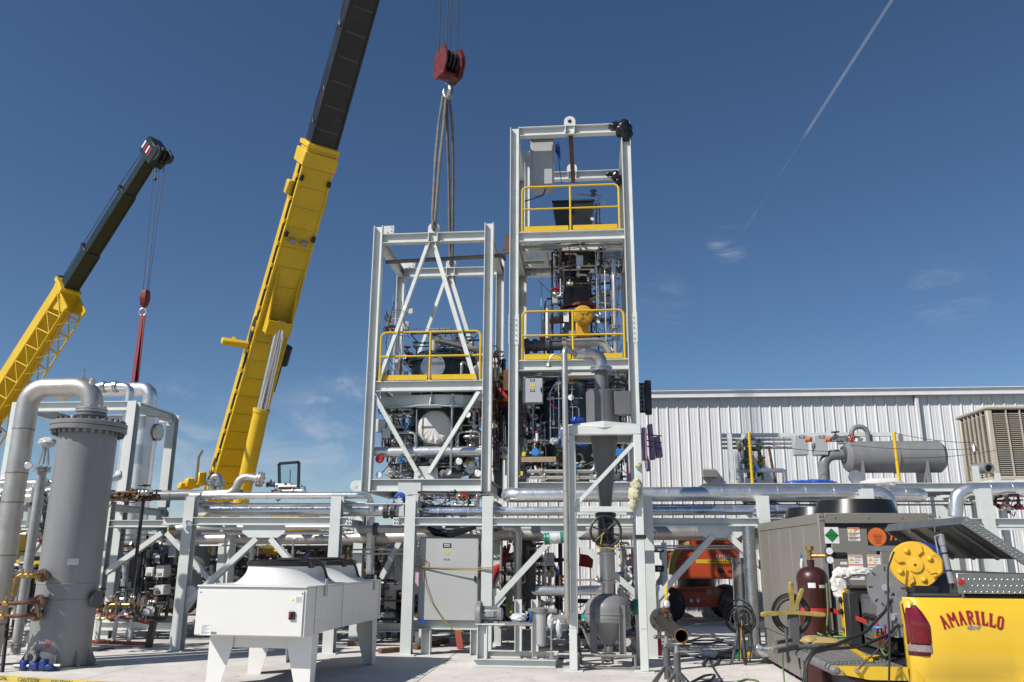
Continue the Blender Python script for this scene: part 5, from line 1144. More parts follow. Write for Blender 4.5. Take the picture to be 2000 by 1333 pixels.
    # pale skid floors and posts seen through the racks
    for i, (a, b, Y, z0, z1, lab) in enumerate(((165, 352, 16.8, .16, .32, 'white skid base beam right of the tall vessel'), (165, 352, 18.6, .16, .32, 'white skid base beam farther behind the tall vessel'), (380, 660, 17.6, .16, .32, 'white skid base beam behind the white cooler'), (690, 950, 16.9, .2, .36, 'grey skid base beam behind the grey cabinet'), (960, 1265, 17.0, .1, .26, 'grey skid base beam behind the cyclone stand'))):
        x0, x1 = xat(a, 1200, Y), xat(b, 1200, Y); t = thing('skid_base', lab, 'skid', ((x0+x1)/2, Y, 0)); mb = MB(); mb.ibeam((x0, Y, (z0+z1)/2), (x1, Y, (z0+z1)/2), z1-z0, .14, (0, 0, 1)); mb.build('beam', STEEL, t)
        for k in range(3):
            x = x0+(x1-x0)*(.04+.46*k); mb = MB(); mb.box(x-.06, x+.06, Y-.06, Y+.06, 0, z0); mb.build('foot', STEEL, t)
    W2 = M('white_cabinet', (.7, .71, .7), .4)
    for i, (a, b, c_, d_, Y, lab, m) in enumerate(((292, 338, 1062, 1082, 17.6, 'light grey box with notched corner behind the rack column', BOXG), (284, 300, 1108, 1126, 16.7, 'small cream switch box with black label', WHTP), (305, 322, 1104, 1128, 16.75, 'cream switch box behind the cable stand', WHTP), (300, 321, 1143, 1162, 16.6, 'small white square lamp box on a post', WHTP), (395, 430, 1070, 1130, 17.9, 'grey panel standing behind the left rack', BOXG), (420, 445, 1105, 1150, 17.2, 'blue cabinet edge behind the left rack brace', BLUP), (560, 612, 1062, 1088, 17.6, 'grey rounded tank panel behind the rack', BOXG), (728, 770, 1062, 1075, 17.3, 'grey junction box above the hanging hoses', BOXG), (938, 952, 1080, 1100, 15.3, 'small grey junction box with orange leads', BOXG), (963, 1000, 1085, 1230, 17.6, 'tall grey cabinet behind the rack column', CABG2))):
        x0, x1 = xat(a, c_, Y), xat(b, c_, Y); enclosure('junction_box', lab, x0, x1, Y, Y+.3, zat(a, d_, Y), zat(a, c_, Y), m, ((.5, .25, .09, .05, INK),) if m is WHTP else (), None, 'box')
    # tank beyond the left rack and white posts
    for px, y0, y1, Y, r, lab, m in ((398, 1062, 1150, 17.4, .42, 'grey tank end behind the left rack column', GREYP), (211, 1050, 1095, 18.6, .3, 'grey tank beyond the rack bay', GREYP), (455, 1040, 1200, 16.4, .09, 'pale square post behind the left rack braces', STEEL), (766, 1075, 1230, 17.0, .12, 'white post beside the drop pipe', W2), (1188, 1060, 1235, 16.9, .12, 'dark upright cylinder behind the cyclone', GREYD), (1290, 1060, 1240, 17.5, .12, 'white post beside the orange lift', W2)):
        t = pipe('upright_tank' if r > .2 else 'support_post', lab, 'tank' if r > .2 else 'post', [at(px, y0, Y), Vector((xat(px, y0, Y), Y, max(.0, zat(px, y1, Y))))], r, m, seg=24 if r > .2 or m is GREYD else 4)
rack_pipes()
# ------------------------------------------------------------------ left foreground: tall grey vessel and its lines
def left_zone():
    b = gz(112, 1303); xv, yv = xat(113, 1290, 12.75), 12.75; r = .44
    ztop = zat(165, 838, yv); zfl = ztop
    t = thing('process_vessel', 'tall grey bolted vessel standing at the left of the yard', 'vessel', (xv, yv, 0))
    mb = MB(); mb.lathe([(r, .02), (r, zfl-.1), (r+.03, zfl-.06)], (xv, yv, 0), (0, 0, 1), 56); mb.build('shell', GREYP, t)
    for z in (.98, 1.22):
        mb = MB(); mb.lathe([(r, z-.012), (r+.006, z-.006), (r+.006, z+.006), (r, z+.012)], (xv, yv, 0), (0, 0, 1), 56, False); mb.build('weld_seam', GREYP, t)
    for z in (zfl-.065, zfl+.015):
        mb = MB(); mb.lathe([(r*.9, z), (.565, z), (.575, z+.01), (.575, z+.064), (.565, z+.074), (r*.9, z+.074)], (xv, yv, 0), (0, 0, 1), 56); mb.build('body_flange', GREYP, t)
    src = None
    for k in range(28):
        a = 2*math.pi*(k+.5)/28; p = Vector((xv+.515*math.cos(a), yv+.515*math.sin(a), zfl-.13))
        if src is None:
            mb = MB(); mb.cyl(p, p+Vector((0, 0, .27)), .018, None, 8); mb.cyl(p+Vector((0, 0, .02)), p+Vector((0, 0, .062)), .033, None, 6); mb.cyl(p+Vector((0, 0, .222)), p+Vector((0, 0, .262)), .033, None, 6); src = mb.build('stud_bolt', GREYD, t); p0 = p
        else: rep(src, t, p-p0)
    mb = MB(); mb.lathe([(.14, zfl+.09), (.14, zfl+.2), (.24, zfl+.205), (.24, zfl+.245)], (xv, yv, 0), (0, 0, 1), 28); mb.build('top_nozzle', GREYP, t)
    mb = MB(); mb.lathe([(r, .02), (r+.12, .02), (r+.12, 0), (r, 0)], (xv, yv, 0), (0, 0, 1), 48, False); mb.build('base_ring', GREYP, t)
    for k in range(10):
        a = 2*math.pi*k/10+.2; d = Vector((math.cos(a), math.sin(a), 0)); c = Vector((xv, yv, 0)); mb = MB(); mb.poly([c+d*(r-.01)+Vector((0, 0, .02)), c+d*(r+.11)+Vector((0, 0, .02)), c+d*(r+.1)+Vector((0, 0, .06)), c+d*(r+.0)+Vector((0, 0, .26))], .015, d.cross(Vector((0, 0, 1)))); mb.build('base_gusset', GREYP, t)
    mb = MB(); a = -math.pi/2+.12; n = 5; vs = []
    for i in range(n):
        aa = a+.16*(i/(n-1)-.0); 
        for z in (zat(125, 1267, yv-r), zat(125, 1254, yv-r)): vs.append((xv+(r+.003)*math.cos(aa), yv+(r+.003)*math.sin(aa), z))
    mb.add(vs, [(2*i, 2*i+2, 2*i+3, 2*i+1) for i in range(n-1)]); mb.build('red_sticker', M('faded_red_sticker', (.42, .07, .08), .5), t)
    mb = MB(); mb.lathe([(.11, 0), (.13, .01), (.13, .05)], (xv+r+.04, yv-.02, zat(215, 1170, yv)), (1, -.05, 0), 24); mb.cyl((xv+.3, yv-.02, zat(215, 1170, yv)), (xv+r+.06, yv-.02, zat(215, 1170, yv)), .085, None, 20); mb.build('side_manway', GREYD, t)
    for px, py in ((91, 1124), (84, 1175), (78, 1200), (68, 1283)):
        c = at(px, py, yv-r-.03); dirn = Vector((c.x-xv, -(r**2-min(r*.95, abs(c.x-xv))**2)**.5-.0, 0)).normalized(); s0 = Vector((xv, yv, c.z))+dirn*(r-.02); e = s0+dirn*.11
        mb = MB(); mb.cyl(s0, e, .055, None, 16); flange(mb, e+dirn*.012, dirn, .1, .03, 18, 4, .012); nz = mb.build('nozzle', GREYP if py > 1250 else M('tarnished_flange', (.2, .16, .11), .45, .6, .3, 14), t)
        mb = MB(); mb.lathe([(.02, .03), (.085, .03), (.085, .036)] if py < 1250 else [(.05, .03), (.05, .034)], e, dirn, 16); mb.build('flange_face', RUST if py < 1250 else BLK, nz)
        if py < 1250:
            o = e+dirn*.03
            if py == 1124: pts = [o, o+dirn*.12, o+dirn*.16+Vector((-.26, 0, 0)), o+dirn*.16+Vector((-.27, 0, -.3))]
            else: pts = [o, o+dirn*.2, o+dirn*.2+Vector((-.75, -.02, -.04)), o+dirn*.2+Vector((-.78, -.02, -.32))]
            mb = MB(); mb.tube(fillet(pts, .07), .03 if py != 1124 else .04, 12); mb.build('branch_pipe', RUST if py != 1124 else M('brass_dull', (.3, .19, .07), .4, .8, .3, 12), t)
            for f in (.45, .75):
                c2 = pts[1].lerp(pts[2], f); mb = MB(); mb.obox(c2, (.1, .075, .075), None, .015); mb.cyl(c2, c2+Vector((0, 0, .1)), .018, None, 8); mb.build('brass_valve', BRASS, t)
    a = -math.pi/2+.62; p = Vector((xv+(r+.004)*math.cos(a), yv+(r+.004)*math.sin(a), 1.55)); mb = MB(); mb.obox(p, (.16, .006, .1), Matrix.Rotation(a+math.pi/2, 3, 'Z')); mb.build('nameplate', GALV, t)
    # big overhead pipe from the vessel lid down to the left
    zt = zat(130, 757, yv); xl = xat(51, 835, yv)
    o = pipe('overhead_pipe', 'large bare steel pipe arching from the vessel lid to the left', 'pipe', [(xv, yv, zfl+.25), (xv, yv, zt), (xl, yv-.05, zt-.02), (xl, yv-.05, -.02)], .165, SSTW, .3, flanges=((.12, 1.45, SSTW),), seg=24)
    for z in (zat(45, 840, yv), zat(38, 925, yv), zat(25, 982, yv), zat(10, 1085, yv), .6):
        mb = MB(); mb.lathe([(.163, -.012), (.171, -.006), (.171, .006), (.163, .012)], (xl, yv-.05, z), (0, 0, 1), 24, False); mb.build('weld_bead', M('weld_tint', (.3, .25, .2), .45, .7), o)
    mb = MB(); c = at(179, 748, yv-.05); mb.cyl(c-Vector((0, 0, .08)), c+Vector((.02, 0, .07)), .05, None, 12); mb.build('vent_plug', SSTW, o)
    # thin pressure line with bagged instrument
    Yg = 13.2; xg = xat(78, 950, Yg)
    s = pipe('stand_pipe', 'slim galvanised stand pipe beside the arching pipe', 'pipe', [(xg, Yg, .1), (xg, Yg, zat(80, 912, Yg))], .075, M('zinc_pipe', (.45, .46, .46), .45, .6, .15, 6), flanges=((.985, 1.75, SST), (.05, 1.8, SST)))
    mb = MB(); p = Vector((xg, Yg, zat(80, 908, Yg)))
    for sg in (-1, 1): mb.bar(p+Vector((sg*.09, 0, 0)), p+Vector((sg*.025, 0, .36)), .03, .03)
    mb.cyl(p, p+Vector((0, 0, .3)), .018, None, 8); mb.build('actuator_yoke', SST, s)
    mb = MB(); crumple(mb, at(93, 864, Yg), (.15, .11, .09), 9, 18, .12); tag(mb.build('plastic_bag', PLAST, ang=.9), 'white plastic bag tied over the stand pipe actuator', 'plastic bag')
    for px, py, lab in ((56, 910, 'small blue-faced gauge on the arching pipe'),):
        c = at(px, py, yv-.25); g = thing('dial_gauge', lab, 'gauge', c); gauge(g, c, (.5, -1, 0), .06, SST)
    # grey frame behind with the silver column
    Yf = 16.9
    xa, xb_ = xat(36, 800, Yf), xat(262, 790, Yf); zt = zat(150, 786, Yf); xd = xat(358, 822, Yf+2.6)
    f = thing('box_framework', 'grey box frame around a silver column behind the tall vessel', 'steel frame', ((xa+xb_)/2, Yf+1, 0))
    yb = Yf+1.75
    for x, y in ((xa, Yf), (xb_, Yf), (xa, yb), (xb_, yb)):
        mb = MB(); mb.ibeam((x, y, .0), (x, y, zt), .2, .2, (0, 1, 0), .014, .01); mb.build('column', STEEL, f)
    for y in (Yf, yb):
        mb = MB(); mb.ibeam((xa+.11, y, zt-.1), (xb_-.11, y, zt-.1), .2, .16, (0, 0, 1)); mb.build('beam', STEEL, f)
    for x in (xa, xb_):
        mb = MB(); mb.ibeam((x, Yf+.11, zt-.1), (x, yb-.11, zt-.1), .2, .16, (0, 0, 1)); mb.build('beam', STEEL, f)
    xs = xat(281, 880, Yf+.9); ys = Yf+.9; zs = zat(281, 815, ys)
    k = thing('column_vessel', 'silver clad column standing inside the grey box frame', 'vessel', (xs, ys, 0))
    mb = MB(); mb.lathe([(.25, .4), (.25, zs-.02), (.23, zs)], (xs, ys, 0), (0, 0, 1), 32); mb.build('cladding', ALU, k)
    for z in (1.6, 2.3, 2.9): mb = MB(); mb.lathe([(.25, -.012), (.257, -.01), (.257, .01), (.25, .012)], (xs, ys, z), (0, 0, 1), 32, False); mb.build('band', ALU, k)
    mb = MB(); c = Vector((xs+.3, ys, zat(303, 845, ys))); mb.cyl(c-Vector((.15, 0, 0)), c, .12); flange(mb, c, (1, 0, 0), .2, .05, 20, 8, .014); mb.build('side_flange', SST, k)
    mb = MB(); c = Vector((xs-.75, ys-.5, zat(210, 912, ys-.5))); mb.cyl(c-Vector((.15, 0, 0)), c, .12); flange(mb, c, (1, -.5, 0), .22, .05, 20, 8, .014); mb.build('side_flange', SST, k)
    zz = zat(215, 752, Yf+.4)
    pipe('insulated_pipe', 'silver pipe bridging above the grey box frame', 'pipe', [(xs, ys, zs-.05), (xs, ys, zz), (xat(120, 740, ys+.3), ys+.2, zz+.02), (xat(112, 745, ys+.3), ys+.6, zz)], .16, ALU, .22, bands=.6)
    pipe('insulated_pipe', 'slimmer silver pipe with clamps above the frame beam', 'pipe', [(xat(255, 760, Yf+.2), Yf+.2, 1.5), (xat(255, 760, Yf+.2), Yf+.2, zat(220, 756, Yf+.2)), (xat(150, 757, Yf+.2), Yf+.2, zat(150, 757, Yf+.2))], .09, ALU, .16, flanges=((1.28, 1.45, SST), (1.5, 1.45, SST)))
    mb = MB(); c = at(162, 742, 13.6); mb.cyl(c-Vector((0, 0, .2)), c+Vector((0, 0, .05)), .045, None, 10); mb.cyl(c, c+Vector((0, 0, .2)), .022, None, 8); tag(mb.build('relief_valve', SST), 'upright relief valve behind the vessel lid', 'valve')
    pipe('process_pipe', 'short white pipe between the grey vessel and the frame', 'pipe', [at(198, 937, 15.0), at(232, 936, 15.0), at(232, 925, 15.6)], .065, WHTP)
    tangle('valve_train', 'brass and dark valves crossing behind the tall vessel', 'piping', (xat(198, 965, 14.2), xat(320, 965, 14.2), 14.1, 14.4, zat(250, 975, 14.2), zat(250, 962, 14.2)), 71, 16, (.014, .03), [RUST, BRASS, BLK, RUST], 0, 9, 0, 3)
    pipe('drop_hose', 'black drop pipe hanging from the brass valves', 'pipe', [at(281, 970, 14.2), at(266, 1090, 14.2), at(258, 1150, 14.2)], .03, BLK)
    tangle('valve_train', 'valve cluster at the foot of the black drop pipe', 'piping', (xat(185, 1165, 14.4), xat(275, 1165, 14.4), 14.3, 14.8, .55, .95), 72, 13, (.014, .03), [BRASS, RUST, GREYD, SST], 2, 8, 0, 4)
    tangle('valve_train', 'flanged valves left of the arching pipe', 'piping', (xat(-5, 960, 14.0), xat(26, 960, 14.0), 13.6, 14.4, 1.7, 3.0), 73, 16, (.02, .06), [SST, SSTW, GALV, GREYD], 1, 8, 1, 4)
    tangle('valve_train', 'valves between the arching pipe and the tall vessel', 'piping', (xat(60, 930, 14.0), xat(108, 930, 14.0), 13.8, 14.6, 1.9, 2.9), 74, 14, (.02, .05), [SST, SSTW, GREYD], 1, 8, 0, 3)
    tangle('valve_train', 'valves and gauges low behind the stand pipe', 'piping', (xat(10, 1150, 14.2), xat(72, 1150, 14.2), 13.6, 15.2, .2, 1.6), 75, 20, (.015, .045), [SST, GREYD, BRASS, BLK], 2, 9, 2, 8)
    for i, (py, r, m) in enumerate(((946, .07, SST), (961, .05, ALU), (973, .08, SSTW))):
        pipe('process_pipe', ('white horizontal pipe behind the arching pipe', 'slim silver pipe behind the stand pipe', 'thicker steel pipe behind the stand pipe')[i], 'pipe', [at(-10, py, 15.0+.3*i), at(112, py-2, 15.0+.3*i)], r, m)
    pipe('support_pipe', 'thin black pole leaning beside the tall vessel base', 'pipe', [at(18, 1188, 12.3), at(3, 1322, 12.0)], .028, BLK)
    # red and black low rails on stands
    Yr = 15.6
    k = thing('pipe_stand', 'red rail on short posts right of the tall vessel', 'stand', gz(230, 1252))
    p, q = at(172, 1192, Yr), at(300, 1218, Yr-.2); mb = MB(); mb.bar(p, q, .05, .07); mb.build('top_rail', M('faded_red_steel', (.33, .06, .035), .5, 0, .15, 6), k)
    p2, q2 = Vector((p.x, p.y, .06)), Vector((q.x-.05, q.y, .06)); mb = MB(); mb.bar(p2, q2, .08, .06); mb.build('base_rail', M('faded_red_steel', (.33, .06, .035)), k)
    mb = MB(); mb.bar(q+Vector((0, 0, .05)), Vector((q.x-.05, q.y, 0)), .1, .1, (0, 1, 0)); mb.build('end_post', BLK, k)
    for f in (.2, .45, .68):
        a = p.lerp(q, f); mb = MB(); mb.bar(a, Vector((a.x-.05, a.y+.05, .06)), .06, .06, (0, 1, 0)); mb.build('post', STEEL, k)
    # blue clamp by the base
    c = gz(62, 1312); k = thing('pipe_clamp', 'blue pipe clamp lying at the foot of the tall vessel', 'clamp', c); CB = M('clamp_blue', (.015, .045, .2), .5, 0, .15, 12)
    for dx, w, h in ((-.16, .1, .13), (0, .14, .1), (.14, .1, .15), (.24, .12, .08)):
        mb = MB(); mb.obox(c+Vector((dx, .05, h/2+.02)), (w, .12, h), Matrix.Rotation(dx, 3, 'Z'), .02); mb.build('jaw', CB, k)
    mb = MB(); mb.cyl(c+Vector((-.3, .02, .07)), c+Vector((.38, .08, .08)), .025, None, 8); mb.build('screw', GALV, k)
    # caution tape in front
    k = thing('caution_tape', 'yellow tape printed CAUTION stretched low across the front', 'tape', at(150, 1326, 9.0))
    p, q = at(-30, 1322, 9.0), at(360, 1341, 9.2); mb = MB(); n = 24; d = (q-p).normalized(); vs = []
    for i in range(n+1):
        c = p.lerp(q, i/n)-Vector((0, 0, .02*math.sin(math.pi*i/n))); tw = .2*math.sin(i*.7); vs += [c+Vector((0, .04*tw, .032)), c+Vector((0, -.04*tw, -.032))]
    mb.add(vs, [(2*i, 2*i+1, 2*i+3, 2*i+2) for i in range(n)]); mb.build('tape', M('tape_yellow', (.78, .60, .12), .4), k, recalc=False)
    up = Vector((0, 0, 1))
    for px in (-6, 58, 123, 190, 255, 318):
        f = (px+30)/390; c = p.lerp(q, f)-Vector((0, .016, .02*math.sin(math.pi*f))); text('lettering', 'CAUTION', INK, k, c, d, up, .052, bold=.02)
left_zone()
# ------------------------------------------------------------------ white two-fan cooler
def cooler():
    x0, x1, y0, y1, z0, z1 = -5.165, -3.65, 10.75, 13.7, .655, 1.262
    t = thing('condenser_unit', 'white two-fan cooler on tapered legs in front of the rack', 'cooler', (x1, y0, 0))
    mb = MB(); mb.box(x0+.008, x1-.008, y0+.3, y1, z0+.02, z1, .006); mb.build('casing', WHT, t)
    mb = MB(); mb.box(x0, x1, y0+.02, y0+.3, z0, z1, .006); mb.build('end_box', WHT, t)
    mb = MB(); mb.box(x0+.004, x1-.03, y0, y0+.018, z0+.012, z1-.035, .005); d = mb.build('end_cover', WHT, t)
    mb = MB(); mb.box(x0-.01, x1+.012, y0-.004, y1+.01, z1+.001, z1+.022, .004); mb.build('deck_sheet', WHT, t)
    # right flank: separate sheets with a raised joint strip
    for a, b in ((y0+.34, y0+1.28), (y0+1.36, y1-.06)):
        mb = MB(); mb.box(x1-.007, x1+.004, a, b, z0+.03, z1-.004); mb.build('side_sheet', WHT, t)
    for y in (y0+1.32, y1-.03): mb = MB(); mb.box(x1-.007, x1+.012, y-.035, y+.035, z0+.03, z1); mb.build('joint_strip', WHT, t)
    src = None
    for y in (y0+.42, y0+.48, y0+1.7, y0+1.76, y1-.16):
        for k in range(7):
            p = Vector((x1+.004, y, z0+.1+k*.075))
            if src is None: mb = MB(); mb.cyl(p, p+Vector((.004, 0, 0)), .006, None, 6); src = mb.build('rivet', GALV, t); p0 = p
            else: rep(src, t, p-p0)
    for zx in (.03, x1-x0-.07):
        mb = MB(); mb.cyl((x0+zx+.02, y0-.004, z1-.07), (x0+zx+.02, y0, z1-.07), .009, None, 8); mb.build('screw', BLK, d)
    # legs: folded tapered plates
    def leg(xa, ya, sx, sy):
        mb = MB(); w, wb, h = .34, .2, z0+.02
        mb.poly([(xa, ya, h), (xa+sx*w, ya, h), (xa+sx*w, ya, h-.16), (xa+sx*wb, ya, 0), (xa, ya, 0)], .006, (0, -sy, 0))
        mb.poly([(xa, ya, h), (xa, ya+sy*w*.6, h), (xa, ya+sy*w*.6, h-.14), (xa, ya+sy*wb*.7, 0), (xa, ya, 0)], .006, (sx, 0, 0))
        mb.build('leg', WHT, t)
    for sx, xa in ((1, x0+.06), (-1, x1-.01)):
        for sy, ya in ((1, y0+.32), (-1, y1-.06)): leg(xa, ya, sx, sy)
    leg(x0+.06, (y0+y1)/2, 1, 1)
    mb = MB(); mb.box(x0+.09, x1-.04, y0+.33, y0+.338, z0-.17, z0+.01); mb.build('leg_apron', WHT, t)
    # fan shrouds with black guards
    xc = (x0+x1)/2+.02
    for yc in (y0+.98, y0+2.23):
        mb = MB(); pr = []
        for k in range(9):
            f = k/8; pr.append((.53+.17*(1-f)**2.4, z1+.022+.25*f))
        mb.lathe(pr+[(.5, z1+.272), (.49, z1+.05)], (xc, yc, 0), (0, 0, 1), 48, False); s = mb.build('fan_shroud', WHT, t)
        mb = MB(); mb.lathe([(.49, z1+.24), (.545, z1+.262), (.55, z1+.32), (.5, z1+.325), (.48, z1+.26)], (xc, yc, 0), (0, 0, 1), 40, False); mb.build('fan_ring', M('black_plastic', (.014, .014, .015), .3), s)
        mb = MB()
        for k in range(9): mb.ring((xc, yc, z1+.335), (0, 0, 1), .1+.05*k, .004, 32, 4)
        for k in range(8):
            a = math.pi*k/8; mb.cyl((xc-.52*math.cos(a), yc-.52*math.sin(a), z1+.33), (xc+.52*math.cos(a), yc+.52*math.sin(a), z1+.33), .005, None, 4)
        mb.build('fan_guard', BLK, s)
        mb = MB(); mb.cyl((xc, yc, z1+.1), (xc, yc, z1+.36), .13, None, 20); mb.build('fan_motor', BLK, s)
        for k in range(5):
            a = 2*math.pi*k/5; dd = Vector((math.cos(a), math.sin(a), 0)); sd_ = Vector((-math.sin(a), math.cos(a), 0)); c = Vector((xc, yc, z1+.2)); mb = MB()
            mb.add([c+dd*.1-sd_*.05+Vector((0, 0, .04)), c+dd*.1+sd_*.05-Vector((0, 0, .04)), c+dd*.45+sd_*.12-Vector((0, 0, .05)), c+dd*.46-sd_*.1+Vector((0, 0, .05))], [(0, 1, 2, 3)]); mb.build('fan_blade', BLK, s, recalc=False)
        for a in (-.5, .9, 2.4):
            c = Vector((xc+.545*math.cos(a), yc+.545*math.sin(a), z1+.28)); mb = MB(); mb.obox(c, (.07, .07, .09), None, .01); mb.build('guard_bracket', BLK, s)
        e = Vector((x1-.12, yc+.06, z1+.02)); mb = MB(); mb.tube(fillet([(xc+.1, yc-.5, z1+.35), (xc+.42, yc-.42, z1+.36), (x1-.12, yc-.2, z1+.3), e], .25, 8), .02, 8); mb.build('fan_cable', CABR, t)
        for xx in (x1-.1,):
            mb = MB(); mb.cyl(e, e+Vector((0, 0, .05)), .03, None, 10); mb.build('cable_gland', BLK, t)
    for yy in (y0+.62, y1-.3):
        mb = MB(); mb.poly([(x1+.013, yy-.05, z1-.13), (x1+.013, yy+.05, z1-.13), (x1+.013, yy+.05, z1+.02), (x1+.013, yy+.03, z1+.1), (x1+.013, yy-.03, z1+.1), (x1+.013, yy-.05, z1+.02)], .008, (1, 0, 0)); mb.build('lifting_tab', GALV, t)
    # switch, labels
    c = at(570, 1203, y0); mb = MB(); mb.box(c.x-.04, c.x+.04, y0-.03, y0, c.z-.05, c.z+.05, .006); sw = mb.build('isolator_switch', BLK, d); mb = MB(); mb.obox((c.x-.012, y0-.04, c.z+.01), (.016, .02, .06), Matrix.Rotation(.3, 3, 'Y'), .003); mb.build('switch_knob', RED, sw)
    def lab(px, py, w, h, m=PAPER):
        c = at(px, py, y0); mb = MB(); mb.box(c.x-w/2, c.x+w/2, y0-.002, y0-.0004, c.z-h/2, c.z+h/2); return c, mb.build('printed_label', m, d)
    c, l = lab(579, 1172, .16, .09); mb = MB(); mb.poly([(c.x-.07, y0-.0035, c.z-.02), (c.x-.025, y0-.0035, c.z-.02), (c.x-.047, y0-.0035, c.z+.022)], .001, (0, 1, 0)); mb.build('warning_triangle', TAG, l)
    for k in range(6): mb = MB(); mb.box(c.x-.01, c.x+.07, y0-.004, y0-.0025, c.z+.03-k*.012, c.z+.033-k*.012); mb.build('print_line', M('grey_print', (.12, .12, .13)), l)
    c, l = lab(394, 1231, .15, .14)
    for k in range(8): mb = MB(); mb.box(c.x-.06, c.x+.06-.03*(k % 3), y0-.004, y0-.0025, c.z+.05-k*.015, c.z+.054-k*.015); mb.build('print_line', M('grey_print', (.12, .12, .13)), l)
    c, l = lab(410, 1238, .08, .026, M('dark_label', (.2, .19, .18), .5))
    t.rotation_euler = (0, 0, R(-4.5))
cooler()
# ------------------------------------------------------------------ grey control cabinet in the rack bay
def cabinet():
    Y = 14.95; x0, x1, z0, z1 = xat(817, 1130, 14.95), xat(934, 1130, 14.95), zat(870, 1213, 14.95), zat(870, 1050, 14.95)
    t = enclosure('control_cabinet', 'big grey control cabinet roped to the rack', x0, x1, Y, Y+.38, z0, z1, CABG2, ((.47, .9, .15, .075, INK), (.47, .805, .075, .04, TAG), (.47, .73, .1, .022, INK)), (.95, .5), 'cabinet')
    mb = MB(); mb.ibeam((x0-.2, Y+.1, z0-.075), (x1+.25, Y+.1, z0-.075), .14, .14, (0, 0, 1)); mb.build('shelf_beam', STEEL, t)
    for x in (x0+.16, x1-.05):
        mb = MB(); mb.ibeam((x, Y+.1, 0), (x, Y+.1, z0-.15), .16, .16, (1, 0, 0)); mb.build('shelf_leg', STEEL, t)
    for k in range(3):
        mb = MB(); mb.box(x1+.002, x1+.02, Y+.03, Y+.07, z0+.2+.5*k, z0+.3+.5*k); mb.build('hinge', BLK, t)
    # rope
    yr = Y-.02; k = thing('rope', 'yellow rope knotted across the grey cabinet', 'rope', at(828, 1110, yr))
    A = at(826, 1108, yr); B = at(962, 1109, 14.75)
    for dz in (0, -.025):
        mb = MB(); mb.tube(sag(A+Vector((-.2 if dz == 0 else 0, .02, .01+dz)), B+Vector((0, 0, dz)), .02, 12), .009, 6); mb.build('strand', CABY, k)
    mb = MB(); mb.tube([A, at(822, 1098, yr-.01), at(825, 1089, yr-.02), at(832, 1093, yr-.02), at(834, 1103, yr-.01), A], .008, 6); mb.sph(A, .025, 8); mb.build('loop', CABY, k)
    mb = MB(); mb.tube([A, at(828, 1135, yr-.02), at(842, 1175, yr-.02), at(862, 1207, yr-.05), at(884, 1230, yr-.1), at(905, 1234, yr-.1)], .008, 6); mb.build('tail', CABY, k)
    mb = MB(); mb.box(xat(822, 1212, Y-.03), xat(832, 1212, Y-.03), Y-.06, Y-.03, z0-.04, z0+.01); tag(mb.build('blue_tape', CABB), 'scrap of blue tape at the foot of the grey cabinet', 'tape')
    # red prop and timber bits below
    c = gz(900, 1268); mb = MB(); mb.bar(c, c+Vector((-.1, .1, .45)), .12, .08); tag(mb.build('steel_prop', M('faded_red_steel', (.33, .06, .035))), 'faded red steel prop leaning under the grey cabinet', 'prop')
    for px, py, lab in ((845, 1262, 'brown timber scrap on the slab under the cabinet'), (865, 1258, 'broken timber piece beside the red prop'), (818, 1268, 'small timber scrap near the rack column')):
        c = gz(px, py); mb = MB(); mb.obox(c+Vector((0, 0, .05)), (.28, .12, .08), Matrix.Rotation(px, 3, 'Z') @ Matrix.Rotation(.2, 3, 'X'), .01); tag(mb.build('timber_scrap', BRN), lab, 'timber')
cabinet()
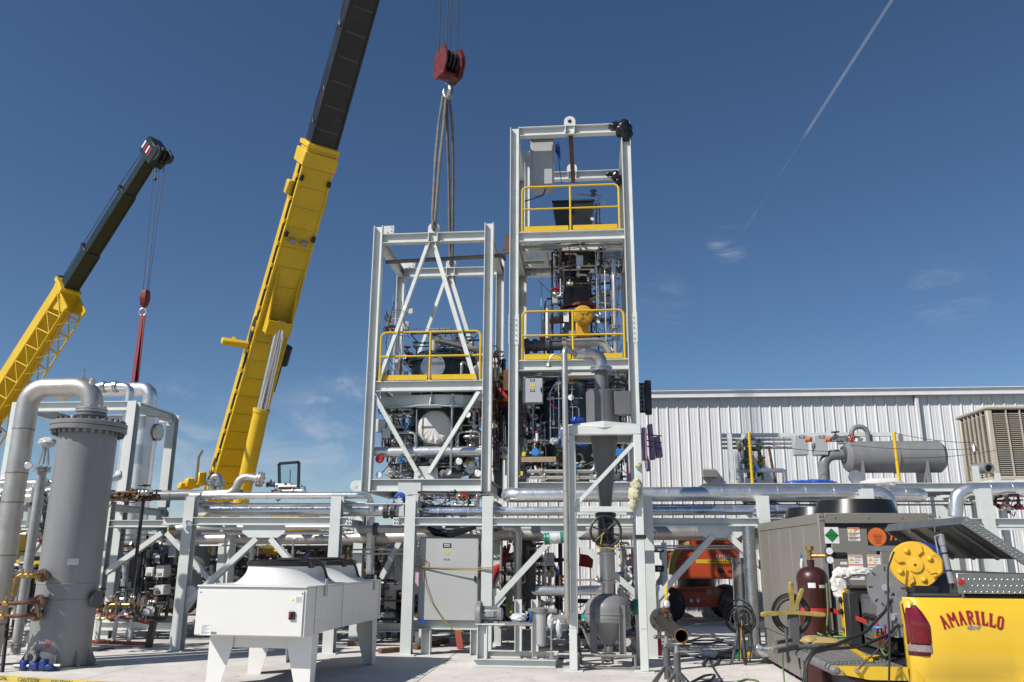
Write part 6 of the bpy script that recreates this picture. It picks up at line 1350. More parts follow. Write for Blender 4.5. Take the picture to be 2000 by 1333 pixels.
# ------------------------------------------------------------------ blower and filter skid
def pump_skid():
    x0, x1, y0, y1 = -1.86, -.57, 13.5, 14.72
    t = thing('blower_skid', 'low grey skid with blower motor and filter before the rack', 'skid', ((x0+x1)/2, (y0+y1)/2, 0))
    for (p, q) in (((x0, y0+.05, .06), (x1, y0+.05, .06)), ((x0, y1, .06), (x1, y1, .06))):
        mb = MB(); mb.ibeam(p, q, .115, .12, (0, 0, 1), .01, .008); mb.build('base_beam', STEEL, t)
    for x in (x0+.03, x1-.03): mb = MB(); mb.box(x-.03, x+.03, y0+.115, y1-.065, .004, .112); mb.build('base_beam', STEEL, t)
    mb = MB(); mb.ibeam((x0+.14, y0+.1, .12), (x0+.14, y0+.1, .62), .16, .16, (1, 0, 0)); mb.build('motor_post', STEEL, t)
    mb = MB(); mb.box(x0+.04, x0+.5, y0-.0, y0+.3, .622, .64); mb.build('motor_plate', STEEL, t)
    for x in (x0+.62, x0+.9): mb = MB(); mb.ibeam((x, y1-.1, .12), (x, y1-.1, .95), .12, .12, (1, 0, 0)); mb.build('post', STEEL, t)
    Ym = y0+.15; zc = zat(960, 1200, Ym); xm = xat(960, 1200, Ym); AM = M('cast_motor_grey', (.33, .33, .33), .45, .4, .08, 8)
    m = MB(); m.lathe([(.04, -.17), (.1, -.16), (.105, -.15), (.105, .11), (.1, .16), (.06, .18)], (xm, Ym, zc), (1, 0, 0), 24); mo = m.build('motor', AM, t)
    for k in range(14):
        a = 2*math.pi*k/14; d = Vector((0, math.cos(a), math.sin(a))); mb = MB(); c = Vector((xm-.02, Ym, zc))+d*.112; mb.bar(c-Vector((.13, 0, 0)), c+Vector((.11, 0, 0)), .012, .024, d); mb.build('cooling_fin', AM, mo)
    mb = MB(); mb.box(xm-.08, xm+.05, Ym-.135, Ym-.12, zc-.03, zc+.05); mb.build('rating_plate', GALV, mo)
    m = MB(); c = Vector((xat(936, 1200, Ym), Ym, zc)); m.lathe([(.05, -.05), (.17, -.05), (.2, -.03), (.2, .03), (.17, .05), (.05, .06)], c, (1, 0, 0), 28); m.build('blower_volute', AM, t)
    for dx in (-.08, .08): mb = MB(); mb.box(xm+dx-.03, xm+dx+.03, Ym-.1, Ym+.1, .64, zc-.1); mb.build('motor_foot', AM, t)
    zp = zat(980, 1218, Ym); mb = MB(); mb.cyl((c.x+.0, Ym-.03, zp), (xat(1042, 1217, Ym), Ym-.03, zp), .035, None, 12); mb.cyl((c.x+.3, Ym-.03, zp), (c.x+.36, Ym-.03, zp), .05, None, 8); mb.build('suction_pipe', SST, t)
    xf = xat(1057, 1230, Ym); zt = zat(1057, 1198, Ym); mb = MB(); mb.lathe([(.05, zat(1057, 1263, Ym)), (.075, zat(1057, 1259, Ym)), (.088, zt-.02), (.088, zt)], (xf, Ym, 0), (0, 0, 1), 24); mb.build('filter_bowl', M('grey_plastic', (.38, .38, .39), .35), t)
    mb = MB(); mb.lathe([(.1, zt), (.105, zt+.02), (.105, zt+.07), (.07, zt+.09)], (xf, Ym, 0), (0, 0, 1), 20); mb.cyl((xf-.2, Ym, zt+.03), (xf+.25, Ym, zt+.03), .04, None, 12); mb.build('filter_head', GREYP, t)
    for dx in (-.16, .3, .42):
        mb = MB(); flange(mb, (xf+dx, Ym, zt-.06), (1, 0, 0), .11 if dx > 0 else .1, .035, 18); mb.build('pipe_flange', SST if dx > 0 else CABB, t)
    mb = MB(); mb.tube(fillet([(xf+.1, Ym, zt-.06), (xf+.42, Ym, zt-.06), (xf+.46, Ym, zt-.06)], .05), .05, 12); mb.build('discharge_pipe', SST, t)
    for px in (1041, 1077):
        x = xat(px, 1240, Ym); mb = MB(); mb.cyl((x, Ym-.06, .12), (x, Ym-.06, zt-.05), .014, None, 8); mb.box(x-.07, x+.07, Ym-.12, Ym+.0, .118, .132); mb.build('threaded_support', GALV, t)
    mb = MB(); crumple(mb, Vector((xat(1013, 1205, Ym), Ym+.02, zat(1013, 1207, Ym))), (.13, .1, .07), 21, 16, .2); tag(mb.build('plastic_wrap', PLAST, ang=.9), 'clear plastic wrapped round the fitting by the blower motor', 'plastic wrap')
    mb = MB(); crumple(mb, Vector((xat(1075, 1212, Ym), Ym-.03, zat(1075, 1214, Ym))), (.05, .05, .11), 22, 14, .15); tag(mb.build('plastic_wrap', PLAST, ang=.9), 'clear plastic wrapped round the flange right of the filter', 'plastic wrap')
    # caution tape hanging in the frame
    mb = MB(); vs = []; pts = [at(980, 1140, 15.6), at(990, 1170, 15.5), at(1000, 1195, 15.4), at(1004, 1225, 15.3), at(1006, 1245, 15.2), at(1014, 1265, 15.1)]
    for i, p in enumerate(pts): vs += [p+Vector((-.035, .03*math.sin(i*2), 0)), p+Vector((.035, -.03*math.sin(i*2.4), .02))]
    mb.add(vs, [(2*i, 2*i+1, 2*i+3, 2*i+2) for i in range(len(pts)-1)]); tag(mb.build('hanging_tape', M('tape_olive', (.3, .26, .03), .4), recalc=False), 'yellow tape hanging behind the blower motor', 'tape')
pump_skid()
# ------------------------------------------------------------------ cyclone, its stand and hopper
def cyclone():
    Yf, Yb = 13.2, 14.25; xl, xr, zt = -.285, .775, 3.715; w = .12
    t = thing('cyclone_stand', 'tall grey square-tube stand carrying the grey cyclone', 'stand', ((xl+xr)/2, (Yf+Yb)/2, 0))
    for x in (xl, xr):
        for y in (Yf, Yb):
            mb = MB(); mb.box(x-w/2, x+w/2, y, y+w, .015, zt-.155, .008); mb.build('column', STEEL, t)
            mb = MB(); mb.box(x-.14, x+.14, y-.08, y+.2, 0, .015); mb.build('base_plate', STEEL, t)
        mb = MB(); mb.box(x-w/2+.002, x+w/2-.002, Yf+w, Yb, zt-.153, zt-.002, .008); mb.build('beam', STEEL, t)
        mb = MB(); mb.box(x-w/2+.01, x+w/2-.01, Yf-.006, Yf, .62, .86); mb.build('cover_plate', STEEL, t)
    for y in (Yf, Yb):
        mb = MB(); mb.box(xl-w/2, xr+w/2, y, y+w, zt-.153, zt, .008); mb.build('beam', STEEL, t)
        mb = MB(); mb.box(xl+w/2, xr-w/2, y+.01, y+w-.01, 2.345, 2.43, .006); mb.build('beam', STEEL, t)
    mb = MB(); mb.bar((xl+.06, Yf+.06, 2.45), (xr-.06, Yf+.06, 3.42), .06, .1, (0, -1, 0)); mb.build('brace', STEEL, t)
    xm = (xl+xr)/2
    for s in (-1, 1):      # sloping closure sheets of the hood
        a = Vector((xm, Yf-.02, zt+.055)); b = Vector((xm+s*(xr-xl)/2+s*.05, Yf+.06, zt+.01)); mb = MB()
        mb.poly([a, b, b-Vector((0, 0, .012)), a-Vector((0, 0, .1))], .01, (0, 1, 0)); mb.poly([a, b, Vector((b.x, Yb, b.z)), Vector((xm, Yb, zt+.055))], .008, (0, 0, 1)); mb.build('hood_sheet', STEEL, t)
    # straps and a cloth on the stand
    mb = MB(); mb.box(xr-.08, xr+.085, Yf-.012, Yf+.13, zat(1255, 1053, Yf), zat(1255, 1045, Yf)); tag(mb.build('rubber_strap', RUB), 'black rubber strap on the right leg of the cyclone stand', 'strap')
    mb = MB()
    for i, (px, py, s) in enumerate(((1243, 948, (.08, .07, .1)), (1240, 965, (.1, .08, .12)), (1236, 985, (.06, .06, .1)), (1247, 910, (.05, .05, .05)))): crumple(mb, at(px, py, Yf-.04), s, 40+i, 14, .25)
    tag(mb.build('rag_bundle', M('cream_cloth', (.55, .53, .36), .8, 0, .15, 10, .5, 20)), 'cream cloth bundle tied to the right leg of the cyclone stand', 'rag')
    # cyclone body
    Y = 13.78; xc = xat(1176, 800, Y); Z = lambda py: zat(1176, py, Y)
    GREYP = M('cyclone_grey_paint', (.15, .148, .15), .4, 0, .06, 3, .02, 40)
    c = thing('cyclone_separator', 'dark grey cyclone separator with long tapering cone', 'cyclone', (xc, Y, 2.2))
    mb = MB(); mb.lathe([(.24, Z(838)), (.27, Z(835)), (.27, Z(767)), (.26, Z(766)), (.1, Z(765))], (xc, Y, 0), (0, 0, 1), 40); mb.build('barrel', GREYP, c)
    mb = MB(); mb.lathe([(.085, Z(1000)), (.1, Z(985)), (.225, Z(850)), (.25, Z(836))], (xc+.02, Y, 0), (0, 0, 1), 40); mb.build('cone', GREYP, c)
    mb = MB(); mb.box(xc+.2, xc+.47, Y-.25, Y-.05, Z(815), Z(770), .006); mb.build('inlet_duct', GREYP, c)
    mb = MB(); mb.box(xc+.47, xc+.485, Y-.32, Y+.02, Z(818), Z(767)); mb.build('inlet_flange', GREYP, c)
    mb = MB(); mb.lathe([(.115, Z(766)), (.115, Z(725))], (xc, Y, 0), (0, 0, 1), 28); mb.build('outlet_neck', GREYP, c)
    mb = MB(); flange(mb, (xc, Y, Z(724)), (0, 0, 1), .19, .035, 28, 10, .014); flange(mb, (xc, Y, Z(724)+.04), (0, 0, 1), .185, .03, 28); mb.build('outlet_flange', SST, c)
    mb = MB(); mb.box(xc+.02, xc+.026, Y-.275, Y-.268, Z(832), Z(767)); mb.build('weld_seam', GREYP, c)
    # outlet pipe
    zc = Z(692); xd = xat(1103, 800, Y-.3)
    p = thing('outlet_pipe', 'steel outlet pipe looping off the cyclone and down its stand', 'pipe', (xd, Y, 0))
    pts = fillet([(xc, Y, Z(722)), (xc, Y, zc), (xat(1140, 690, Y), Y-.05, zc)], .17, 10); mb = MB(); mb.tube(pts, .105, 20); mb.build('elbow', SST, p)
    pa = Vector((xat(1140, 690, Y), Y-.05, zc)); pb = Vector((xat(1124, 692, Y), Y-.1, zc-.02)); mb = MB(); mb.tube([pa, pb], [.105, .06], 20); mb.build('reducer', SST, p)
    zb = zat(1110, 1208, 13.35); x2 = xat(1103, 720, 13.1); pts = fillet([pb, (x2, 13.1, zc-.05), (x2, 13.1, zb+.05), (xat(1095, 1215, 13.3), 13.4, zb)], .11, 8); mb = MB(); mb.tube(pts, .047, 16); mb.build('downcomer', SSTW, p)
    for py in (850, 960, 1010, 1095): mb = MB(); z = zat(1103, py, 13.1); mb.lathe([(.046, -.01), (.052, -.005), (.052, .005), (.046, .01)], (x2, 13.1, z), (0, 0, 1), 16, False); mb.build('weld_bead', SST, p)
    # lamp on gooseneck
    g = thing('gooseneck_lamp', 'small gooseneck floodlight on the middle platform edge', 'lamp', at(1072, 715, YT-.15)); a = at(1097, 698, YT-.15); b = at(1072, 712, YT-.15)
    mb = MB(); mb.tube(fillet([at(1099, 720, YT-.15), at(1098, 692, YT-.15), at(1075, 692, YT-.15), b], .15, 8), .018, 8); mb.build('arm', GALV, g); mb = MB(); mb.lathe([(.02, .05), (.06, .0), (.07, -.05)], b, (0, 0, 1), 14); mb.build('shade', GALV, g)
    # knife valve with large handwheel, sight glass, hopper
    xh = xat(1186, 1150, Y); ZZ = lambda py: zat(1186, py, Y)
    v = thing('handwheel_valve', 'black valve with big spoked handwheel under the cyclone cone', 'valve', (xh, Y, ZZ(1070)))
    hw = at(1183, 1038, Yf-.02); mb = MB(); mb.ring(hw, (.05, -1, .1), .235, .02, 36, 8); wv = mb.build('wheel_rim', BLK, v)
    d, s_, u = frame((.05, -1, .1))
    for k in range(6): a = math.pi*k/3+.3; mb = MB(); mb.cyl(hw, hw+(s_*math.cos(a)+u*math.sin(a))*.23, .012, None, 6); mb.build('spoke', BLK, v)
    mb = MB(); mb.lathe([(.03, -.05), (.05, 0), (.03, .06)], hw, (.05, -1, .1), 14); mb.cyl(hw, (xh, Y, ZZ(1035)), .022, None, 8); mb.build('spindle', BLK, v)
    mb = MB(); mb.lathe([(.1, ZZ(1000)), (.17, ZZ(1003)), (.17, ZZ(1010)), (.13, ZZ(1012)), (.13, ZZ(1052)), (.17, ZZ(1055)), (.17, ZZ(1062)), (.1, ZZ(1064))], (xh, Y, 0), (0, 0, 1), 24); mb.obox((xh, Y-.15, ZZ(1032)), (.22, .3, .2), None, .03); mb.build('valve_body', BLK, v)
    mb = MB(); mb.tube([at(1163, 1062, Yf-.04), at(1172, 1072, Yf-.05), at(1185, 1070, Yf-.05), at(1200, 1073, Yf-.05), at(1210, 1062, Yf-.04)], .014, 6); mb.tube([at(1172, 1072, Yf-.05), at(1176, 1045, Yf-.05), at(1184, 1038, Yf-.06)], .01, 6); tag(mb.build('chain_loop', CABY), 'yellow cord looped on the big handwheel', 'cord')
    mb = MB(); c_ = at(1159, 1066, Yf-.06); mb.obox(c_, (.05, .006, .1), Matrix.Rotation(.1, 3, 'Y')); tag(mb.build('paper_tag', PAPER), 'white paper tag hanging from the big handwheel', 'tag')
    s = thing('sight_spool', 'polished pipe spool between handwheel valve and hopper', 'pipe', (xh, Y, ZZ(1165))); mb = MB(); mb.lathe([(.1, ZZ(1165)), (.1, ZZ(1140)), (.15, ZZ(1139)), (.15, ZZ(1135)), (.115, ZZ(1134)), (.115, ZZ(1085)), (.15, ZZ(1084)), (.15, ZZ(1079)), (.1, ZZ(1078)), (.1, ZZ(1062))], (xh, Y, 0), (0, 0, 1), 28); mb.build('spool', SST, s)
    mb = MB(); q = Vector((xh-.13, Y-.05, ZZ(1133))); mb.cyl(q, (xat(1122, 1134, Y), Y-.05, ZZ(1134)), .016, None, 8); mb.build('drain_line', SST, s); valve(s, q+Vector((-.02, 0, 0)), (1, 0, 0), .022, SST)
    GREYP = MATS['grey_vessel_paint']
    h = thing('hopper_vessel', 'rounded grey hopper with conical base under the cyclone', 'vessel', (xh, Y, 0))
    rr = .36; zs = ZZ(1205); pr = [(.05, ZZ(1262)), (.07, ZZ(1258)), (rr, ZZ(1213)), (rr, ZZ(1206)), (rr+.004, ZZ(1205)), (rr, zs+.01), (rr, ZZ(1190))]
    ze = ZZ(1190); zq = ZZ(1158)
    for k in range(1, 9): a = math.pi/2*k/8; pr.append((rr*math.cos(a)+.001, ze+(zq-ze)*math.sin(a)))
    mb = MB(); mb.lathe(pr, (xh, Y, 0), (0, 0, 1), 48); mb.build('shell', GREYP, h)
    mb = MB(); mb.lathe([(rr, ZZ(1200)), (rr+.008, ZZ(1199)), (rr+.008, ZZ(1197)), (rr, ZZ(1196))], (xh, Y, 0), (0, 0, 1), 48, False); mb.build('weld_seam', GREYP, h)
    for px, yy in ((1159, Y-.26), (1215, Y-.28), (1190, Y+.3)):
        x = xat(px, 1220, yy); mb = MB(); mb.ibeam((x, yy, .22), (x, yy, zat(px, 1183, yy)), .1, .1, (1, 0, 0), .008, .006); mb.build('leg', GREYP, h)
    mb = MB(); mb.lathe([(.07, ZZ(1262)), (.07, ZZ(1275)), (.11, ZZ(1276)), (.11, ZZ(1282)), (.05, ZZ(1284))], (xh, Y, 0), (0, 0, 1), 20); mb.build('discharge_spout', SST, h)
    valve(h, (xh-.02, Y-.05, ZZ(1286)), (1, .2, 0), .04, SST, None)
    mb = MB(); xa, xb = xat(1130, 1270, Y-.3), xat(1240, 1270, Y-.3)
    for y in (Y-.35, Y+.35):
        mb.tube(fillet([(xa, y, 0), (xa, y, .2), (xb, y, .2), (xb, y, 0)], .03), .02, 8)
    for x in (xa, xb): mb.cyl((x, Y-.35, .2), (x, Y+.35, .2), .02, None, 8)
    mb.cyl((xa, Y-.35, .03), (xb, Y-.35, .03), .015, None, 6); mb.build('support_frame', GREYP, h)
    # green stretch wrap bundles
    for px, py, s_, lab, m, Yq in ((1147, 1208, (.1, .1, .07), 'green plastic wrap left of the hopper', PGRN, 14.0), (1241, 1186, (.09, .09, .12), 'green plastic wrap right of the hopper', PGRN, 14.1), (1092, 1226, (.05, .06, .14), 'clear plastic hanging beside the outlet pipe foot', PLAST, 13.5)):
        mb = MB(); crumple(mb, at(px, py, Yq), s_, px, 16, .22); tag(mb.build('plastic_wrap', m, ang=.9), lab, 'plastic wrap')
    k = thing('wrapped_roll', 'silver roll with green wrapped ends on the rack brace', 'wrap', at(1082, 1056, 14.5)); a, b = at(1063, 1053, 14.5), at(1104, 1050, 14.5)
    for f0, f1, m, r in ((0, .25, PGRN, .1), (.25, .78, PLAST, .095), (.78, 1, PGRN, .1)): mb = MB(); mb.tube([a.lerp(b, f0+(f1-f0)*i/4) for i in range(5)], [r*(1+.06*math.sin(i*2.2+f0*9)) for i in range(5)], 14); mb.build('wrap', m, k)
    # leaning dark pipes and hand tools around the hopper
    for i, (pa_, pb_, r, m, lab) in enumerate(((at(1137, 1225, 14.5), gz(1155, 1272), .022, GALV, 'thin conduit leaning behind the hopper'), (at(1225, 1255, 14.6), gz(1250, 1285), .07, BLK, 'short dark pipe lying right of the hopper'), (at(1128, 1240, 13.4), gz(1134, 1300), .03, BLK, 'dark bolt jack at the left leg of the cyclone stand'))):
        mb = MB(); mb.cyl(pa_, pb_+Vector((0, 0, .05)), r, None, 10); tag(mb.build('loose_pipe', m), lab, 'pipe')
cyclone()
# ------------------------------------------------------------------ open pipe on stands in front
def pipe_stand():
    a, b = at(1292, 1211, 12.1), at(1331, 1243, 10.9); d = (b-a).normalized(); r = .088
    t = thing('pipe_spool', 'open rusty-ended pipe spool propped on two jack stands', 'pipe spool', (a.x, a.y, 0)); BP = M('black_mill_pipe', (.055, .048, .042), .45, .6, .4, 14, .08, 40, .4, (.2, .13, .08))
    mb = MB(); n = 28; mb.lathe([(r, 0), (r, (b-a).length), (r-.012, (b-a).length), (r-.012, .05)], a, d, n, False); mb.build('pipe', BP, t)
    mb = MB(); mb.lathe([(r-.011, -.001), (r+.001, -.001), (r+.001, .006), (r-.011, .006)], b-d*.004, d, n, False); mb.build('cut_edge', M('rust_edge', (.4, .2, .06), .5, .5, .3, 20), t)
    mb = MB(); flange(mb, a-d*.02, d, .16, .03, 28, 8, .014); mb.build('flange', GREYD, t)
    v = a.lerp(b, .28)+Vector((0, 0, r)); mb = MB(); mb.cyl(v, v+Vector((0, 0, .16)), .03, None, 10); mb.obox(v+Vector((0, 0, .1)), (.1, .09, .09), None, .02); mb.build('ball_valve', RUST, t)
    mb = MB(); mb.bar(v+Vector((0, 0, .17)), v+Vector((.02, 0, .42)), .035, .02, (0, 1, 0), .006); mb.build('valve_handle', YEL, t)
    mb = MB(); mb.obox(v+Vector((.01, -.05, .17)), (.08, .05, .09), Matrix.Rotation(.4, 3, 'Z'), .02); mb.build('white_tag', PAPER, t)
    for f, lab in ((.22, 'rear jack stand under the open pipe spool'), (.74, 'front jack stand under the open pipe spool')):
        c = a.lerp(b, f); k = thing('jack_stand', lab, 'jack stand', (c.x, c.y, 0), 0, 'jack stands under the pipe spool'); zt = c.z-r
        mb = MB(); mb.cyl((c.x, c.y, .35), (c.x, c.y, zt-.08), .032, None, 12); mb.build('inner_tube', GALV, k)
        mb = MB(); mb.cyl((c.x, c.y, .1), (c.x, c.y, .5), .045, None, 12); mb.build('outer_tube', GREYD, k)
        mb = MB(); mb.cyl((c.x-.13, c.y, zt-.09), (c.x+.13, c.y, zt-.09), .022, None, 8); mb.sph((c.x-.14, c.y, zt-.09), .03, 8); mb.sph((c.x+.14, c.y, zt-.09), .03, 8)
        mb.bar((c.x-.11, c.y, zt-.08), (c.x-.05, c.y, zt+.0), .03, .03); mb.bar((c.x+.11, c.y, zt-.08), (c.x+.05, c.y, zt), .03, .03); mb.build('vee_head', GREYD, k)
        for q in range(4):
            an = q*math.pi/2+.5; mb = MB(); mb.bar((c.x, c.y, .3), (c.x+.3*math.cos(an), c.y+.3*math.sin(an), .01), .035, .02); mb.build('leg', GREYD, k)
pipe_stand()
# ------------------------------------------------------------------ chiller
def chiller():
    x0, x1, y0, y1, zb, zt = 2.83, 4.22, 10.77, 14.6, .06, 2.215
    t = thing('chiller_unit', 'big olive-grey chiller with black fan rings behind the truck', 'chiller', ((x0+x1)/2, (y0+y1)/2, 0))
    mb = MB(); mb.box(x0+.02, x1-.02, y0+.05, y1-.02, zb+.02, zt-.02); mb.build('core', GREYD, t)
    # left flank sheets
    n = 5; L = (y1-y0-.14)/n
    for i in range(n):
        mb = MB(); mb.box(x0, x0+.018, y0+.07+i*L+.006, y0+.07+(i+1)*L-.006, .55, zt-.13, .005); mb.build('side_sheet', CHI, t)
        mb = MB(); mb.box(x0-.002, x0+.016, y0+.07+i*L+.03, y0+.07+(i+1)*L-.03, .08, .54, .004); mb.build('skirt_sheet', CHI, t)
    for x in (x0+.0, x1-.07):
        for y in (y0+.0, y1-.07): mb = MB(); mb.box(x-.004, x+.074, y-.004, y+.074, zb, zt-.002, .006); mb.build('corner_post', CHI, t)
    for (a, b, c, d) in ((x0+.075, x1-.075, y0-.003, y0+.06), (x0-.004, x0+.05, y0+.075, y1-.075), (x1-.05, x1+.004, y0+.075, y1-.075), (x0+.075, x1-.075, y1-.06, y1+.003)):
        mb = MB(); mb.box(a, b, c, d, zt-.125, zt, .006); mb.build('top_rail', CHI, t)
    mb = MB(); mb.box(x0+.04, x1-.04, y0+.04, y1-.04, zt-.03, zt-.004); mb.build('roof_sheet', CHI, t)
    src = None
    for (dx, dz) in ((.02, -.03), (.05, -.03), (.02, -.08), (.05, -.08), (.2, -.05), (.6, -.05), (1.0, -.05), (1.32, -.03), (1.35, -.03), (1.32, -.08), (1.35, -.08)):
        p = Vector((x0+dx, y0-.004, zt+dz))
        if src is None: mb = MB(); mb.cyl(p, p-Vector((0, .01, 0)), .011, None, 6); src = mb.build('bolt', GALV, t); p0 = p
        else: rep(src, t, p-p0)
    # front doors in a dark frame
    d1 = xat(1717, 1090, y0); d0 = x0+.13
    mb = MB(); mb.box(x0+.078, x1-.078, y0+.03, y0+.05, .3, zt-.128); mb.build('door_recess', BLK, t)
    doors = []
    for a, b in ((d0, d1-.02), (d1+.02, x1-.1)):
        mb = MB(); mb.box(a, b, y0-.004, y0+.028, .34, zt-.19, .008); doors.append(mb.build('door', CHI, t))
    yy = y0-.006
    def lab(door, px0, px1, py0, py1, m=PAPER):
        a, b = at(px0, py0, yy), at(px1, py1, yy); mb = MB(); mb.box(a.x, b.x, yy, yy+.0015, b.z, a.z); return a, b, mb.build('printed_label', m, door)
    OR = M('label_orange', (.75, .17, .03), .5); GRN = M('label_green', (.02, .2, .06), .5)
    a, b, l = lab(doors[0], 1609, 1640, 1030, 1062); c = (a+b)/2; r = .085; mb = MB(); mb.poly([(c.x-r, yy-.0015, c.z), (c.x, yy-.0015, c.z-r), (c.x+r, yy-.0015, c.z), (c.x, yy-.0015, c.z+r)], .001, (0, 1, 0)); mb.build('green_diamond', GRN, l)
    text('lettering', 'NON-FLAMMABLE', INK, l, (c.x, yy-.0018, c.z-.004), (1, 0, 0), (0, 0, 1), .018)
    for (dr, p0_, p1_, q0, q1) in ((0, 1655, 1681, 1031, 1057), (0, 1656, 1689, 1084, 1133), (1, 1693, 1724, 1084, 1133)):
        a, b, l = lab(doors[dr], p0_, p1_, q0, q1); w = b.x-a.x; h = a.z-b.z
        for f in (.98, .62, .3): mb = MB(); mb.box(a.x+.002, b.x-.002, yy-.002, yy-.0005, b.z+h*f-.012, b.z+h*f); mb.build('orange_stripe', OR, l)
        mb = MB(); mb.poly([(a.x+.012, yy-.003, a.z-.07), (a.x+.062, yy-.003, a.z-.07), (a.x+.037, yy-.003, a.z-.025)], .001, (0, 1, 0)); mb.build('warning_triangle', TAG, l)
        for k in range(9):
            f = .9-.1*k
            if abs(f-.6) < .06 or abs(f-.3) < .05: continue
            mb = MB(); mb.box(a.x+(.075 if f > .65 else .012), b.x-.012-.02*(k % 3), yy-.002, yy-.0005, b.z+h*f-.006, b.z+h*f); mb.build('print_line', M('grey_print', (.12, .12, .13)), l)
    a, b, l = lab(doors[0], 1641, 1655, 1098, 1103); a, b, l = lab(doors[0], 1641, 1657, 1112, 1135)
    for k in range(3): mb = MB(); mb.box(a.x+.005, b.x-.005, yy-.002, yy-.0005, a.z-.02-.05*k, a.z-.008-.05*k); mb.build('blue_stripe', CABB, l)
    # maker's panel
    a, b, l = lab(doors[1], 1692, 1800, 1030, 1066, INK); c = at(1713, 1049, yy-.002); mb = MB(); mb.cyl(c, c-Vector((0, .001, 0)), .11, None, 36); o = mb.build('red_roundel', OR, l)
    for k in range(7): mb = MB(); z = c.z+.02-.017*k; mb.box(c.x-.05+.004*k, c.x+.06-.004*k, yy-.0042, yy-.0032, z, z+.007); mb.build('roundel_line', M('dark_red_line', (.25, .05, .02)), o)
    text('lettering', 'TRANE', OR, l, at(1733, 1049, yy-.002), (1, 0, 0), (0, 0, 1), .125, bold=.035, shear=.25, align='LEFT', sx=1.05)
    mb = MB(); a2, b2 = at(1692, 1067, yy), at(1800, 1077, yy); mb.box(a2.x, b2.x, yy, yy+.0015, b2.z, a2.z); mb.build('grey_strip', GALV, doors[1])
    # fans
    for yc in (y0+.85, y0+2.65):
        xc = (x0+x1)/2; mb = MB(); mb.lathe([(.52, zt), (.53, zt+.02), (.47, zt+.2), (.455, zt+.2), (.46, zt+.02)], (xc+.02, yc, 0), (0, 0, 1), 48, False); f = mb.build('fan_ring', M('black_plastic', (.014, .014, .015)), t)
        mb = MB(); mb.cyl((xc+.02, yc, zt+.05), (xc+.02, yc, zt+.16), .12, None, 16); mb.build('fan_hub', BLK, f)
        for k in range(4):
            an = math.pi/2*k+.3; dd = Vector((math.cos(an), math.sin(an), 0)); sd_ = Vector((-math.sin(an), math.cos(an), 0)); q = Vector((xc+.02, yc, zt+.1)); mb = MB(); mb.add([q+dd*.1-sd_*.05, q+dd*.1+sd_*.05, q+dd*.42+sd_*.14-Vector((0, 0, .05)), q+dd*.42-sd_*.12+Vector((0, 0, .05))], [(0, 1, 2, 3)]); mb.build('fan_blade', BLK, f, recalc=False)
    # loose papers, slots
    c = Vector((x0-.012, 11.75, 1.6)); mb = MB(); mb.obox(c, (.01, .1, .14), Matrix.Rotation(.5, 3, 'X')); mb.build('document_pocket', PAPER, t)
    mb = MB(); mb.obox(c+Vector((-.004, .0, .09)), (.014, .05, .05), None); mb.build('blue_tape_piece', BLUP, t)
    for y in (11.9, 12.6): mb = MB(); mb.box(x0-.003, x0, y-.03, y+.03, 1.02, 1.1); mb.build('hand_slot', BLK, t)
    for i, (y, w) in enumerate(((11.3, .3), (12.4, .12))):
        mb = MB(); mb.bar((x0-.006, y, .5), (x0-.006, y-.12, .2), .012, .03, (1, 0, 0)); mb.build('seal_strip', BLK, t)
    text('lettering', 'AB', BLK, t, (x0-.004, 12.9, .26), (0, -1, 0), (0, 0, 1), .1)
chiller()
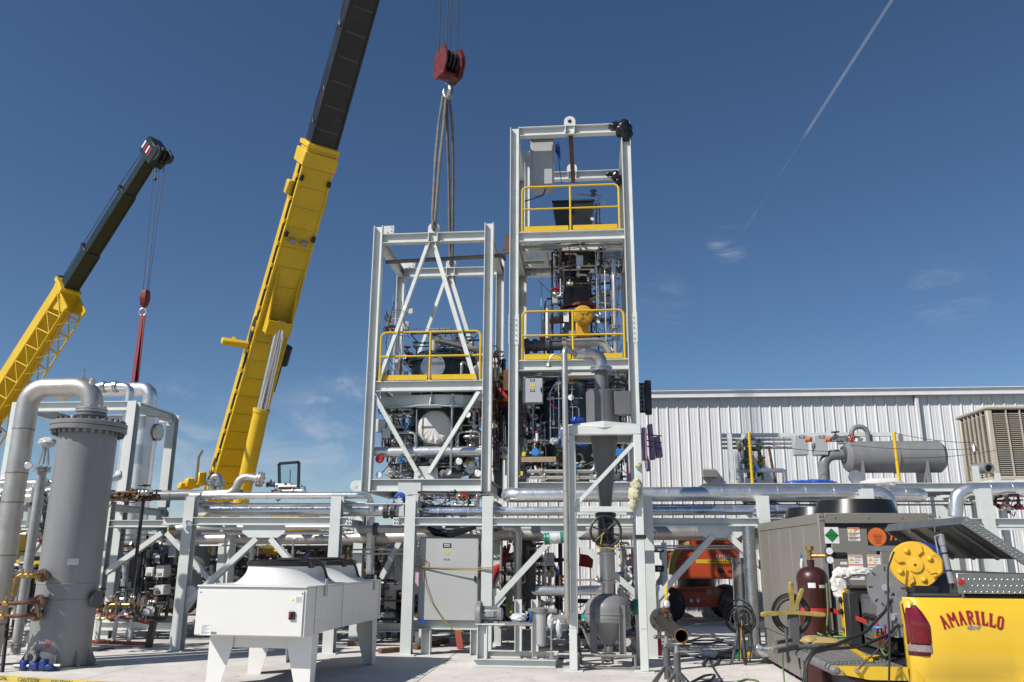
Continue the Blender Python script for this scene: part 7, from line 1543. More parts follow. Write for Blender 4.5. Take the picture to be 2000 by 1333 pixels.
# ------------------------------------------------------------------ tanks and cooler on the high deck behind
def deck_plant():
    Y = 19.5; x0, x1 = xat(1655, 900, Y), xat(1838, 900, Y); zc = zat(1745, 893, Y); r = .36
    zd = zat(1700, 948, Y)
    t = thing('horizontal_tank', 'horizontal grey tank on saddles in front of the white wall', 'tank', ((x0+x1)/2, Y, zd))
    mb = MB(); pr = [(.02, -.1), (.16, -.09), (.28, -.05), (r, .04)]; L = x1-x0; pr += [(r, L-.04), (.28, L+.05), (.16, L+.09), (.02, L+.1)]; mb.lathe(pr, (x0, Y, zc), (1, 0, 0), 40); mb.build('shell', GREYP, t)
    mb = MB(); mb.lathe([(r+.001, L*.5), (r+.02, L*.5+.005), (r+.02, L*.5+.03), (r+.001, L*.5+.035)], (x0, Y, zc), (1, 0, 0), 40, False); mb.build('girth_flange', GREYP, t)
    for f in (.1, .78):
        x = x0+L*f; mb = MB(); mb.poly([(x, Y-.34, zd), (x, Y+.34, zd), (x, Y+.34, zc-.05), (x, Y-.34, zc-.05)], .05, (1, 0, 0)); mb.box(x-.1, x+.18, Y-.4, Y+.4, zd-.03, zd); mb.build('saddle', GREYP, t)
    for f, R_ in ((.28, .09), (.6, .09)):
        x = x0+L*f; mb = MB(); mb.poly([(x-.05, Y, zc+r-.02), (x+.05, Y, zc+r-.02), (x+.05, Y, zc+r+.12), (x+.03, Y, zc+r+.16), (x-.03, Y, zc+r+.16), (x-.05, Y, zc+r+.12)], .02, (0, 1, 0)); mb.build('lifting_lug', GREYP, t)
    mb = MB(); x = x0+L*.25; mb.tube(fillet([(x, Y, zc+r-.05), (x, Y, zc+r+.34), (x-.36, Y, zc+r+.34), (x-.36, Y, zc+r+.05)], .17, 8), .055, 12); mb.build('gooseneck_vent', GREYP, t)
    a = Vector((x0-.08, Y-.05, zc+.05)); mb = MB(); mb.tube(fillet([a, a+Vector((-.45, 0, 0)), Vector((a.x-.5, Y-.05, zd-.05))], .28, 8), .12, 16); mb.build('suction_elbow', GREYP, t)
    mb = MB(); flange(mb, a, (1, 0, 0), .2, .06, 20, 8, .016); flange(mb, (x1+.09, Y, zc-.02), (1, 0, 0), .12, .03, 16, 6, .012); mb.build('flange', GREYD, t)
    mb = MB(); c = Vector((x0-.02, Y-.45, zd+.14)); mb.lathe([(.14, 0), (.15, .01), (.15, .08)], c, (.2, -1, 0), 24); mb.build('round_cover', GALV, t)
    # the deck carrying it
    k = thing('equipment_deck', 'white beam deck under the grey horizontal tank', 'deck', (x0+1, Y, 0))
    xa, xb = x0-3.4, 12.5
    for y in (Y-.9, Y+.9): mb = MB(); mb.ibeam((xa, y, zd-.12), (xb, y, zd-.12), .18, .15, (0, 0, 1)); mb.build('beam', STEEL, k)
    for i in range(6):
        x = xa+.3+i*(xb-xa-.6)/5
        if i == 0: x += 1.5
        if i == 1: continue
        for y in (Y-.9, Y+.9): mb = MB(); mb.ibeam((x, y, 0), (x, y, zd-.212), .18, .18, (0, 1, 0)); mb.build('column', STEEL, k)
        mb = MB(); mb.ibeam((x, Y-.82, zd-.14), (x, Y+.82, zd-.14), .14, .12, (0, 0, 1)); mb.build('cross_beam', STEEL, k)
    mb = MB(); mb.box(xa, xb, Y-.8, Y+.8, zd-.06, zd-.035); mb.build('floor_plate', GALV, k)
    # yellow posts
    for px, y0_, y1_, lab, dy in ((1470, 846, 948, 'yellow post beside the small valve panel', -.85), (1757, 846, 948, 'yellow post in front of the horizontal tank', -.85)):
        a, b = at(px-5, y0_, Y+dy), at(px, y1_, Y+dy); a.x = b.x-.0; mb = MB(); mb.cyl(b-Vector((0, 0, .05)), Vector((b.x, b.y, a.z)), .034, None, 12); mb.sph((b.x, b.y, a.z), .034, 10); tag(mb.build('bollard_post', YEL), lab, 'post')
    # piping panel left of it
    xp0, xp1 = xat(1425, 900, Y), xat(1520, 900, Y)
    f = thing('valve_station', 'white frame with valves and pipes left of the horizontal tank', 'valve station', ((xp0+xp1)/2, Y, zd))
    for px in (1427, 1456): x = xat(px, 900, Y); mb = MB(); mb.box(x-.05, x+.05, Y-.05, Y+.05, zd, zat(px, 848, Y)); mb.build('post', STEEL, f)
    zt = zat(1500, 846, Y); mb = MB(); mb.box(xp0-.1, xat(1750, 845, Y), Y+.25, Y+.35, zt-.06, zt+.03); mb.build('top_beam', STEEL, f)
    for py in (858, 866, 874): z = zat(1500, py, Y); mb = MB(); mb.cyl((xp0-.15, Y+.1, z), (xat(1560, py, Y), Y+.1, z), .03, None, 10); mb.build('pipe', GALV, f)
    mb = MB(); x = xat(1512, 900, Y); mb.tube([(x-.1, Y, zat(1505, 872, Y)), (x, Y, zd)], .03, 8); mb.build('pipe', RUST, f)
    mb = MB(); mb.tube(fillet([(xp0+.1, Y-.2, zat(1460, 921, Y)), (xat(1528, 921, Y), Y-.2, zat(1528, 921, Y)), (xat(1529, 945, Y), Y-.2, zd)], .05), .05, 10); mb.build('pipe', GALV, f)
    tangle('instrument_tubing', 'valves and green tubing inside the white valve panel', 'tubing', (xat(1436, 880, Y), xat(1492, 880, Y), Y-.3, Y+.2, zd+.1, zt-.1), 81, 16, (.012, .035), [GALV, RUST, GREYD, SST, CABG], 1, 8, 1, 4)
    for px, lab in ((1565, 'left grey junction box with orange knob beside the tank'), (1604, 'right grey junction box with orange knob beside the tank')):
        x0_ = xat(px-13, 870, Y-.2); x1_ = xat(px+13, 870, Y-.2); b = enclosure('junction_box', lab, x0_, x1_, Y-.2, Y+.05, zat(px, 889, Y-.2), zat(px, 850, Y-.2), BOXG, ((.6, .9, .12, .06, INK),), None, 'box')
        mb = MB(); mb.cyl((x1_-.03, Y-.2, zat(px, 860, Y-.2)), (x1_+.06, Y-.28, zat(px, 860, Y-.2)), .05, None, 12); mb.build('orange_knob', CABO, b)
    tangle('instrument_tubing', 'small pipes above the horizontal tank inlet', 'tubing', (xat(1600, 860, Y), xat(1690, 860, Y), Y-.1, Y+.3, zat(1640, 872, Y), zat(1640, 850, Y)), 82, 10, (.015, .03), [GALV, SST, GREYP], 0, 5, 0, 2)
    # tarps
    for px, py, s_, m, lab in ((1600, 943, (.35, .2, .07), TARP, 'blue tarp heaped under the tank inlet'), (1722, 945, (.45, .25, .12), WBAG, 'white sheet lying in front of the horizontal tank'), (1560, 944, (.3, .2, .06), TARP, 'flat end of blue tarp on the deck')):
        mb = MB(); crumple(mb, at(px, py, Y-.75), s_, px, 18, .16); tag(mb.build('tarp', m, ang=.9), lab, 'tarp')
    # tan evaporative cooler
    cx0, cy0 = 8.83, 19.0; w, dpt = 1.7, 1.5; z0, z1 = zat(1925, 930, 19), zat(1925, 800, 19)
    e = thing('evaporative_cooler', 'tan louvred rooftop cooler at the right edge', 'cooler', (cx0+w/2, cy0+dpt/2, z0))
    mb = MB(); mb.box(cx0+.08, cx0+w-.08, cy0+.08, cy0+dpt-.08, z0+.05, z1-.05); mb.build('core', M('cooler_dark', (.12, .1, .08), .7), e)
    for x in (cx0, cx0+w-.12):
        for y in (cy0, cy0+dpt-.12): mb = MB(); mb.box(x, x+.12, y, y+.12, z0, z1, .02); mb.build('corner_post', TAN, e)
    mb = MB(); mb.box(cx0-.03, cx0+w+.03, cy0-.03, cy0+dpt+.03, z1, z1+.07, .02); mb.build('lid', TAN, e)
    mb = MB(); mb.box(cx0+.0, cx0+w, cy0+.0, cy0+dpt, z0-.08, z0, .01); mb.build('pan', TAN, e)
    n = 30; src = None; s2 = None
    for k in range(n):
        z = z0+.05+k*(z1-z0-.1)/n
        if src is None:
            mb = MB(); mb.bar((cx0+.12, cy0+.04, z), (cx0+w-.12, cy0+.04, z), .05, .006, (0, -.6, .8)); src = mb.build('louver', TANL, e)
            mb = MB(); mb.bar((cx0+.04, cy0+.12, z), (cx0+.04, cy0+dpt-.12, z), .05, .006, (-.6, 0, .8)); s2 = mb.build('louver', TANL, e); zz = z
        else: rep(src, e, (0, 0, z-zz)); rep(s2, e, (0, 0, z-zz))
    for k in range(1, 5):
        x = cx0+.12+k*(w-.24)/5; mb = MB(); mb.box(x-.012, x+.012, cy0-.002, cy0+.05, z0, z1); mb.build('louver_mullion', TAN, e)
    for k in range(1, 6):
        y = cy0+.12+k*(dpt-.24)/6; mb = MB(); mb.box(cx0-.002, cx0+.05, y-.012, y+.012, z0, z1); mb.build('louver_mullion', TAN, e)
    st = thing('cooler_stand', 'white steel stand under the tan louvred cooler', 'stand', (cx0+w/2, cy0+1.3, 0))
    for x in (cx0+.1, cx0+w-.1):
        for y in (cy0+.1, cy0+dpt-.1): mb = MB(); mb.box(x-.06, x+.06, y-.06, y+.06, 0, z0-.2); mb.build('leg', STEEL, st)
    mb = MB(); mb.box(cx0-.1, cx0+w+.1, cy0-.1, cy0+dpt, z0-.2, z0-.085); mb.build('frame', STEEL, st)
    p = at(1932, 915, 17.6); k = thing('open_pipe', 'open dark pipe mouth on white posts before the tan cooler', 'pipe', (p.x, p.y, 2.6)); mb = MB(); mb.lathe([(.11, .5), (.11, 0), (.075, 0), (.075, .4)], p, (-.1, 1, .1), 20, False); mb.build('pipe', GREYP, k); mb = MB(); mb.box(p.x-.3, p.x-.2, p.y, p.y+.1, 2.6, p.z+.05); mb.box(p.x+.1, p.x+.2, p.y, p.y+.1, 2.6, p.z-.1); mb.build('post', STEEL, k)
    mb = MB(); c = at(1903, 877, 17.8); mb.lathe([(.02, .09), (.06, .0), (.07, -.06)], c, (0, 0, 1), 12); mb.cyl(c, c+Vector((0, 0, .15)), .012, None, 6); tag(mb.build('hanging_lamp', SST), 'small bell-shaped lamp in front of the tan cooler', 'lamp')
    for i, (pa, pb) in enumerate(((at(1748, 846, Y-.8), at(1900, 865, 17.8)), (at(1660, 870, Y-.7), at(1905, 877, 17.8)), (at(1760, 895, Y-.8), at(1945, 880, 18.5)), (at(1500, 868, Y-.5), at(1640, 882, Y-.5)))):
        mb = MB(); mb.tube(sag(pa, pb, .05), .006, 5); tag(mb.build('overhead_wire', CABR), ('upper thin wire from the yellow post to the lamp', 'middle thin wire sagging past the tank', 'lower thin wire towards the tan cooler', 'thin wire left of the tank inlet')[i], 'wire')
deck_plant()
# ------------------------------------------------------------------ yellow service truck
TRY = M('truck_yellow_paint', (.80, .51, .03), .28, 0, .015, 2, .006, 6, spec=.5, coat=.6)
DIA = M('diamond_plate_aluminium', (.42, .41, .39), .32, .85, .1, 8, .06, 40)
def truck():
    xr, yn, yf = 2.5, 7.12, 9.0
    t = thing('pickup_truck', 'bright yellow service pickup with its tailgate down', 'truck', (xr+2.4, (yn+yf)/2, 0))
    zr = 1.40; zb = .58; xe = xr+2.3
    # near bed side: swept outline with a wheel-arch bulge
    def side(y, s, name):
        rows = [(zr-.02, .03), (zr-.06, .0), (zr-.16, -.03), (1.18, -.045), (1.0, -.05), (.86, -.04), (.80, .0), (.72, .02), (zb, .06)]
        xs = [xr, xr+.015, xr+.05, xr+.12, xr+.3, xr+.55, xr+.72, xr+.8, xr+.86, xr+1.0, xr+1.2, xr+1.45, xr+1.7, xr+1.85, xr+2.0, xe]
        vs = []
        for z, o in rows:
            for x in xs:
                cv = max(0, 1-(x-xr)/.12)**2*.075                         # rounds into the rear corner
                q = math.hypot((x-(xr+1.36)), (z-.48)*1.05); bulge = .05*max(0, min(1, (.66-q)/.06)) if z < 1.1 else 0
                vs.append((x, y+s*(-o*0)+s*(o+cv-bulge), z))
        n = len(xs); mb = MB(); fs = []
        for i in range(len(rows)-1):
            for j in range(n-1):
                cx = (xs[j]+xs[j+1])/2; cz = (rows[i][0]+rows[i+1][0])/2
                if math.hypot(cx-(xr+1.36), (cz-.42)) < .4: continue
                fs.append((i*n+j, i*n+j+1, (i+1)*n+j+1, (i+1)*n+j))
        mb.add(vs, fs); return mb.build(name, TRY, t, ang=.9)
    side(yn, 1, 'bed_side'); side(yf, -1, 'bed_side')
    for y0, y1 in ((yn+.035, yn+.16), (yf-.16, yf-.035)):
        mb = MB(); mb.box(xr+.07, xe, y0, y1, zr-.03, zr+.012, .015); mb.build('bed_rail_cap', RUB, t)
        mb = MB(); mb.box(xr+.02, xe, (y0+y1)/2+(.02 if y0 < 8 else -.06), (y0+y1)/2+(.06 if y0 < 8 else -.02), .82, zr-.035); mb.build('bed_wall', M('bed_liner', (.025, .025, .026), .6), t)
    mb = MB(); mb.box(xr+.0, xe, yn+.1, yf-.1, .78, .835); mb.build('bed_floor', M('bed_liner', (.025, .025, .026)), t)
    for k in range(12): y = yn+.2+k*(yf-yn-.4)/11; mb = MB(); mb.box(xr+.02, xe, y-.03, y+.03, .835, .85); mb.build('floor_rib', M('bed_liner', (.025, .025, .026)), t)
    mb = MB(); mb.box(xe, xe+.05, yn+.04, yf-.04, .6, zr+.02); mb.build('bulkhead', TRY, t)
    # rear posts
    for y0, y1 in ((yn+.02, yn+.17), (yf-.17, yf-.02)):
        mb = MB(); mb.box(xr-.006, xr+.1, y0, y1, .6, zr-.03, .03); mb.build('rear_post', TRY, t)
    y = yf-.12
    for k, (dz, m) in enumerate(((-.13, RUB), (-.24, BLK), (-.4, GALV))): mb = MB(); mb.cyl((xr-.008, y, zr+dz), (xr-.03, y, zr+dz), .03 if k < 2 else .02, None, 10); mb.build('latch_striker', m, t)
    mb = MB(); mb.box(xr-.012, xr+.09, yf-.36, yf-.175, .86, zr-.05, .01); mb.build('inner_post_trim', M('bed_liner', (.025, .025, .026)), t)
    # tail lamp wrapping the near corner
    zl0, zl1 = .955, 1.315; red = M('tail_lamp_red', (.14, .003, .008), .12, 0, .25, 14, .1, 60, coat=.8)
    def lens(f0, f1, name, mat, off):
        mb = MB(); n = 9; m = 8; vs = []
        for i in range(m+1):
            f = f0+(f1-f0)*i/m; z = zl0+(zl1-zl0)*f; w = .07+.085*max(0, min(1, (1.05-f)*2.2))**.7*(1 if f < .97 else .8)
            if f < .06: w *= .85
            for j in range(n+1):
                x = xr-.012+w*j/n; cv = max(0, 1-(x-xr)/.12)**2*.075 if x > xr else .075+(xr-x)*2
                o = -.045 if z < 1.2 else -.045+(z-1.2)*.3
                vs.append((x, yn+o+cv-off*(1 if 0 < j < n else .2), z))
        mb.add(vs, [(i*(n+1)+j, i*(n+1)+j+1, (i+1)*(n+1)+j+1, (i+1)*(n+1)+j) for i in range(m) for j in range(n)]); return mb.build(name, mat, lamp, ang=1.2)
    lamp = bpy.data.objects.new('tail_lamp', None); COL.objects.link(lamp); lamp.parent = t
    lens(-.03, 1.03, 'lamp_bezel', M('lamp_dark_red', (.07, .004, .006), .25, coat=.5), .006); lens(.24, .97, 'red_lens', red, .016); lens(.06, .2, 'reverse_lens', M('reverse_lens', (.28, .22, .22), .15, 0, .2, 60, .2, 90), .014)
    # fold-down tailgate
    zg = .85; xg = xr-.62
    mb = MB(); mb.box(xg+.03, xr-.012, yn+.1, yf-.28, zg-.075, zg-.006, .02); g = mb.build('tailgate', TRY, t)
    mb = MB(); mb.box(xg, xg+.09, yn+.06, yf-.24, zg-.07, zg+.004, .025); mb.build('tailgate_edge', M('worn_gate_liner', (.17, .165, .16), .5, 0, .2, 10), g)
    mb = MB(); mb.box(xg+.07, xr-.03, yn+.14, yf-.3, zg-.008, zg-.001); mb.build('gate_panel', M('worn_gate_liner', (.17, .165, .16), .5, 0, .2, 10), g)
    src = None
    for k in range(13):
        x = xg+.1+k*.036
        if src is None: mb = MB(); mb.box(x, x+.016, yn+.15, yf-.31, zg-.003, zg+.006); src = mb.build('gate_rib', M('gate_rib_grey', (.25, .245, .235), .45, .2, .2, 12), g); xx = x
        else: rep(src, g, (x-xx, 0, 0))
    mb = MB(); mb.poly([(xg+.04, yn+.075, zg-.0), (xr-.02, yn+.075, zg+.0), (xr-.02, yn+.075, zg-.1), (xg+.3, yn+.075, zg-.1), (xg+.02, yn+.075, zg-.05)], .03, (0, 1, 0)); mb.build('gate_end', TRY, g)
    mb = MB(); mb.cyl((xg+.09, yn+.07, zg-.04), (xg+.09, yn+.055, zg-.04), .012, None, 8); mb.cyl((xg+.2, yn+.07, zg-.03), (xg+.2, yn+.04, zg-.03), .016, None, 8); mb.build('gate_pin', GALV, g)
    mb = MB(); mb.tube([(xg+.2, yn+.045, zg-.03), (xg+.42, yn+.08, zg+.16), (xr+.02, yn+.12, zg+.34)], .006, 6); mb.build('gate_cable', ROPE, g)
    mb = MB(); mb.tube([(xr-.13, yn+.07, zg-.085), (xr-.09, yn+.05, zg-.0), (xr-.06, yn+.055, zg-.07)], .007, 6); mb.build('gate_strap', CABY, g)
    # bumper, wheels, far body so the truck is whole
    mb = MB(); mb.box(xr-.16, xr-.02, yn+.04, yf-.04, .48, .64, .03); mb.build('bumper', BLK, t)
    for x in (xr+1.36, xr+4.9):
        for y, s in ((yn+.12, -1), (yf-.12, 1)):
            mb = MB(); mb.lathe([(.2, -.12), (.36, -.12), (.4, -.07), (.4, .07), (.36, .12), (.2, .12)], (x, y, .4), (0, 1, 0), 28); w = mb.build('wheel', RUB, t); mb = MB(); mb.lathe([(.02, .1), (.1, .12), (.2, .09), (.22, .05)], (x, y, .4), (0, s, 0), 20); mb.build('rim', GALV, w)
    mb = MB(); pr = [(xe+.06, .62), (xe+.06, 1.9), (xe+.25, 2.02), (xe+1.5, 2.02), (xe+2.1, 1.42), (xe+3.5, 1.32), (xe+3.62, 1.1), (xe+3.62, .62)]; mb.poly([(a, yn+.05, b) for a, b in pr], yf-yn-.1, (0, 1, 0)); mb.build('cab', TRY, t)
    mb = MB(); pr = [(xe+.3, 1.42), (xe+.35, 1.9), (xe+1.45, 1.9), (xe+1.9, 1.42)]; mb.poly([(a, yn+.044, b) for a, b in pr], .004, (0, 1, 0)); mb.build('side_window', glass_mat(), t)
    mb = MB(); mb.box(xr+.1, xe+3.5, yn+.3, yf-.3, .45, .62); mb.build('chassis', BLK, t)
    # arched company name
    def hug(v, j):      # lay a point of the lettering on the curved bed side
        rows = [(zr-.02, .03), (zr-.06, .0), (zr-.16, -.03), (1.18, -.045), (1.0, -.05)]
        for (za, oa), (zb_, ob) in zip(rows, rows[1:]):
            if zb_ <= v.z <= za+1e-6: return Vector((v.x, yn+oa+(ob-oa)*(za-v.z)/(za-zb_)-.003-.0004*j, v.z))
        return Vector((v.x, yn-.051, v.z))
    LET = M('decal_red', (.30, .018, .025), .4); a0, a1 = at(1832, 1220, yn-.04), at(1966, 1220, yn-.04); Rr = (a1.x-a0.x)*1.35; cx = (a0.x+a1.x)/2; cz = at(1900, 1194, yn-.04).z+.0-Rr
    H_ = .098; word = 'AMARILLO'; ws = {'A': .78, 'M': .95, 'R': .78, 'I': .42, 'L': .66, 'O': .7}; tot = sum(ws[c]+.2 for c in word)-.2; span = 2*math.asin((a1.x-a0.x)/2/Rr)*.98; pos = -tot/2; k = span/tot
    for ch in word:
        w = ws[ch]; an = (pos+w/2)*k; pos += w+.2
        ca, sa = math.cos(an), math.sin(an); X = Vector((ca, 0, -sa)); U = Vector((sa, 0, ca)); o = Vector((cx, yn-.056, cz))+U*(Rr-H_/2)
        wpx = w*k*Rr; L = []; st = .2; hw = .5
        def seg(x0, y0, x1, y1, th): L.append((x0, y0, x1, y1, th))
        if ch == 'A': seg(-.3, -.5, 0, .5, .2); seg(.3, -.5, 0, .5, .2); seg(-.18, -.12, .18, -.12, .1); seg(-.45, -.46, -.14, -.46, .09); seg(.14, -.46, .45, -.46, .09)
        if ch == 'M': seg(-.34, -.5, -.34, .5, .17); seg(.34, -.5, .34, .5, .17); seg(-.34, .5, 0, -.1, .16); seg(.34, .5, 0, -.1, .16); seg(-.48, -.46, -.2, -.46, .09); seg(.2, -.46, .48, -.46, .09)
        if ch == 'R': seg(-.25, -.5, -.25, .5, .24); seg(-.35, .44, .25, .44, .12); seg(.27, .44, .27, .05, .22); seg(-.2, .02, .27, .02, .12); seg(0, 0, .32, -.5, .2); seg(-.42, -.46, -.08, -.46, .09)
        if ch == 'I': seg(0, -.5, 0, .5, .52); seg(-.5, .46, .5, .46, .09); seg(-.5, -.46, .5, -.46, .09)
        if ch == 'L': seg(-.22, -.5, -.22, .5, .3); seg(-.45, .46, .05, .46, .09); seg(-.45, -.44, .45, -.44, .12); seg(.42, -.48, .42, -.2, .12)
        if ch == 'O': seg(-.3, -.4, -.3, .4, .24); seg(.3, -.4, .3, .4, .24); seg(-.3, .44, .3, .44, .12); seg(-.3, -.44, .3, -.44, .12)
        mb = MB()
        for j, (x0, y0, x1, y1, th) in enumerate((a, b, c, d, e*1.45) for a, b, c, d, e in L):
            p, q = o+X*(x0*wpx)+U*(y0*H_), o+X*(x1*wpx)+U*(y1*H_); d = (q-p).normalized(); nn = d.cross(Vector((0, 1, 0))); th2 = th*(wpx if abs(d.dot(X)) < .75 else H_)/2
            for s in range(8):
                u0, u1 = p.lerp(q, s/8), p.lerp(q, (s+1)/8)
                for w0, w1 in ((-1, 0), (0, 1)): mb.add([hug(v, j) for v in (u0+nn*th2*w0, u0+nn*th2*w1, u1+nn*th2*w1, u1+nn*th2*w0)], [(0, 1, 2, 3)])
        mb.build('letter', LET, t, smooth=False, recalc=False)
    text('lettering', '4x4', M('decal_grey', (.3, .29, .27), .4), t, hug(at(1899, 1226, yn-.05), 2), (1, 0, 0), (0, 0, 1), .05, shear=.5, bold=.03, sx=1.3)
    # toolbox across the bed, lid up
    Bp = at(1888, 1012, yn+.03); Cp = at(2012, 1093, yn+.03); tb = thing('truck_toolbox', 'diamond-plate toolbox across the truck bed, lid raised', 'toolbox', (Bp.x+.3, (yn+yf)/2, 1.0))
    xb0, xb1 = xat(1870, 1140, yn), Cp.x+.03; zt = zat(1900, 1120, yn)
    mb = MB(); mb.box(xb0, xb1, yn+.0, yn+.025, zr+.015, zt, .004); e0 = mb.build('end_plate', DIA, tb)
    mb = MB(); mb.box(xb0+.03, xb0+.055, yn+.026, yf-.02, 1.0, zt-.0, .004); mb.build('rear_plate', DIA, tb); mb = MB(); mb.box(xb1-.03, xb1, yn+.026, yf-.02, 1.0, zt); mb.build('front_plate', DIA, tb)
    mb = MB(); mb.box(xb0+.06, xb1-.03, yn+.026, yf-.02, .99, 1.0); mb.build('floor_plate', DIA, tb)
    src = None; i = 0
    for r_ in range(4):
        for c_ in range(16):
            x = xb0+.05+c_*.042+(.02 if r_ % 2 else 0); z = zr+.03+r_*.048
            if x > xb1-.03 or z > zt-.02: continue
            if src is None: mb = MB(); mb.obox((x, yn-.001, z), (.028, .005, .008), Matrix.Rotation(-.8, 3, 'Y'), .002); src = mb.build('tread_bar', M('bright_tread', (.62, .61, .6), .25, .9), e0); xx, zz = x, z
            else: rep(src, e0, (x-xx, 0, z-zz))
    mb = MB(); mb.lathe([(.0, .02), (.018, .018), (.024, .0), (.024, -.02)], (xat(1877, 1137, yn), yn-.01, zat(1877, 1137, yn)), (0, -1, 0), 14); mb.build('lock_button', RED, tb)
    # lid
    d = (Cp-Bp); th = .05; up = d.cross(Vector((0, 1, 0))).normalized()
    if up.z < 0: up = -up
    Wd = yf-.03-(yn+.03); A = Bp+Vector((0, Wd, 0)); D = Cp+Vector((0, Wd, 0))
    mb = MB(); mb.poly([Bp, Cp, D, A], .012, up); lid = mb.build('lid', DIA, tb)
    for p, q in ((Bp, Cp), (A, D), (Bp, A)):
        mb = MB(); o = -up*.03; mb.bar(p+o, q+o, .02, .075, up); mb.build('lid_edge', DIA, lid)
    src = None
    for k in range(15):
        for s in (0, 1):
            p = Bp.lerp(Cp, (k+.5+.5*s)/15.6)-up*(.012+.03*s)+Vector((0, -.0115, 0)); mb = MB()
            if src is None: mb.obox(p, (.03, .004, .008), Matrix.Rotation(.1, 3, 'Y'), .0015); src = mb.build('tread_bar', M('bright_tread', (.62, .61, .6)), lid); p0 = p
            else: rep(src, lid, p-p0)
    for f in (.25, .5, .75):
        mb = MB(); o = -up*.02; mb.bar(Bp.lerp(A, f)+o+d*.02, Cp.lerp(D, f)+o-d*.05, .05, .025, up); mb.build('lid_stiffener', DIA, lid)
    for f in (.3, .62): mb = MB(); p = Bp.lerp(A, f)-up*.07+d*.04; mb.tube([p+Vector((-.02, 0, .02)), p+Vector((-.025, 0, -.03)), p+Vector((.02, 0, -.05)), p+Vector((.03, 0, -.02))], .006, 6); mb.build('latch_hook', SST, lid)
    # grey tube standing by the box
    a, b = at(1837, 1046, yn+.2), at(1859, 1140, yn+.15); k = thing('grease_gun', 'grey tubular grease gun leaning against the toolbox', 'tool', b); mb = MB(); mb.cyl(b, a, .024, None, 16); mb.build('barrel', M('grey_tool', (.3, .3, .31), .4, .2), k)
    mb = MB(); mb.cyl(a.lerp(b, .22), a+(a-b)*.02, .029, None, 16); mb.build('cap', M('grey_tool', (.3, .3, .31)), k); mb = MB(); mb.tube([a+Vector((-.02, -.02, .0)), a+Vector((-.055, -.02, -.01)), a+Vector((-.04, -.02, -.2))], .008, 6); mb.build('lever', M('grey_tool', (.3, .3, .31)), k)
    for f in (.38, .74): mb = MB(); c = a.lerp(b, f); mb.lathe([(.024, -.006), (.027, -.006), (.027, .006), (.024, .006)], c, b-a, 16, False); mb.build('black_band', BLK, k)
    # hose reels above the rail
    RY = M('reel_yellow', (.80, .46, .035), .4, 0, .03, 6)
    c = at(1787, 1104, yn+.22); r = at(1834, 1104, yn+.22).x-c.x; k = thing('hose_reel', 'yellow cord reel with raised diamonds on the bed rail', 'reel', (c.x, c.y, zr)); nrm = Vector((-.25, -1, -.02)).normalized(); dd, s_, u = frame(nrm)
    mb = MB(); mb.lathe([(r*.8, -.13), (r*.95, -.12), (r, -.07), (r, -.01), (r*.95, .012), (.01, .012)], c, nrm, 40); face = mb.build('face_plate', RY, k)
    mb = MB(); mb.lathe([(r*.3, .015), (r*.31, .026), (r*.27, .028), (.012, .028), (.012, .02)], c, nrm, 28); mb.build('centre_boss', RY, face); mb = MB(); mb.cyl(c+nrm*.028, c+nrm*.031, .008, None, 8); mb.build('boss_hole', BLK, face)
    for j in range(8):
        an = math.pi/4*j+.35; dirn = s_*math.cos(an)+u*math.sin(an); p = c+dirn*r*.66+nrm*.014; tn = -s_*math.sin(an)+u*math.cos(an)
        if j % 2: mb = MB(); mb.sph(p, r*.13, 12, (1, 1, 1)); mb.build('round_stud', RY, face)
        else: mb = MB(); mb.poly([p+dirn*r*.22, p+tn*r*.13, p-dirn*r*.22, p-tn*r*.13], .018, nrm); mb.build('diamond_stud', RY, face)
    mb = MB(); h = c+s_*0; e1 = at(1822, 1082, yn+.18); e2 = at(1836, 1092, yn+.18); e3 = at(1838, 1118, yn+.18); e4 = at(1822, 1127, yn+.18); mb.tube(fillet([e1, e2, e3, e4], .05), .02, 10); mb.build('carry_handle', RY, k)
    mb = MB(); mb.box(c.x-.05, c.x+.14, yn+.15, yn+.35, zr+.012, c.z-r*.85); mb.build('mount', BLK, k)
    c2 = at(1803, 1108, yn+.5); r2 = r*1.1; k = thing('hose_reel', 'larger blue hose reel behind the yellow cord reel', 'reel', (c2.x, c2.y, zr)); mb = MB(); mb.lathe([(r2*.4, 0), (r2, .0), (r2*1.01, .012), (r2, .02), (r2*.4, .02)], c2, nrm, 40); mb.lathe([(r2*.4, 0), (r2, .0), (r2, .02), (r2*.4, .02)], c2-nrm*.2, nrm, 40); mb.build('side_disc', M('reel_blue', (.012, .06, .26), .35, 0, .1, 6), k)
    mb = MB(); mb.cyl(c2-nrm*.19, c2, r2*.7, None, 28); mb.build('hose_winding', RUB, k); mb = MB(); mb.box(c2.x-.08, c2.x+.08, c2.y-.0, c2.y+.25, .85, c2.z-r2*.7); mb.build('mount', BLK, k)
    # grey cable reels further inside
    GD = M('grey_reel_disc', (.2, .2, .205), .45, .3, .1, 9)
    for px, py, yy, rr, lab in ((1733, 1148, yn+.75, .2, 'upper grey cable reel at the rear of the bed'), (1748, 1205, yn+.55, .17, 'lower grey cable reel at the rear of the bed')):
        c = at(px, py, yy); k = thing('cable_reel', lab, 'reel', (c.x, c.y, c.z-rr), 0, 'grey cable reels in the truck bed'); n2 = Vector((-.8, -.6, 0)).normalized()
        for o in (0, -.14): mb = MB(); mb.lathe([(.03, 0), (rr, 0), (rr, .01), (.03, .01)], c+n2*o, n2, 32); ds = mb.build('side_disc', GD, k)
        dd2, s2, u2 = frame(n2)
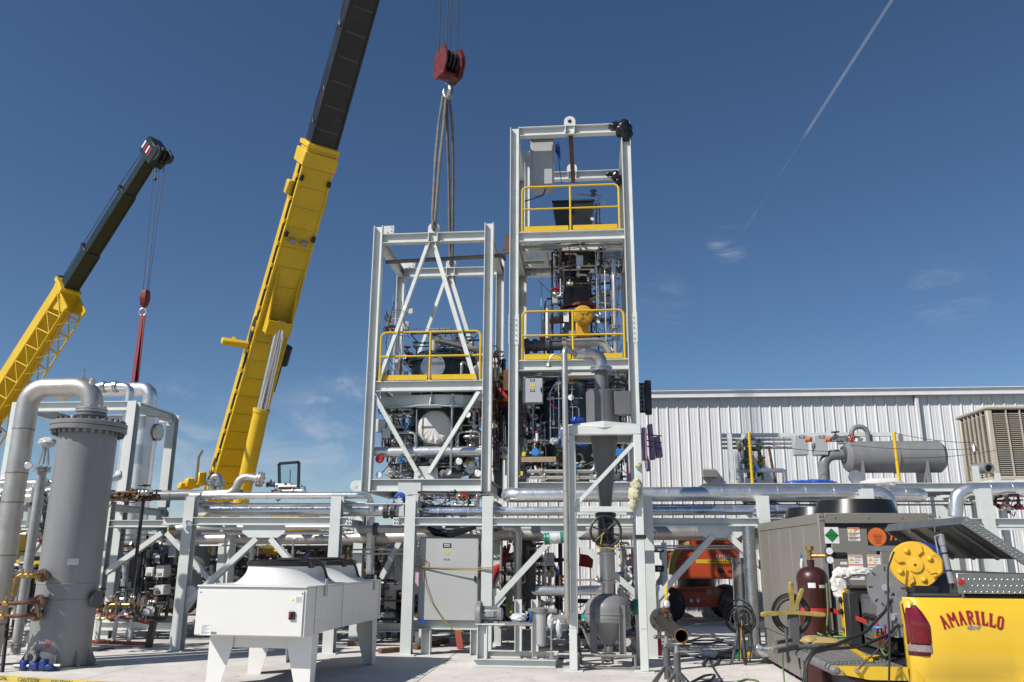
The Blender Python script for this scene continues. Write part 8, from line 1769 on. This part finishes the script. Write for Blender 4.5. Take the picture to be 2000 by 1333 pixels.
        for j in range(8): an = math.pi/4*j; p = c+n2*.011+(s2*math.cos(an)+u2*math.sin(an))*rr*.7; q = p+(s2*math.cos(an)+u2*math.sin(an))*rr*.2; mb = MB(); mb.bar(p, q, .014, .003, n2); mb.build('slot', BLK, ds)
        mb = MB(); mb.cyl(c-n2*.13, c, rr*.6, None, 20); mb.build('cable_winding', RUB, k)
        mb = MB(); mb.cyl(c, c+n2*.04, .03, None, 10); mb.build('hub', GALV, k)
    # welder in the bed
    x0, x1 = xat(1705, 1190, yn+1.3), xat(1760, 1190, yn+1.0); k = thing('welder_machine', 'dark welding machine standing in the truck bed', 'welder', (xr+.45, yn+1.2, .85)); mb = MB(); mb.box(xr+.12, xr+.62, yn+.75, yn+1.6, .86, 1.34, .02); mb.build('case', GREYD, k)
    for j in range(8): mb = MB(); mb.box(xr+.15, xr+.6, yn+.735, yn+.75, .9+j*.03, .915+j*.03); mb.build('louver', BLK, k)
    mb = MB(); mb.box(xr+.1, xr+.12, yn+.85, yn+1.5, .95, 1.3); mb.build('control_panel', GALV, k)
    for j in range(3): mb = MB(); mb.cyl((xr+.1, yn+1.0+j*.16, 1.15), (xr+.06, yn+1.0+j*.16, 1.15), .03, None, 10); mb.build('dial', BLK, k)
    tangle('lead_bundle', 'red clamps and leads hanging off the welding machine', 'leads', (xr-.02, xr+.14, yn+.55, yn+1.0, .9, 1.15), 91, 7, (.008, .016), [RED, GALV, RED, BLK], 0, 2, 0, 4)
    # white rag over the far post
    mb = MB(); c = at(1650, 1133, yf-.05)
    for i, (dx, dz, s) in enumerate(((-.02, .06, (.1, .1, .06)), (-.05, -.03, (.09, .08, .12)), (.12, .08, (.14, .09, .05)), (-.06, -.13, (.06, .06, .07)))): crumple(mb, c+Vector((dx, 0, dz)), s, 60+i, 16, .18)
    tag(mb.build('white_rag', WBAG), 'white rag draped over the far bed post', 'rag')
    # gas cylinder behind the gate
    GC = M('maroon_cylinder_paint', (.055, .014, .013), .35, 0, .15, 6, .03, 30, .2, (.16, .08, .06)); cx_, cy_ = xat(1590, 1180, 9.25), 9.25
    k = thing('gas_cylinder', 'maroon gas cylinder with regulator behind the tailgate', 'gas cylinder', (cx_, cy_, 0)); zs = zat(1590, 1140, cy_); rr = .155
    pr = [(.13, 0), (rr, .03), (rr, zs)]+[(rr*math.cos(a)+.035*math.sin(a), zs+.17*math.sin(a)) for a in [math.pi/2*j/7 for j in range(1, 8)]]+[(.04, zs+.24)]
    mb = MB(); mb.lathe(pr, (cx_, cy_, 0), (0, 0, 1), 32); mb.build('bottle', GC, k)
    mb = MB(); mb.cyl((cx_, cy_, zs+.24), (cx_, cy_, zs+.34), .025, None, 10); mb.cyl((cx_, cy_, zs+.34), (cx_, cy_, zs+.38), .045, None, 8); mb.cyl((cx_, cy_, zs+.28), (cx_+.14, cy_-.05, zs+.28), .02, None, 8); mb.build('valve', BRASS, k)
    for dz in (.33, .24): gauge(k, Vector((cx_+.17, cy_-.08, zs+dz)), (0, -1, 0), .042, BLK)
    mb = MB(); mb.cyl((cx_+.2, cy_-.06, zs+.285), (cx_+.36, cy_-.04, zs+.285), .035, None, 10); mb.build('regulator_knob', BLK, k)
    for px, w, h, dz in ((1583, .1, .05, .02), (1604, .07, .03, .0)):
        mb = MB(); a0_ = -math.pi/2+(px-1590)/27*.9
        vs = []
        for j in range(5):
            an = a0_-.3+j*.12
            for z in (zs+dz+.03, zs+dz+.03-h): vs.append((cx_+(rr+.002)*math.cos(an), cy_+(rr+.002)*math.sin(an), z-.04))
        mb.add(vs, [(2*j, 2*j+2, 2*j+3, 2*j+1) for j in range(4)]); mb.build('paper_label', PAPER, k)
    # red strap from cylinder to the bed
    mb = MB()
    za = zat(1600, 1193, 9.1); pts = [Vector((cx_+(rr+.006)*math.cos(a), cy_+(rr+.006)*math.sin(a), za)) for a in [math.pi*1.1+math.pi*.9*j/10 for j in range(11)]]+[at(1652, 1200, yf-.05), at(1692, 1215, yn+1.2)]
    vs = []
    for p in pts: vs += [p+Vector((0, 0, .022)), p-Vector((0, 0, .022))]
    mb.add(vs, [(2*j, 2*j+1, 2*j+3, 2*j+2) for j in range(len(pts)-1)]); tag(mb.build('ratchet_strap', M('red_strap', (.5, .03, .025), .6), recalc=False), 'red strap tying the gas cylinder to the truck', 'strap')
    # vice post and pipe tool with padded arms
    VY = M('padded_yellow', (.36, .27, .07), .75, 0, .25, 14);  xc = xat(1545, 1200, 8.9); zc = 0; k = thing('cable_rack', 'black post with yellow padded arms and coiled leads at the gate', 'rack', (xc, 8.7, zg))
    c = Vector((xc, 8.62, zat(1547, 1196, 8.62))); c.x = xat(1547, 1196, 8.62)
    mb = MB(); mb.box(c.x-.045, c.x+.06, 8.6, 8.66, zg, c.z+.02, .01); mb.build('post', GREYD, k)
    for dx, dz in ((-.28, -.02), (.28, -.02), (-.0, .26), (.1, .2)): p = c+Vector((dx*.25, -.03, dz*.25)); q = c+Vector((dx, -.04, dz)); mb = MB(); mb.bar(c+Vector((0, -.02, 0)), q, .035, .04, (0, 1, 0)); mb.bar(c.lerp(q, .55), q+(q-c)*.1, .045, .05, (0, 1, 0), .012); mb.build('padded_arm', VY, k)
    for j in range(5): mb = MB(); mb.ring(c+Vector((0, .01*j, -.02)), (.1*math.sin(j), 1, .1*math.cos(j)), .14+.012*j, .009, 28, 6); mb.build('lead_coil', M('olive_lead', (.1, .11, .06), .6) if j % 2 else CABR, k)
    # green hose coil, glove, rag, jug on the gate
    hc = gz(1640, 1250, zg+.03); mb = MB()
    for j in range(7): mb.ring(hc+Vector((.012*math.sin(j*2), .01*math.cos(j*3), .018*(j % 4))), (.06*math.sin(j), .06*math.cos(j), 1), .16+.014*j, .009, 30, 6)
    tag(mb.build('hose_coil', M('pale_green_hose', (.2, .3, .12), .5)), 'coil of pale green hose on the tailgate', 'hose')
    mb = MB(); c = gz(1608, 1262, zg+.03); crumple(mb, c+Vector((0, 0, .03)), (.17, .09, .05), 71, 18, .1); crumple(mb, c+Vector((-.12, 0, .045)), (.08, .07, .045), 72, 14, .1); tag(mb.build('work_glove', M('tan_leather', (.42, .30, .12), .7, 0, .2, 9)), 'tan leather glove lying on the tailgate', 'glove')
    mb = MB(); c = gz(1562, 1258, zg+.02); mb.cyl(c+Vector((0, 0, -.02)), c+Vector((0, 0, .09)), .045, None, 14); tag(mb.build('plastic_cup', PLAST), 'clear plastic cup at the far corner of the gate', 'cup')
    mb = MB(); mb.bar(gz(1665, 1268, zg+.02), gz(1700, 1290, zg+.02), .04, .02); mb.bar(gz(1695, 1286, zg+.022), gz(1712, 1282, zg+.022), .07, .02); tag(mb.build('yellow_clamp', YEL), 'yellow hand clamp lying on the tailgate', 'clamp')
    # steel vice bracket past the gate
    k = thing('pipe_vice', 'steel pipe vice bracket sticking out past the gate', 'vice', gz(1540, 1265, zg)); a = gz(1515, 1272, .86); b = gz(1556, 1264, zg+.03)
    mb = MB(); mb.bar(a, b, .05, .04); mb.cyl(a.lerp(b, .55)+Vector((0, 0, -.12)), a.lerp(b, .55)+Vector((0, 0, .18)), .014, None, 8); mb.cyl(b, b+Vector((.2, .0, .01)), .022, None, 10); mb.build('bracket', GREYD, k); mb = MB(); mb.bar(a.lerp(b, .3)+Vector((-.05, 0, .06)), b+Vector((-.04, .02, .06)), .03, .03); mb.build('jaw', GREYD, k)
    # welding leads
    leads = [([at(1745, 1160, yn+.6), at(1728, 1195, yn+.5), at(1690, 1235, yn+.35), at(1630, 1260, yn+.25), at(1592, 1268, yn+.15), at(1575, 1290, yn+.05), at(1568, 1345, yn)], .013, CABR, 'thick black lead drooping over the gate edge'),
             ([at(1760, 1215, yn+.55), at(1735, 1240, yn+.4), at(1680, 1264, yn+.2), at(1620, 1268, yn+.1), at(1588, 1276, yn+.02), at(1574, 1300, yn-.03), at(1576, 1345, yn-.05)], .012, CABR, 'second black lead running across the tailgate'),
             ([at(1746, 1078, yn+.12), at(1734, 1110, yn+.1), at(1735, 1200, yn+.02), at(1738, 1260, yn), at(1736, 1345, yn-.04)], .008, CABR, 'thin black cord hanging straight from the yellow reel'),
             ([at(1614, 1140, 9.0), at(1617, 1190, 8.95), at(1614, 1235, 8.8), at(1632, 1256, 8.4)], .008, CABG, 'thin green hose from the regulator to the gate'),
             ([gz(1527, 1268, .86)+Vector((0, -.05, 0)), at(1528, 1290, 8.6), at(1532, 1335, 8.5)], .008, CABG, 'thin hose hanging below the pipe vice')]
    for pts, r, m, lab in leads: mb = MB(); mb.tube(fillet(pts, .12, 5), r, 8); tag(mb.build('welding_lead', m), lab, 'cable')
truck()
# ------------------------------------------------------------------ orange boom lift by the wall
def lift():
    Y = 22.6; k = thing('boom_lift', 'orange boom lift parked against the white building', 'boom lift', (xat(1370, 1200, Y), Y+1, 0))
    x0, x1 = xat(1318, 1100, Y), xat(1443, 1100, Y); z0, z1 = zat(1370, 1131, Y), zat(1370, 1064, Y)
    mb = MB(); pr = []
    n = 10
    for i in range(n+1): a = math.pi/2*i/n; pr.append((x0+.4*(1-math.sin(a)), z0+.15+(z1-z0-.15)*math.cos(a)))
    pr = pr[::-1]+[(x1-.3, z1), (x1, z1-.1), (x1, z0), (x0+.1, z0)]
    mb.poly([(a, Y, b) for a, b in pr], 1.6, (0, 1, 0)); body = mb.build('turntable_hood', ORA, k)
    HS = M('olive_hood_stripe', (.30, .24, .05), .45); mb = MB(); pts = []
    for i in range(9): a = math.pi/2*i/8; pts.append(Vector((x0-.1+.5*(1-math.sin(a)), Y-.02, z0+.1+(z1-z0-.1)*math.cos(a))))
    mb.tube(pts, .09, 8); mb.build('hood_trim', HS, k)
    mb = MB(); mb.box(x0-.25, x0+.1, Y+.05, Y+1.5, z0+.25, z1-.15, .1); mb.build('counterweight', ORA, k)
    xc0, xc1 = xat(1296, 1170, Y), xat(1432, 1170, Y); zc0, zc1 = zat(1360, 1186, Y), zat(1360, 1150, Y)
    mb = MB(); mb.poly([(xc0, Y, zc0+.15), (xc0+.25, Y, zc1), (xc1-.5, Y, zc1+.08), (xc1-.05, Y, zc1-.1), (xc1, Y, zc0+.1), (xc1-.2, Y, zc0), (xc0+.3, Y, zc0)], 1.7, (0, 1, 0)); ch = mb.build('chassis', ORA, k)
    mb = MB(); mb.cyl(((x0+x1)/2-.2, Y+.8, zc1), ((x0+x1)/2-.2, Y+.8, z0+.01), .5, None, 24); mb.build('slew_ring', BLK, k)
    for px, py in ((1302, 1172), (1438, 1168)):
        for y in (Y-.12, Y+1.7): mb = MB(); c = (xat(px, py, Y), y, .46); mb.lathe([(.2, -.17), (.4, -.17), (.46, -.1), (.46, .1), (.4, .17), (.2, .17)], c, (0, 1, 0), 28); w = mb.build('wheel', RUB, k); mb = MB(); mb.lathe([(.02, .1), (.2, .12), (.21, .05)], c, (0, -1, 0), 18); mb.build('rim', ORA, w)
    mb = MB(); mb.box(xat(1385, 1050, Y), xat(1455, 1050, Y), Y+.5, Y+.85, z1, z1+.25, .03); mb.bar((xat(1330, 1068, Y), Y+.7, z1+.1), (xat(1470, 1075, Y), Y+.7, z1+.2), .25, .25); mb.build('boom', ORA, k)
    YB = M('yellow_sticker', (.72, .48, .03), .5); a, b = at(1359, 1093, Y-.005), at(1428, 1101, Y-.005); mb = MB(); mb.box(a.x, b.x, Y-.006, Y-.002, b.z, a.z); st = mb.build('yellow_sticker', YB, body)
    DK = M('sticker_print', (.12, .09, .01), .5)
    for j in range(9): mb = MB(); xx = a.x+.3+j*.055; mb.box(xx, xx+.035, Y-.009, Y-.007, (a.z+b.z)/2-.02, (a.z+b.z)/2+.02); mb.build('print_mark', DK, st)
    W_ = M('white_decal', (.6, .6, .6), .5); up = (0, 0, 1)
    text('lettering', 'KF7J65', W_, body, at(1412, 1088, Y-.006), (1, 0, 0), up, .13, bold=.02); text('lettering', '400', M('black_decal', (.04, .02, .02), .5), body, at(1430, 1117, Y-.006), (1, 0, 0), up, .15, bold=.03)
    text('lettering', '4HD A0 4526', M('black_decal', (.04, .02, .02)), ch, at(1353, 1147+7, Y-.006), (1, 0, 0), up, .12, bold=.02)
    for px, py in ((1385, 1157), (1399, 1157)): c = at(px, py, Y-.006); mb = MB(); mb.box(c.x-.07, c.x+.07, Y-.006, Y-.003, c.z-.06, c.z+.06); mb.build('data_plate', M('worn_plate', (.35, .25, .2), .5), ch)
    for px, py in ((1350, 1174), (1363, 1174)): c = at(px, py, Y-.01); mb = MB(); mb.lathe([(.05, 0), (.06, .01), (.04, .03)], c, (0, -1, 0), 12); mb.build('tie_down_eye', GALV, ch)
    c = at(1407, 1115, Y-.01); mb = MB(); mb.cyl(c, c-Vector((0, .02, 0)), .08, None, 16); mb.build('filler_cap', BLK, body)
lift()
# ------------------------------------------------------------------ people (skin modifier figures)
def person(name, label, loc, face, pose, shirt, trousers, hat=None, scale=1.0, hivis=None):
    """pose: dict of joint overrides in local metres (x right, y forward, z up)"""
    J = {'pel': (0, 0, .95), 'wst': (0, 0, 1.1), 'chs': (0, .01, 1.32), 'nck': (0, .0, 1.5), 'hd1': (0, .02, 1.6), 'hd2': (0, .03, 1.72),
         'shl': (-.19, 0, 1.44), 'ell': (-.27, .02, 1.16), 'wrl': (-.26, .14, .94), 'hnl': (-.25, .19, .86), 'shr': (.19, 0, 1.44), 'elr': (.27, .02, 1.16), 'wrr': (.26, .14, .94), 'hnr': (.25, .19, .86),
         'hil': (-.1, 0, .9), 'knl': (-.12, .03, .5), 'anl': (-.12, -.02, .1), 'tol': (-.13, .17, .04), 'hir': (.1, 0, .9), 'knr': (.12, .03, .5), 'anr': (.12, -.02, .1), 'tor': (.13, .17, .04)}
    J.update(pose); keys = list(J); idx = {k: i for i, k in enumerate(keys)}
    E = [('pel', 'wst'), ('wst', 'chs'), ('chs', 'nck'), ('nck', 'hd1'), ('hd1', 'hd2'), ('chs', 'shl'), ('shl', 'ell'), ('ell', 'wrl'), ('wrl', 'hnl'), ('chs', 'shr'), ('shr', 'elr'), ('elr', 'wrr'), ('wrr', 'hnr'), ('pel', 'hil'), ('hil', 'knl'), ('knl', 'anl'), ('anl', 'tol'), ('pel', 'hir'), ('hir', 'knr'), ('knr', 'anr'), ('anr', 'tor')]
    rad = {'pel': .15, 'wst': .145, 'chs': .165, 'nck': .06, 'hd1': .085, 'hd2': .088, 'shl': .085, 'shr': .085, 'ell': .055, 'elr': .055, 'wrl': .038, 'wrr': .038, 'hnl': .04, 'hnr': .04, 'hil': .1, 'hir': .1, 'knl': .07, 'knr': .07, 'anl': .05, 'anr': .05, 'tol': .045, 'tor': .045}
    t = thing(name, label, 'person', loc, face)
    me = bpy.data.meshes.new('body'); me.from_pydata([tuple(c*scale for c in J[k]) for k in keys], [(idx[a], idx[b]) for a, b in E], [])
    ob = bpy.data.objects.new('body', me); COL.objects.link(ob); m = ob.modifiers.new('skin', 'SKIN')
    if not me.skin_vertices: 
        bm = bmesh.new(); bm.from_mesh(me); bm.verts.layers.skin.verify(); bm.to_mesh(me); bm.free()
    for k in keys: v = me.skin_vertices[0].data[idx[k]]; v.radius = (rad[k]*scale, rad[k]*scale*(.72 if k in ('chs', 'wst', 'pel') else 1)); v.use_root = (k == 'pel')
    ob.modifiers.new('sub', 'SUBSURF').levels = 2
    dg = bpy.context.evaluated_depsgraph_get(); me2 = bpy.data.meshes.new_from_object(ob.evaluated_get(dg)); bpy.data.objects.remove(ob)
    for mt in (shirt, trousers, SKIN, BLK): me2.materials.append(mt)
    hv = [Vector(J[k])*scale for k in ('hnl', 'wrl', 'hnr', 'wrr')]
    for p in me2.polygons:
        c = p.center; p.use_smooth = True
        if c.z > 1.5*scale and abs(c.x-J['hd2'][0]*scale) < .14: p.material_index = 2
        elif min((c-hv[0]).length, (c-hv[2]).length) < .075*scale: p.material_index = 2
        elif c.z < .12*scale: p.material_index = 3
        elif c.z < .98*scale and abs(c.x) < .26*scale: p.material_index = 1
        else: p.material_index = 0
    place('body', me2, t)
    # five fingers on each hand
    for s in ('l', 'r'):
        h = Vector(J['hn'+s])*scale; w = Vector(J['wr'+s])*scale; d, sd_, u = frame(h-w, (0, 1, 0)); mb = MB()
        for j in range(4): o = h+d*.02+sd_*(.018*(j-1.5)); mb.tube([o, o+d*(.045+.006*(1.5-abs(j-1.5))), o+d*.065-u*.02, o+d*.06-u*.04], [.009, .009, .008, .006], 6)
        mb.tube([h-d*.01+sd_*.03, h+d*.02+sd_*.055, h+d*.045+sd_*.05], [.01, .009, .007], 6); mb.build('fingers', SKIN, t, world=False)
    hd = Vector(J['hd2'])*scale
    mb = MB(); mb.sph(hd+Vector((0, .085, -.05)), .018, 8, (1, 1.2, 1.3)); mb.build('nose', SKIN, t, world=False)
    for sx in (-1, 1): mb = MB(); mb.sph(hd+Vector((sx*.032, .082, -.02)), .01, 8); mb.build('eye', INK, t, world=False); mb = MB(); mb.sph(hd+Vector((sx*.09, 0, -.05)), .022, 8, (.4, .8, 1.3)); mb.build('ear', SKIN, t, world=False)
    mb = MB(); mb.box(hd.x-.025, hd.x+.025, hd.y+.078, hd.y+.084, hd.z-.096, hd.z-.09); mb.build('mouth', M('lip', (.3, .1, .08), .5), t, world=False)
    mb = MB(); mb.sph(hd+Vector((0, -.02, -.0)), .1, 12, (1, 1, .9)); mb.build('hair', M('dark_hair', (.03, .02, .015), .7), t, world=False)
    if hat:
        mb = MB(); mb.lathe([(.135, 0), (.15, .005), (.125, .02), (.12, .06), (.1, .1), (.06, .125), (.0, .135)], hd+Vector((0, 0, .0)), (0, 0, 1), 20); mb.poly([hd+Vector((x, y, .002)) for x, y in ((-.1, .1), (.1, .1), (.07, .18), (0, .2), (-.07, .18))], .008, (0, 0, 1)); mb.build('hard_hat', hat, t, world=False)
    if hivis:
        mb = MB(); mb.lathe([(.155, 1.12*scale), (.185, 1.13*scale), (.19, 1.18*scale), (.155, 1.19*scale)], (0, 0, 0), (0, 0, 1), 18, False); mb.v = [(v[0]*1.05, v[1]*.8, v[2]) for v in mb.v]; mb.build('reflective_band', hivis, t, world=False)
        for sx in (-1, 1): mb = MB(); mb.bar((sx*.11, -.13, 1.15*scale), (sx*.12, -.12, 1.42*scale), .05, .01, (0, -1, 0)); mb.build('reflective_stripe', hivis, t, world=False)
    return t
HV = M('reflective_yellow', (.75, .6, .05), .5); NAVY = M('navy_cloth', (.02, .03, .06), .8); REDJ = M('red_jacket', (.42, .025, .03), .8, 0, .15, 9, .3, 30)
def people():
    g = gz(703, 1205); x = xat(706, 1085, 19.0)
    person('person', 'worker in orange shirt and white hard hat pointing left behind the rack', (x, 19.0, 0), R(75), {'elr': (.3, .22, 1.36), 'wrr': (.28, .48, 1.34), 'hnr': (.27, .57, 1.34)}, HIVIS, NAVY, WHTP, 1.0)
    person('person', 'worker in white hard hat half hidden by the rack column', (xat(662, 1085, 20.0), 20.0, 0), R(200), {}, M('grey_shirt', (.2, .2, .21), .8), NAVY, WHTP, .99)
    person('person', 'worker in orange vest with yellow bands left of the grey cabinet', (xat(774, 1120, 17.4), 17.4, 0), R(20), {'chs': (0, .12, 1.26), 'nck': (0, .2, 1.42), 'hd1': (0, .24, 1.5), 'hd2': (0, .28, 1.6), 'shl': (-.19, .14, 1.38), 'shr': (.19, .14, 1.38), 'ell': (-.27, .2, 1.12), 'elr': (.27, .2, 1.12)}, HIVIS, NAVY, WHTP, .93, HV)
    person('person', 'worker in red jacket reaching up beside the grey cabinet', (xat(950, 1120, 16.4), 16.45, 0), R(-10), {'elr': (.33, .1, 1.62), 'wrr': (.4, .16, 1.86), 'hnr': (.42, .19, 1.95), 'ell': (-.26, .12, 1.16), 'wrl': (-.2, .3, 1.2), 'hnl': (-.18, .38, 1.22)}, REDJ, NAVY, YEL, .97)
    person('person', 'worker in red and yellow on the platform between the two towers', (xat(985, 770, 18.4), 18.4, zat(985, 800, 18.4)-.9), R(170), {}, REDJ, NAVY, YEL, .95, HV)
    p = thing('work_platform', 'small grey platform between the two towers', 'platform', (xat(985, 770, 18.4), 18.4, zat(985, 800, 18.4)-.95)); c = Vector(p.location); mb = MB(); mb.box(c.x-.16, c.x+.16, 18.0, 18.9, c.z-.0, c.z+.05); mb.build('deck', GALV, p); mb = MB(); mb.ibeam((c.x, 18.05, c.z-.08), (c.x, 18.85, c.z-.08), .14, .12, (0, 0, 1)); mb.build('bearer', STEEL, p)
people()
# ------------------------------------------------------------------ hoses and cords on the slab
def ground_clutter():
    rnd = random.Random(5)
    def cord(pts, r, m, lab, cat='cable', name='power_cable'):
        mb = MB(); P_ = [gz(*p)+Vector((0, 0, r)) for p in pts]; mb.tube(fillet(P_, .25, 6), r, 6); tag(mb.build(name, m), lab, cat)
    cord([(1332, 1258), (1380, 1243), (1415, 1252), (1370, 1262), (1340, 1255), (1390, 1250), (1430, 1262)], .014, CABR, 'black hose looped on the slab behind the pipe spool')
    cord([(1430, 1270), (1400, 1280), (1385, 1290), (1395, 1310), (1408, 1330), (1420, 1345)], .016, CABR, 'black cord running to the front edge of the yard')
    cord([(1300, 1285), (1340, 1282), (1380, 1288), (1420, 1285), (1460, 1284)], .013, CABR, 'black cord crossing toward the chiller')
    cord([(1350, 1335), (1375, 1322), (1398, 1318), (1388, 1332), (1362, 1336), (1345, 1342)], .014, CABR, 'coil end of black cord at the front of the yard')
    cord([(1440, 1335), (1460, 1328), (1480, 1332), (1490, 1345)], .013, CABG, 'thin hose loop near the chiller corner', 'hose', 'air_hose')
    cord([(1380, 1290), (1372, 1300), (1384, 1306), (1400, 1300), (1405, 1290), (1390, 1284)], .02, M('grey_chain', (.12, .12, .12), .5, .5), 'grey chain heap on the slab', 'chain', 'chain')
    cord([(1060, 1290), (1100, 1288), (1140, 1285)], .012, CABR, 'thin cord behind the blower skid')
    cord([(160, 1275), (200, 1270), (215, 1266), (222, 1268)], .01, CABR, 'thin dark cord right of the tall vessel base')
    # dark pipe with yellow bands lying by the chiller
    a, b = gz(1395, 1287)+Vector((0, 0, .07)), gz(1500, 1287)+Vector((0, 0, .07)); k = thing('buried_pipe', 'dark pipe with yellow bands lying toward the chiller', 'pipe', a); mb = MB(); mb.cyl(a, b, .065, None, 14); mb.build('pipe', GREYD, k)
    for f in (.62, .66): mb = MB(); c = a.lerp(b, f); mb.lathe([(.064, -.02), (.069, -.02), (.069, .02), (.064, .02)], c, b-a, 16, False); mb.build('yellow_band', YEL, k)
    for px, s, m, lab in ((1388, (.16, .08, .07), PLAST, 'clear wrap around the end of the dark pipe'), (1440, (.13, .1, .09), PGRN, 'green wrap on the dark pipe by the chiller')): mb = MB(); crumple(mb, gz(px, 1287)+Vector((0, 0, .07)), s, px, 16, .2); tag(mb.build('plastic_wrap', m, ang=.9), lab, 'plastic wrap')
    # bunch of hoses hung on a stand by the drop pipe
    c = at(1447, 1205, 14.4); k = thing('hose_stand', 'stand with hung black and yellow hoses beside the drop pipe', 'hose stand', (c.x, 14.4, 0)); 
    for sx in (-.2, .02): mb = MB(); mb.cyl((c.x+sx, 14.35, 0), (c.x+.02, 14.4, c.z+.1), .025, None, 8); mb.build('leg', GREYD, k)
    for j in range(9): mb = MB(); mb.ring(Vector((c.x+rnd.uniform(-.05, .05), 14.3+.02*j, c.z-.02+rnd.uniform(-.05, .05))), (rnd.uniform(-.4, .4), 1, rnd.uniform(-.3, .3)), .14+.012*j, .011, 26, 6); mb.build('hose_loop', CABR if j % 3 else GREYD, k)
    for j in range(5): p = Vector((c.x+rnd.uniform(-.08, .1), 14.25, c.z-.05)); mb = MB(); mb.tube(fillet([p, p+Vector((rnd.uniform(-.05, .05), 0, -.3)), p+Vector((rnd.uniform(-.1, .15), 0, -.62))], .1), .012, 6); mb.build('hose_tail', CABY if j == 2 else CABR, k)
    # dark valve cluster tripod and small red extinguisher behind spool
    mb = MB(); c = gz(1287, 1280); mb.cyl(c, c+Vector((0, 0, .42)), .055, None, 12); tag(mb.build('red_cylinder', RED), 'small red cylinder behind the rear jack stand', 'cylinder')
    # screens on the white post beside the lift
    for py in (1073, 1111):
        c = at(1287, py, 17.3); k = thing('display_unit', ('upper' if py < 1100 else 'lower')+' small black display on the post beside the orange lift', 'display', c); mb = MB(); mb.obox(c, (.2, .08, .13), None, .015); mb.build('case', BLK, k); mb = MB(); mb.box(c.x-.03, c.x+.04, c.y-.043, c.y-.041, c.z-.03, c.z+.03); mb.build('screen', M('pale_screen', (.35, .5, .6), .2), k)
    # slab wedges: dunnage blocks under the racks
    for i, (px, py, lab) in enumerate(((700, 1262, 'timber block on the slab left of the rack column'), (1060, 1278, 'dark timber block behind the blower skid'), (760, 1275, 'flat timber offcut in the shade by the rack'))):
        c = gz(px, py); mb = MB(); mb.obox(c+Vector((0, 0, .04)), (.4, .12, .08), Matrix.Rotation(.4*i, 3, 'Z'), .008); tag(mb.build('timber_block', BRN), lab, 'timber')
    # pink foam board and red panel behind cabinet edge
    mb = MB(); x0 = xat(806, 1150, 15.9); x1 = xat(818, 1150, 15.9); mb.box(x0, x1, 15.9, 15.95, zat(810, 1160, 15.9), zat(810, 1095, 15.9)); tag(mb.build('foam_board', M('pink_foam', (.7, .5, .58), .8)), 'pale pink foam board left of the grey cabinet', 'foam board')
    for i, (px, py, w, lab) in enumerate(((1020, 1085, .14, 'red banner scrap behind the rack brace'), (1145, 1096, .16, 'small red banner behind the cyclone stand'))):
        c = at(px, py, 20.0); mb = MB(); mb.obox(c, (w*2, .03, .28), Matrix.Rotation(.15, 3, 'Y')); tag(mb.build('banner', RED), lab, 'banner')
    # bin lorry and machinery beyond the racks
    k = thing('flatbed_truck', 'dark brown flatbed truck parked far behind the left rack', 'truck', (xat(560, 1110, 24), 24.0, 0)); x0, x1 = xat(470, 1110, 24), xat(650, 1110, 24); mb = MB(); mb.box(x0, x1, 23, 25.2, .95, 1.15, .03); mb.build('flat_bed', BRN, k); mb = MB(); mb.box(x0-1.8, x0-.1, 23.05, 25.15, .7, 2.3, .15); mb.build('cab', M('dark_truck', (.05, .045, .04), .4), k)
    for x in (x0-1.2, x0+.6, x1-.8, x1-1.9): mb = MB(); mb.lathe([(.2, -.15), (.44, -.15), (.48, 0), (.44, .15), (.2, .15)], (x, 23.1, .48), (0, 1, 0), 20); mb.build('wheel', RUB, k)
    for i in range(2): mb = MB(); c = Vector((xat(530+70*i, 1090, 23.4), 23.4, 1.2)); mb.lathe([(.02, 0), (.45, 0), (.5, .25), (.45, .5), (.3, .55)], c, (0, 0, 1), 20); mb.build('drum', BRN, k)
    # far trees left of the white building
    TG = M('olive_foliage', (.07, .08, .035), .8, 0, .4, 3); 
    for i, (px, Yt, h) in enumerate(((684, 60, 3.2), (640, 75, 4.0), (590, 80, 3.6), (455, 85, 4.2), (250, 90, 4.6), (150, 80, 4.0), (740, 70, 3.6), (40, 85, 4.4))):
        g = Vector((xat(px, 1085, Yt), Yt, -.06)); t = thing('far_tree', ('low olive tree seen under the rack by the orange shirt', 'far tree behind the rack column left of the orange shirt', 'far tree behind the white cooler', 'far tree behind the left rack brace', 'far tree right of the tall grey vessel', 'far tree left of the tall grey vessel', 'far tree left of the grey cabinet', 'far tree at the left edge behind the pipes')[i], 'tree', g, 0, 'far trees')
        mb = MB(); mb.tube([g, g+Vector((.05, 0, h*.3)), g+Vector((.0, 0, h*.6))], [.16, .12, .05], 8)
        for j in range(4): an = j*1.6; mb.tube([g+Vector((0, 0, h*.32)), g+Vector((h*.22*math.cos(an), h*.22*math.sin(an), h*.62))], [.07, .02], 6)
        mb.build('trunk', BRN, t)
        r2 = random.Random(i); mb = MB()
        for j in range(900):
            cl = r2.randrange(9); cc = Vector((h*.33*math.cos(cl*2.4), h*.33*math.sin(cl*2.4), h*(.5+.05*cl))) if cl else Vector((0, 0, h*.7))
            p = g+cc+Vector((r2.gauss(0, .11*h), r2.gauss(0, .11*h), r2.gauss(0, .09*h))); a = Vector((r2.uniform(-1, 1), r2.uniform(-1, 1), r2.uniform(-1, 1))).normalized()*.11; b = Vector((r2.uniform(-1, 1), r2.uniform(-1, 1), r2.uniform(-1, 1))).normalized()*.11
            mb.add([p-a, p+b, p+a, p-b], [(0, 1, 2, 3)])
        mb.build('crown', TG, t, smooth=False, recalc=False)
ground_clutter()
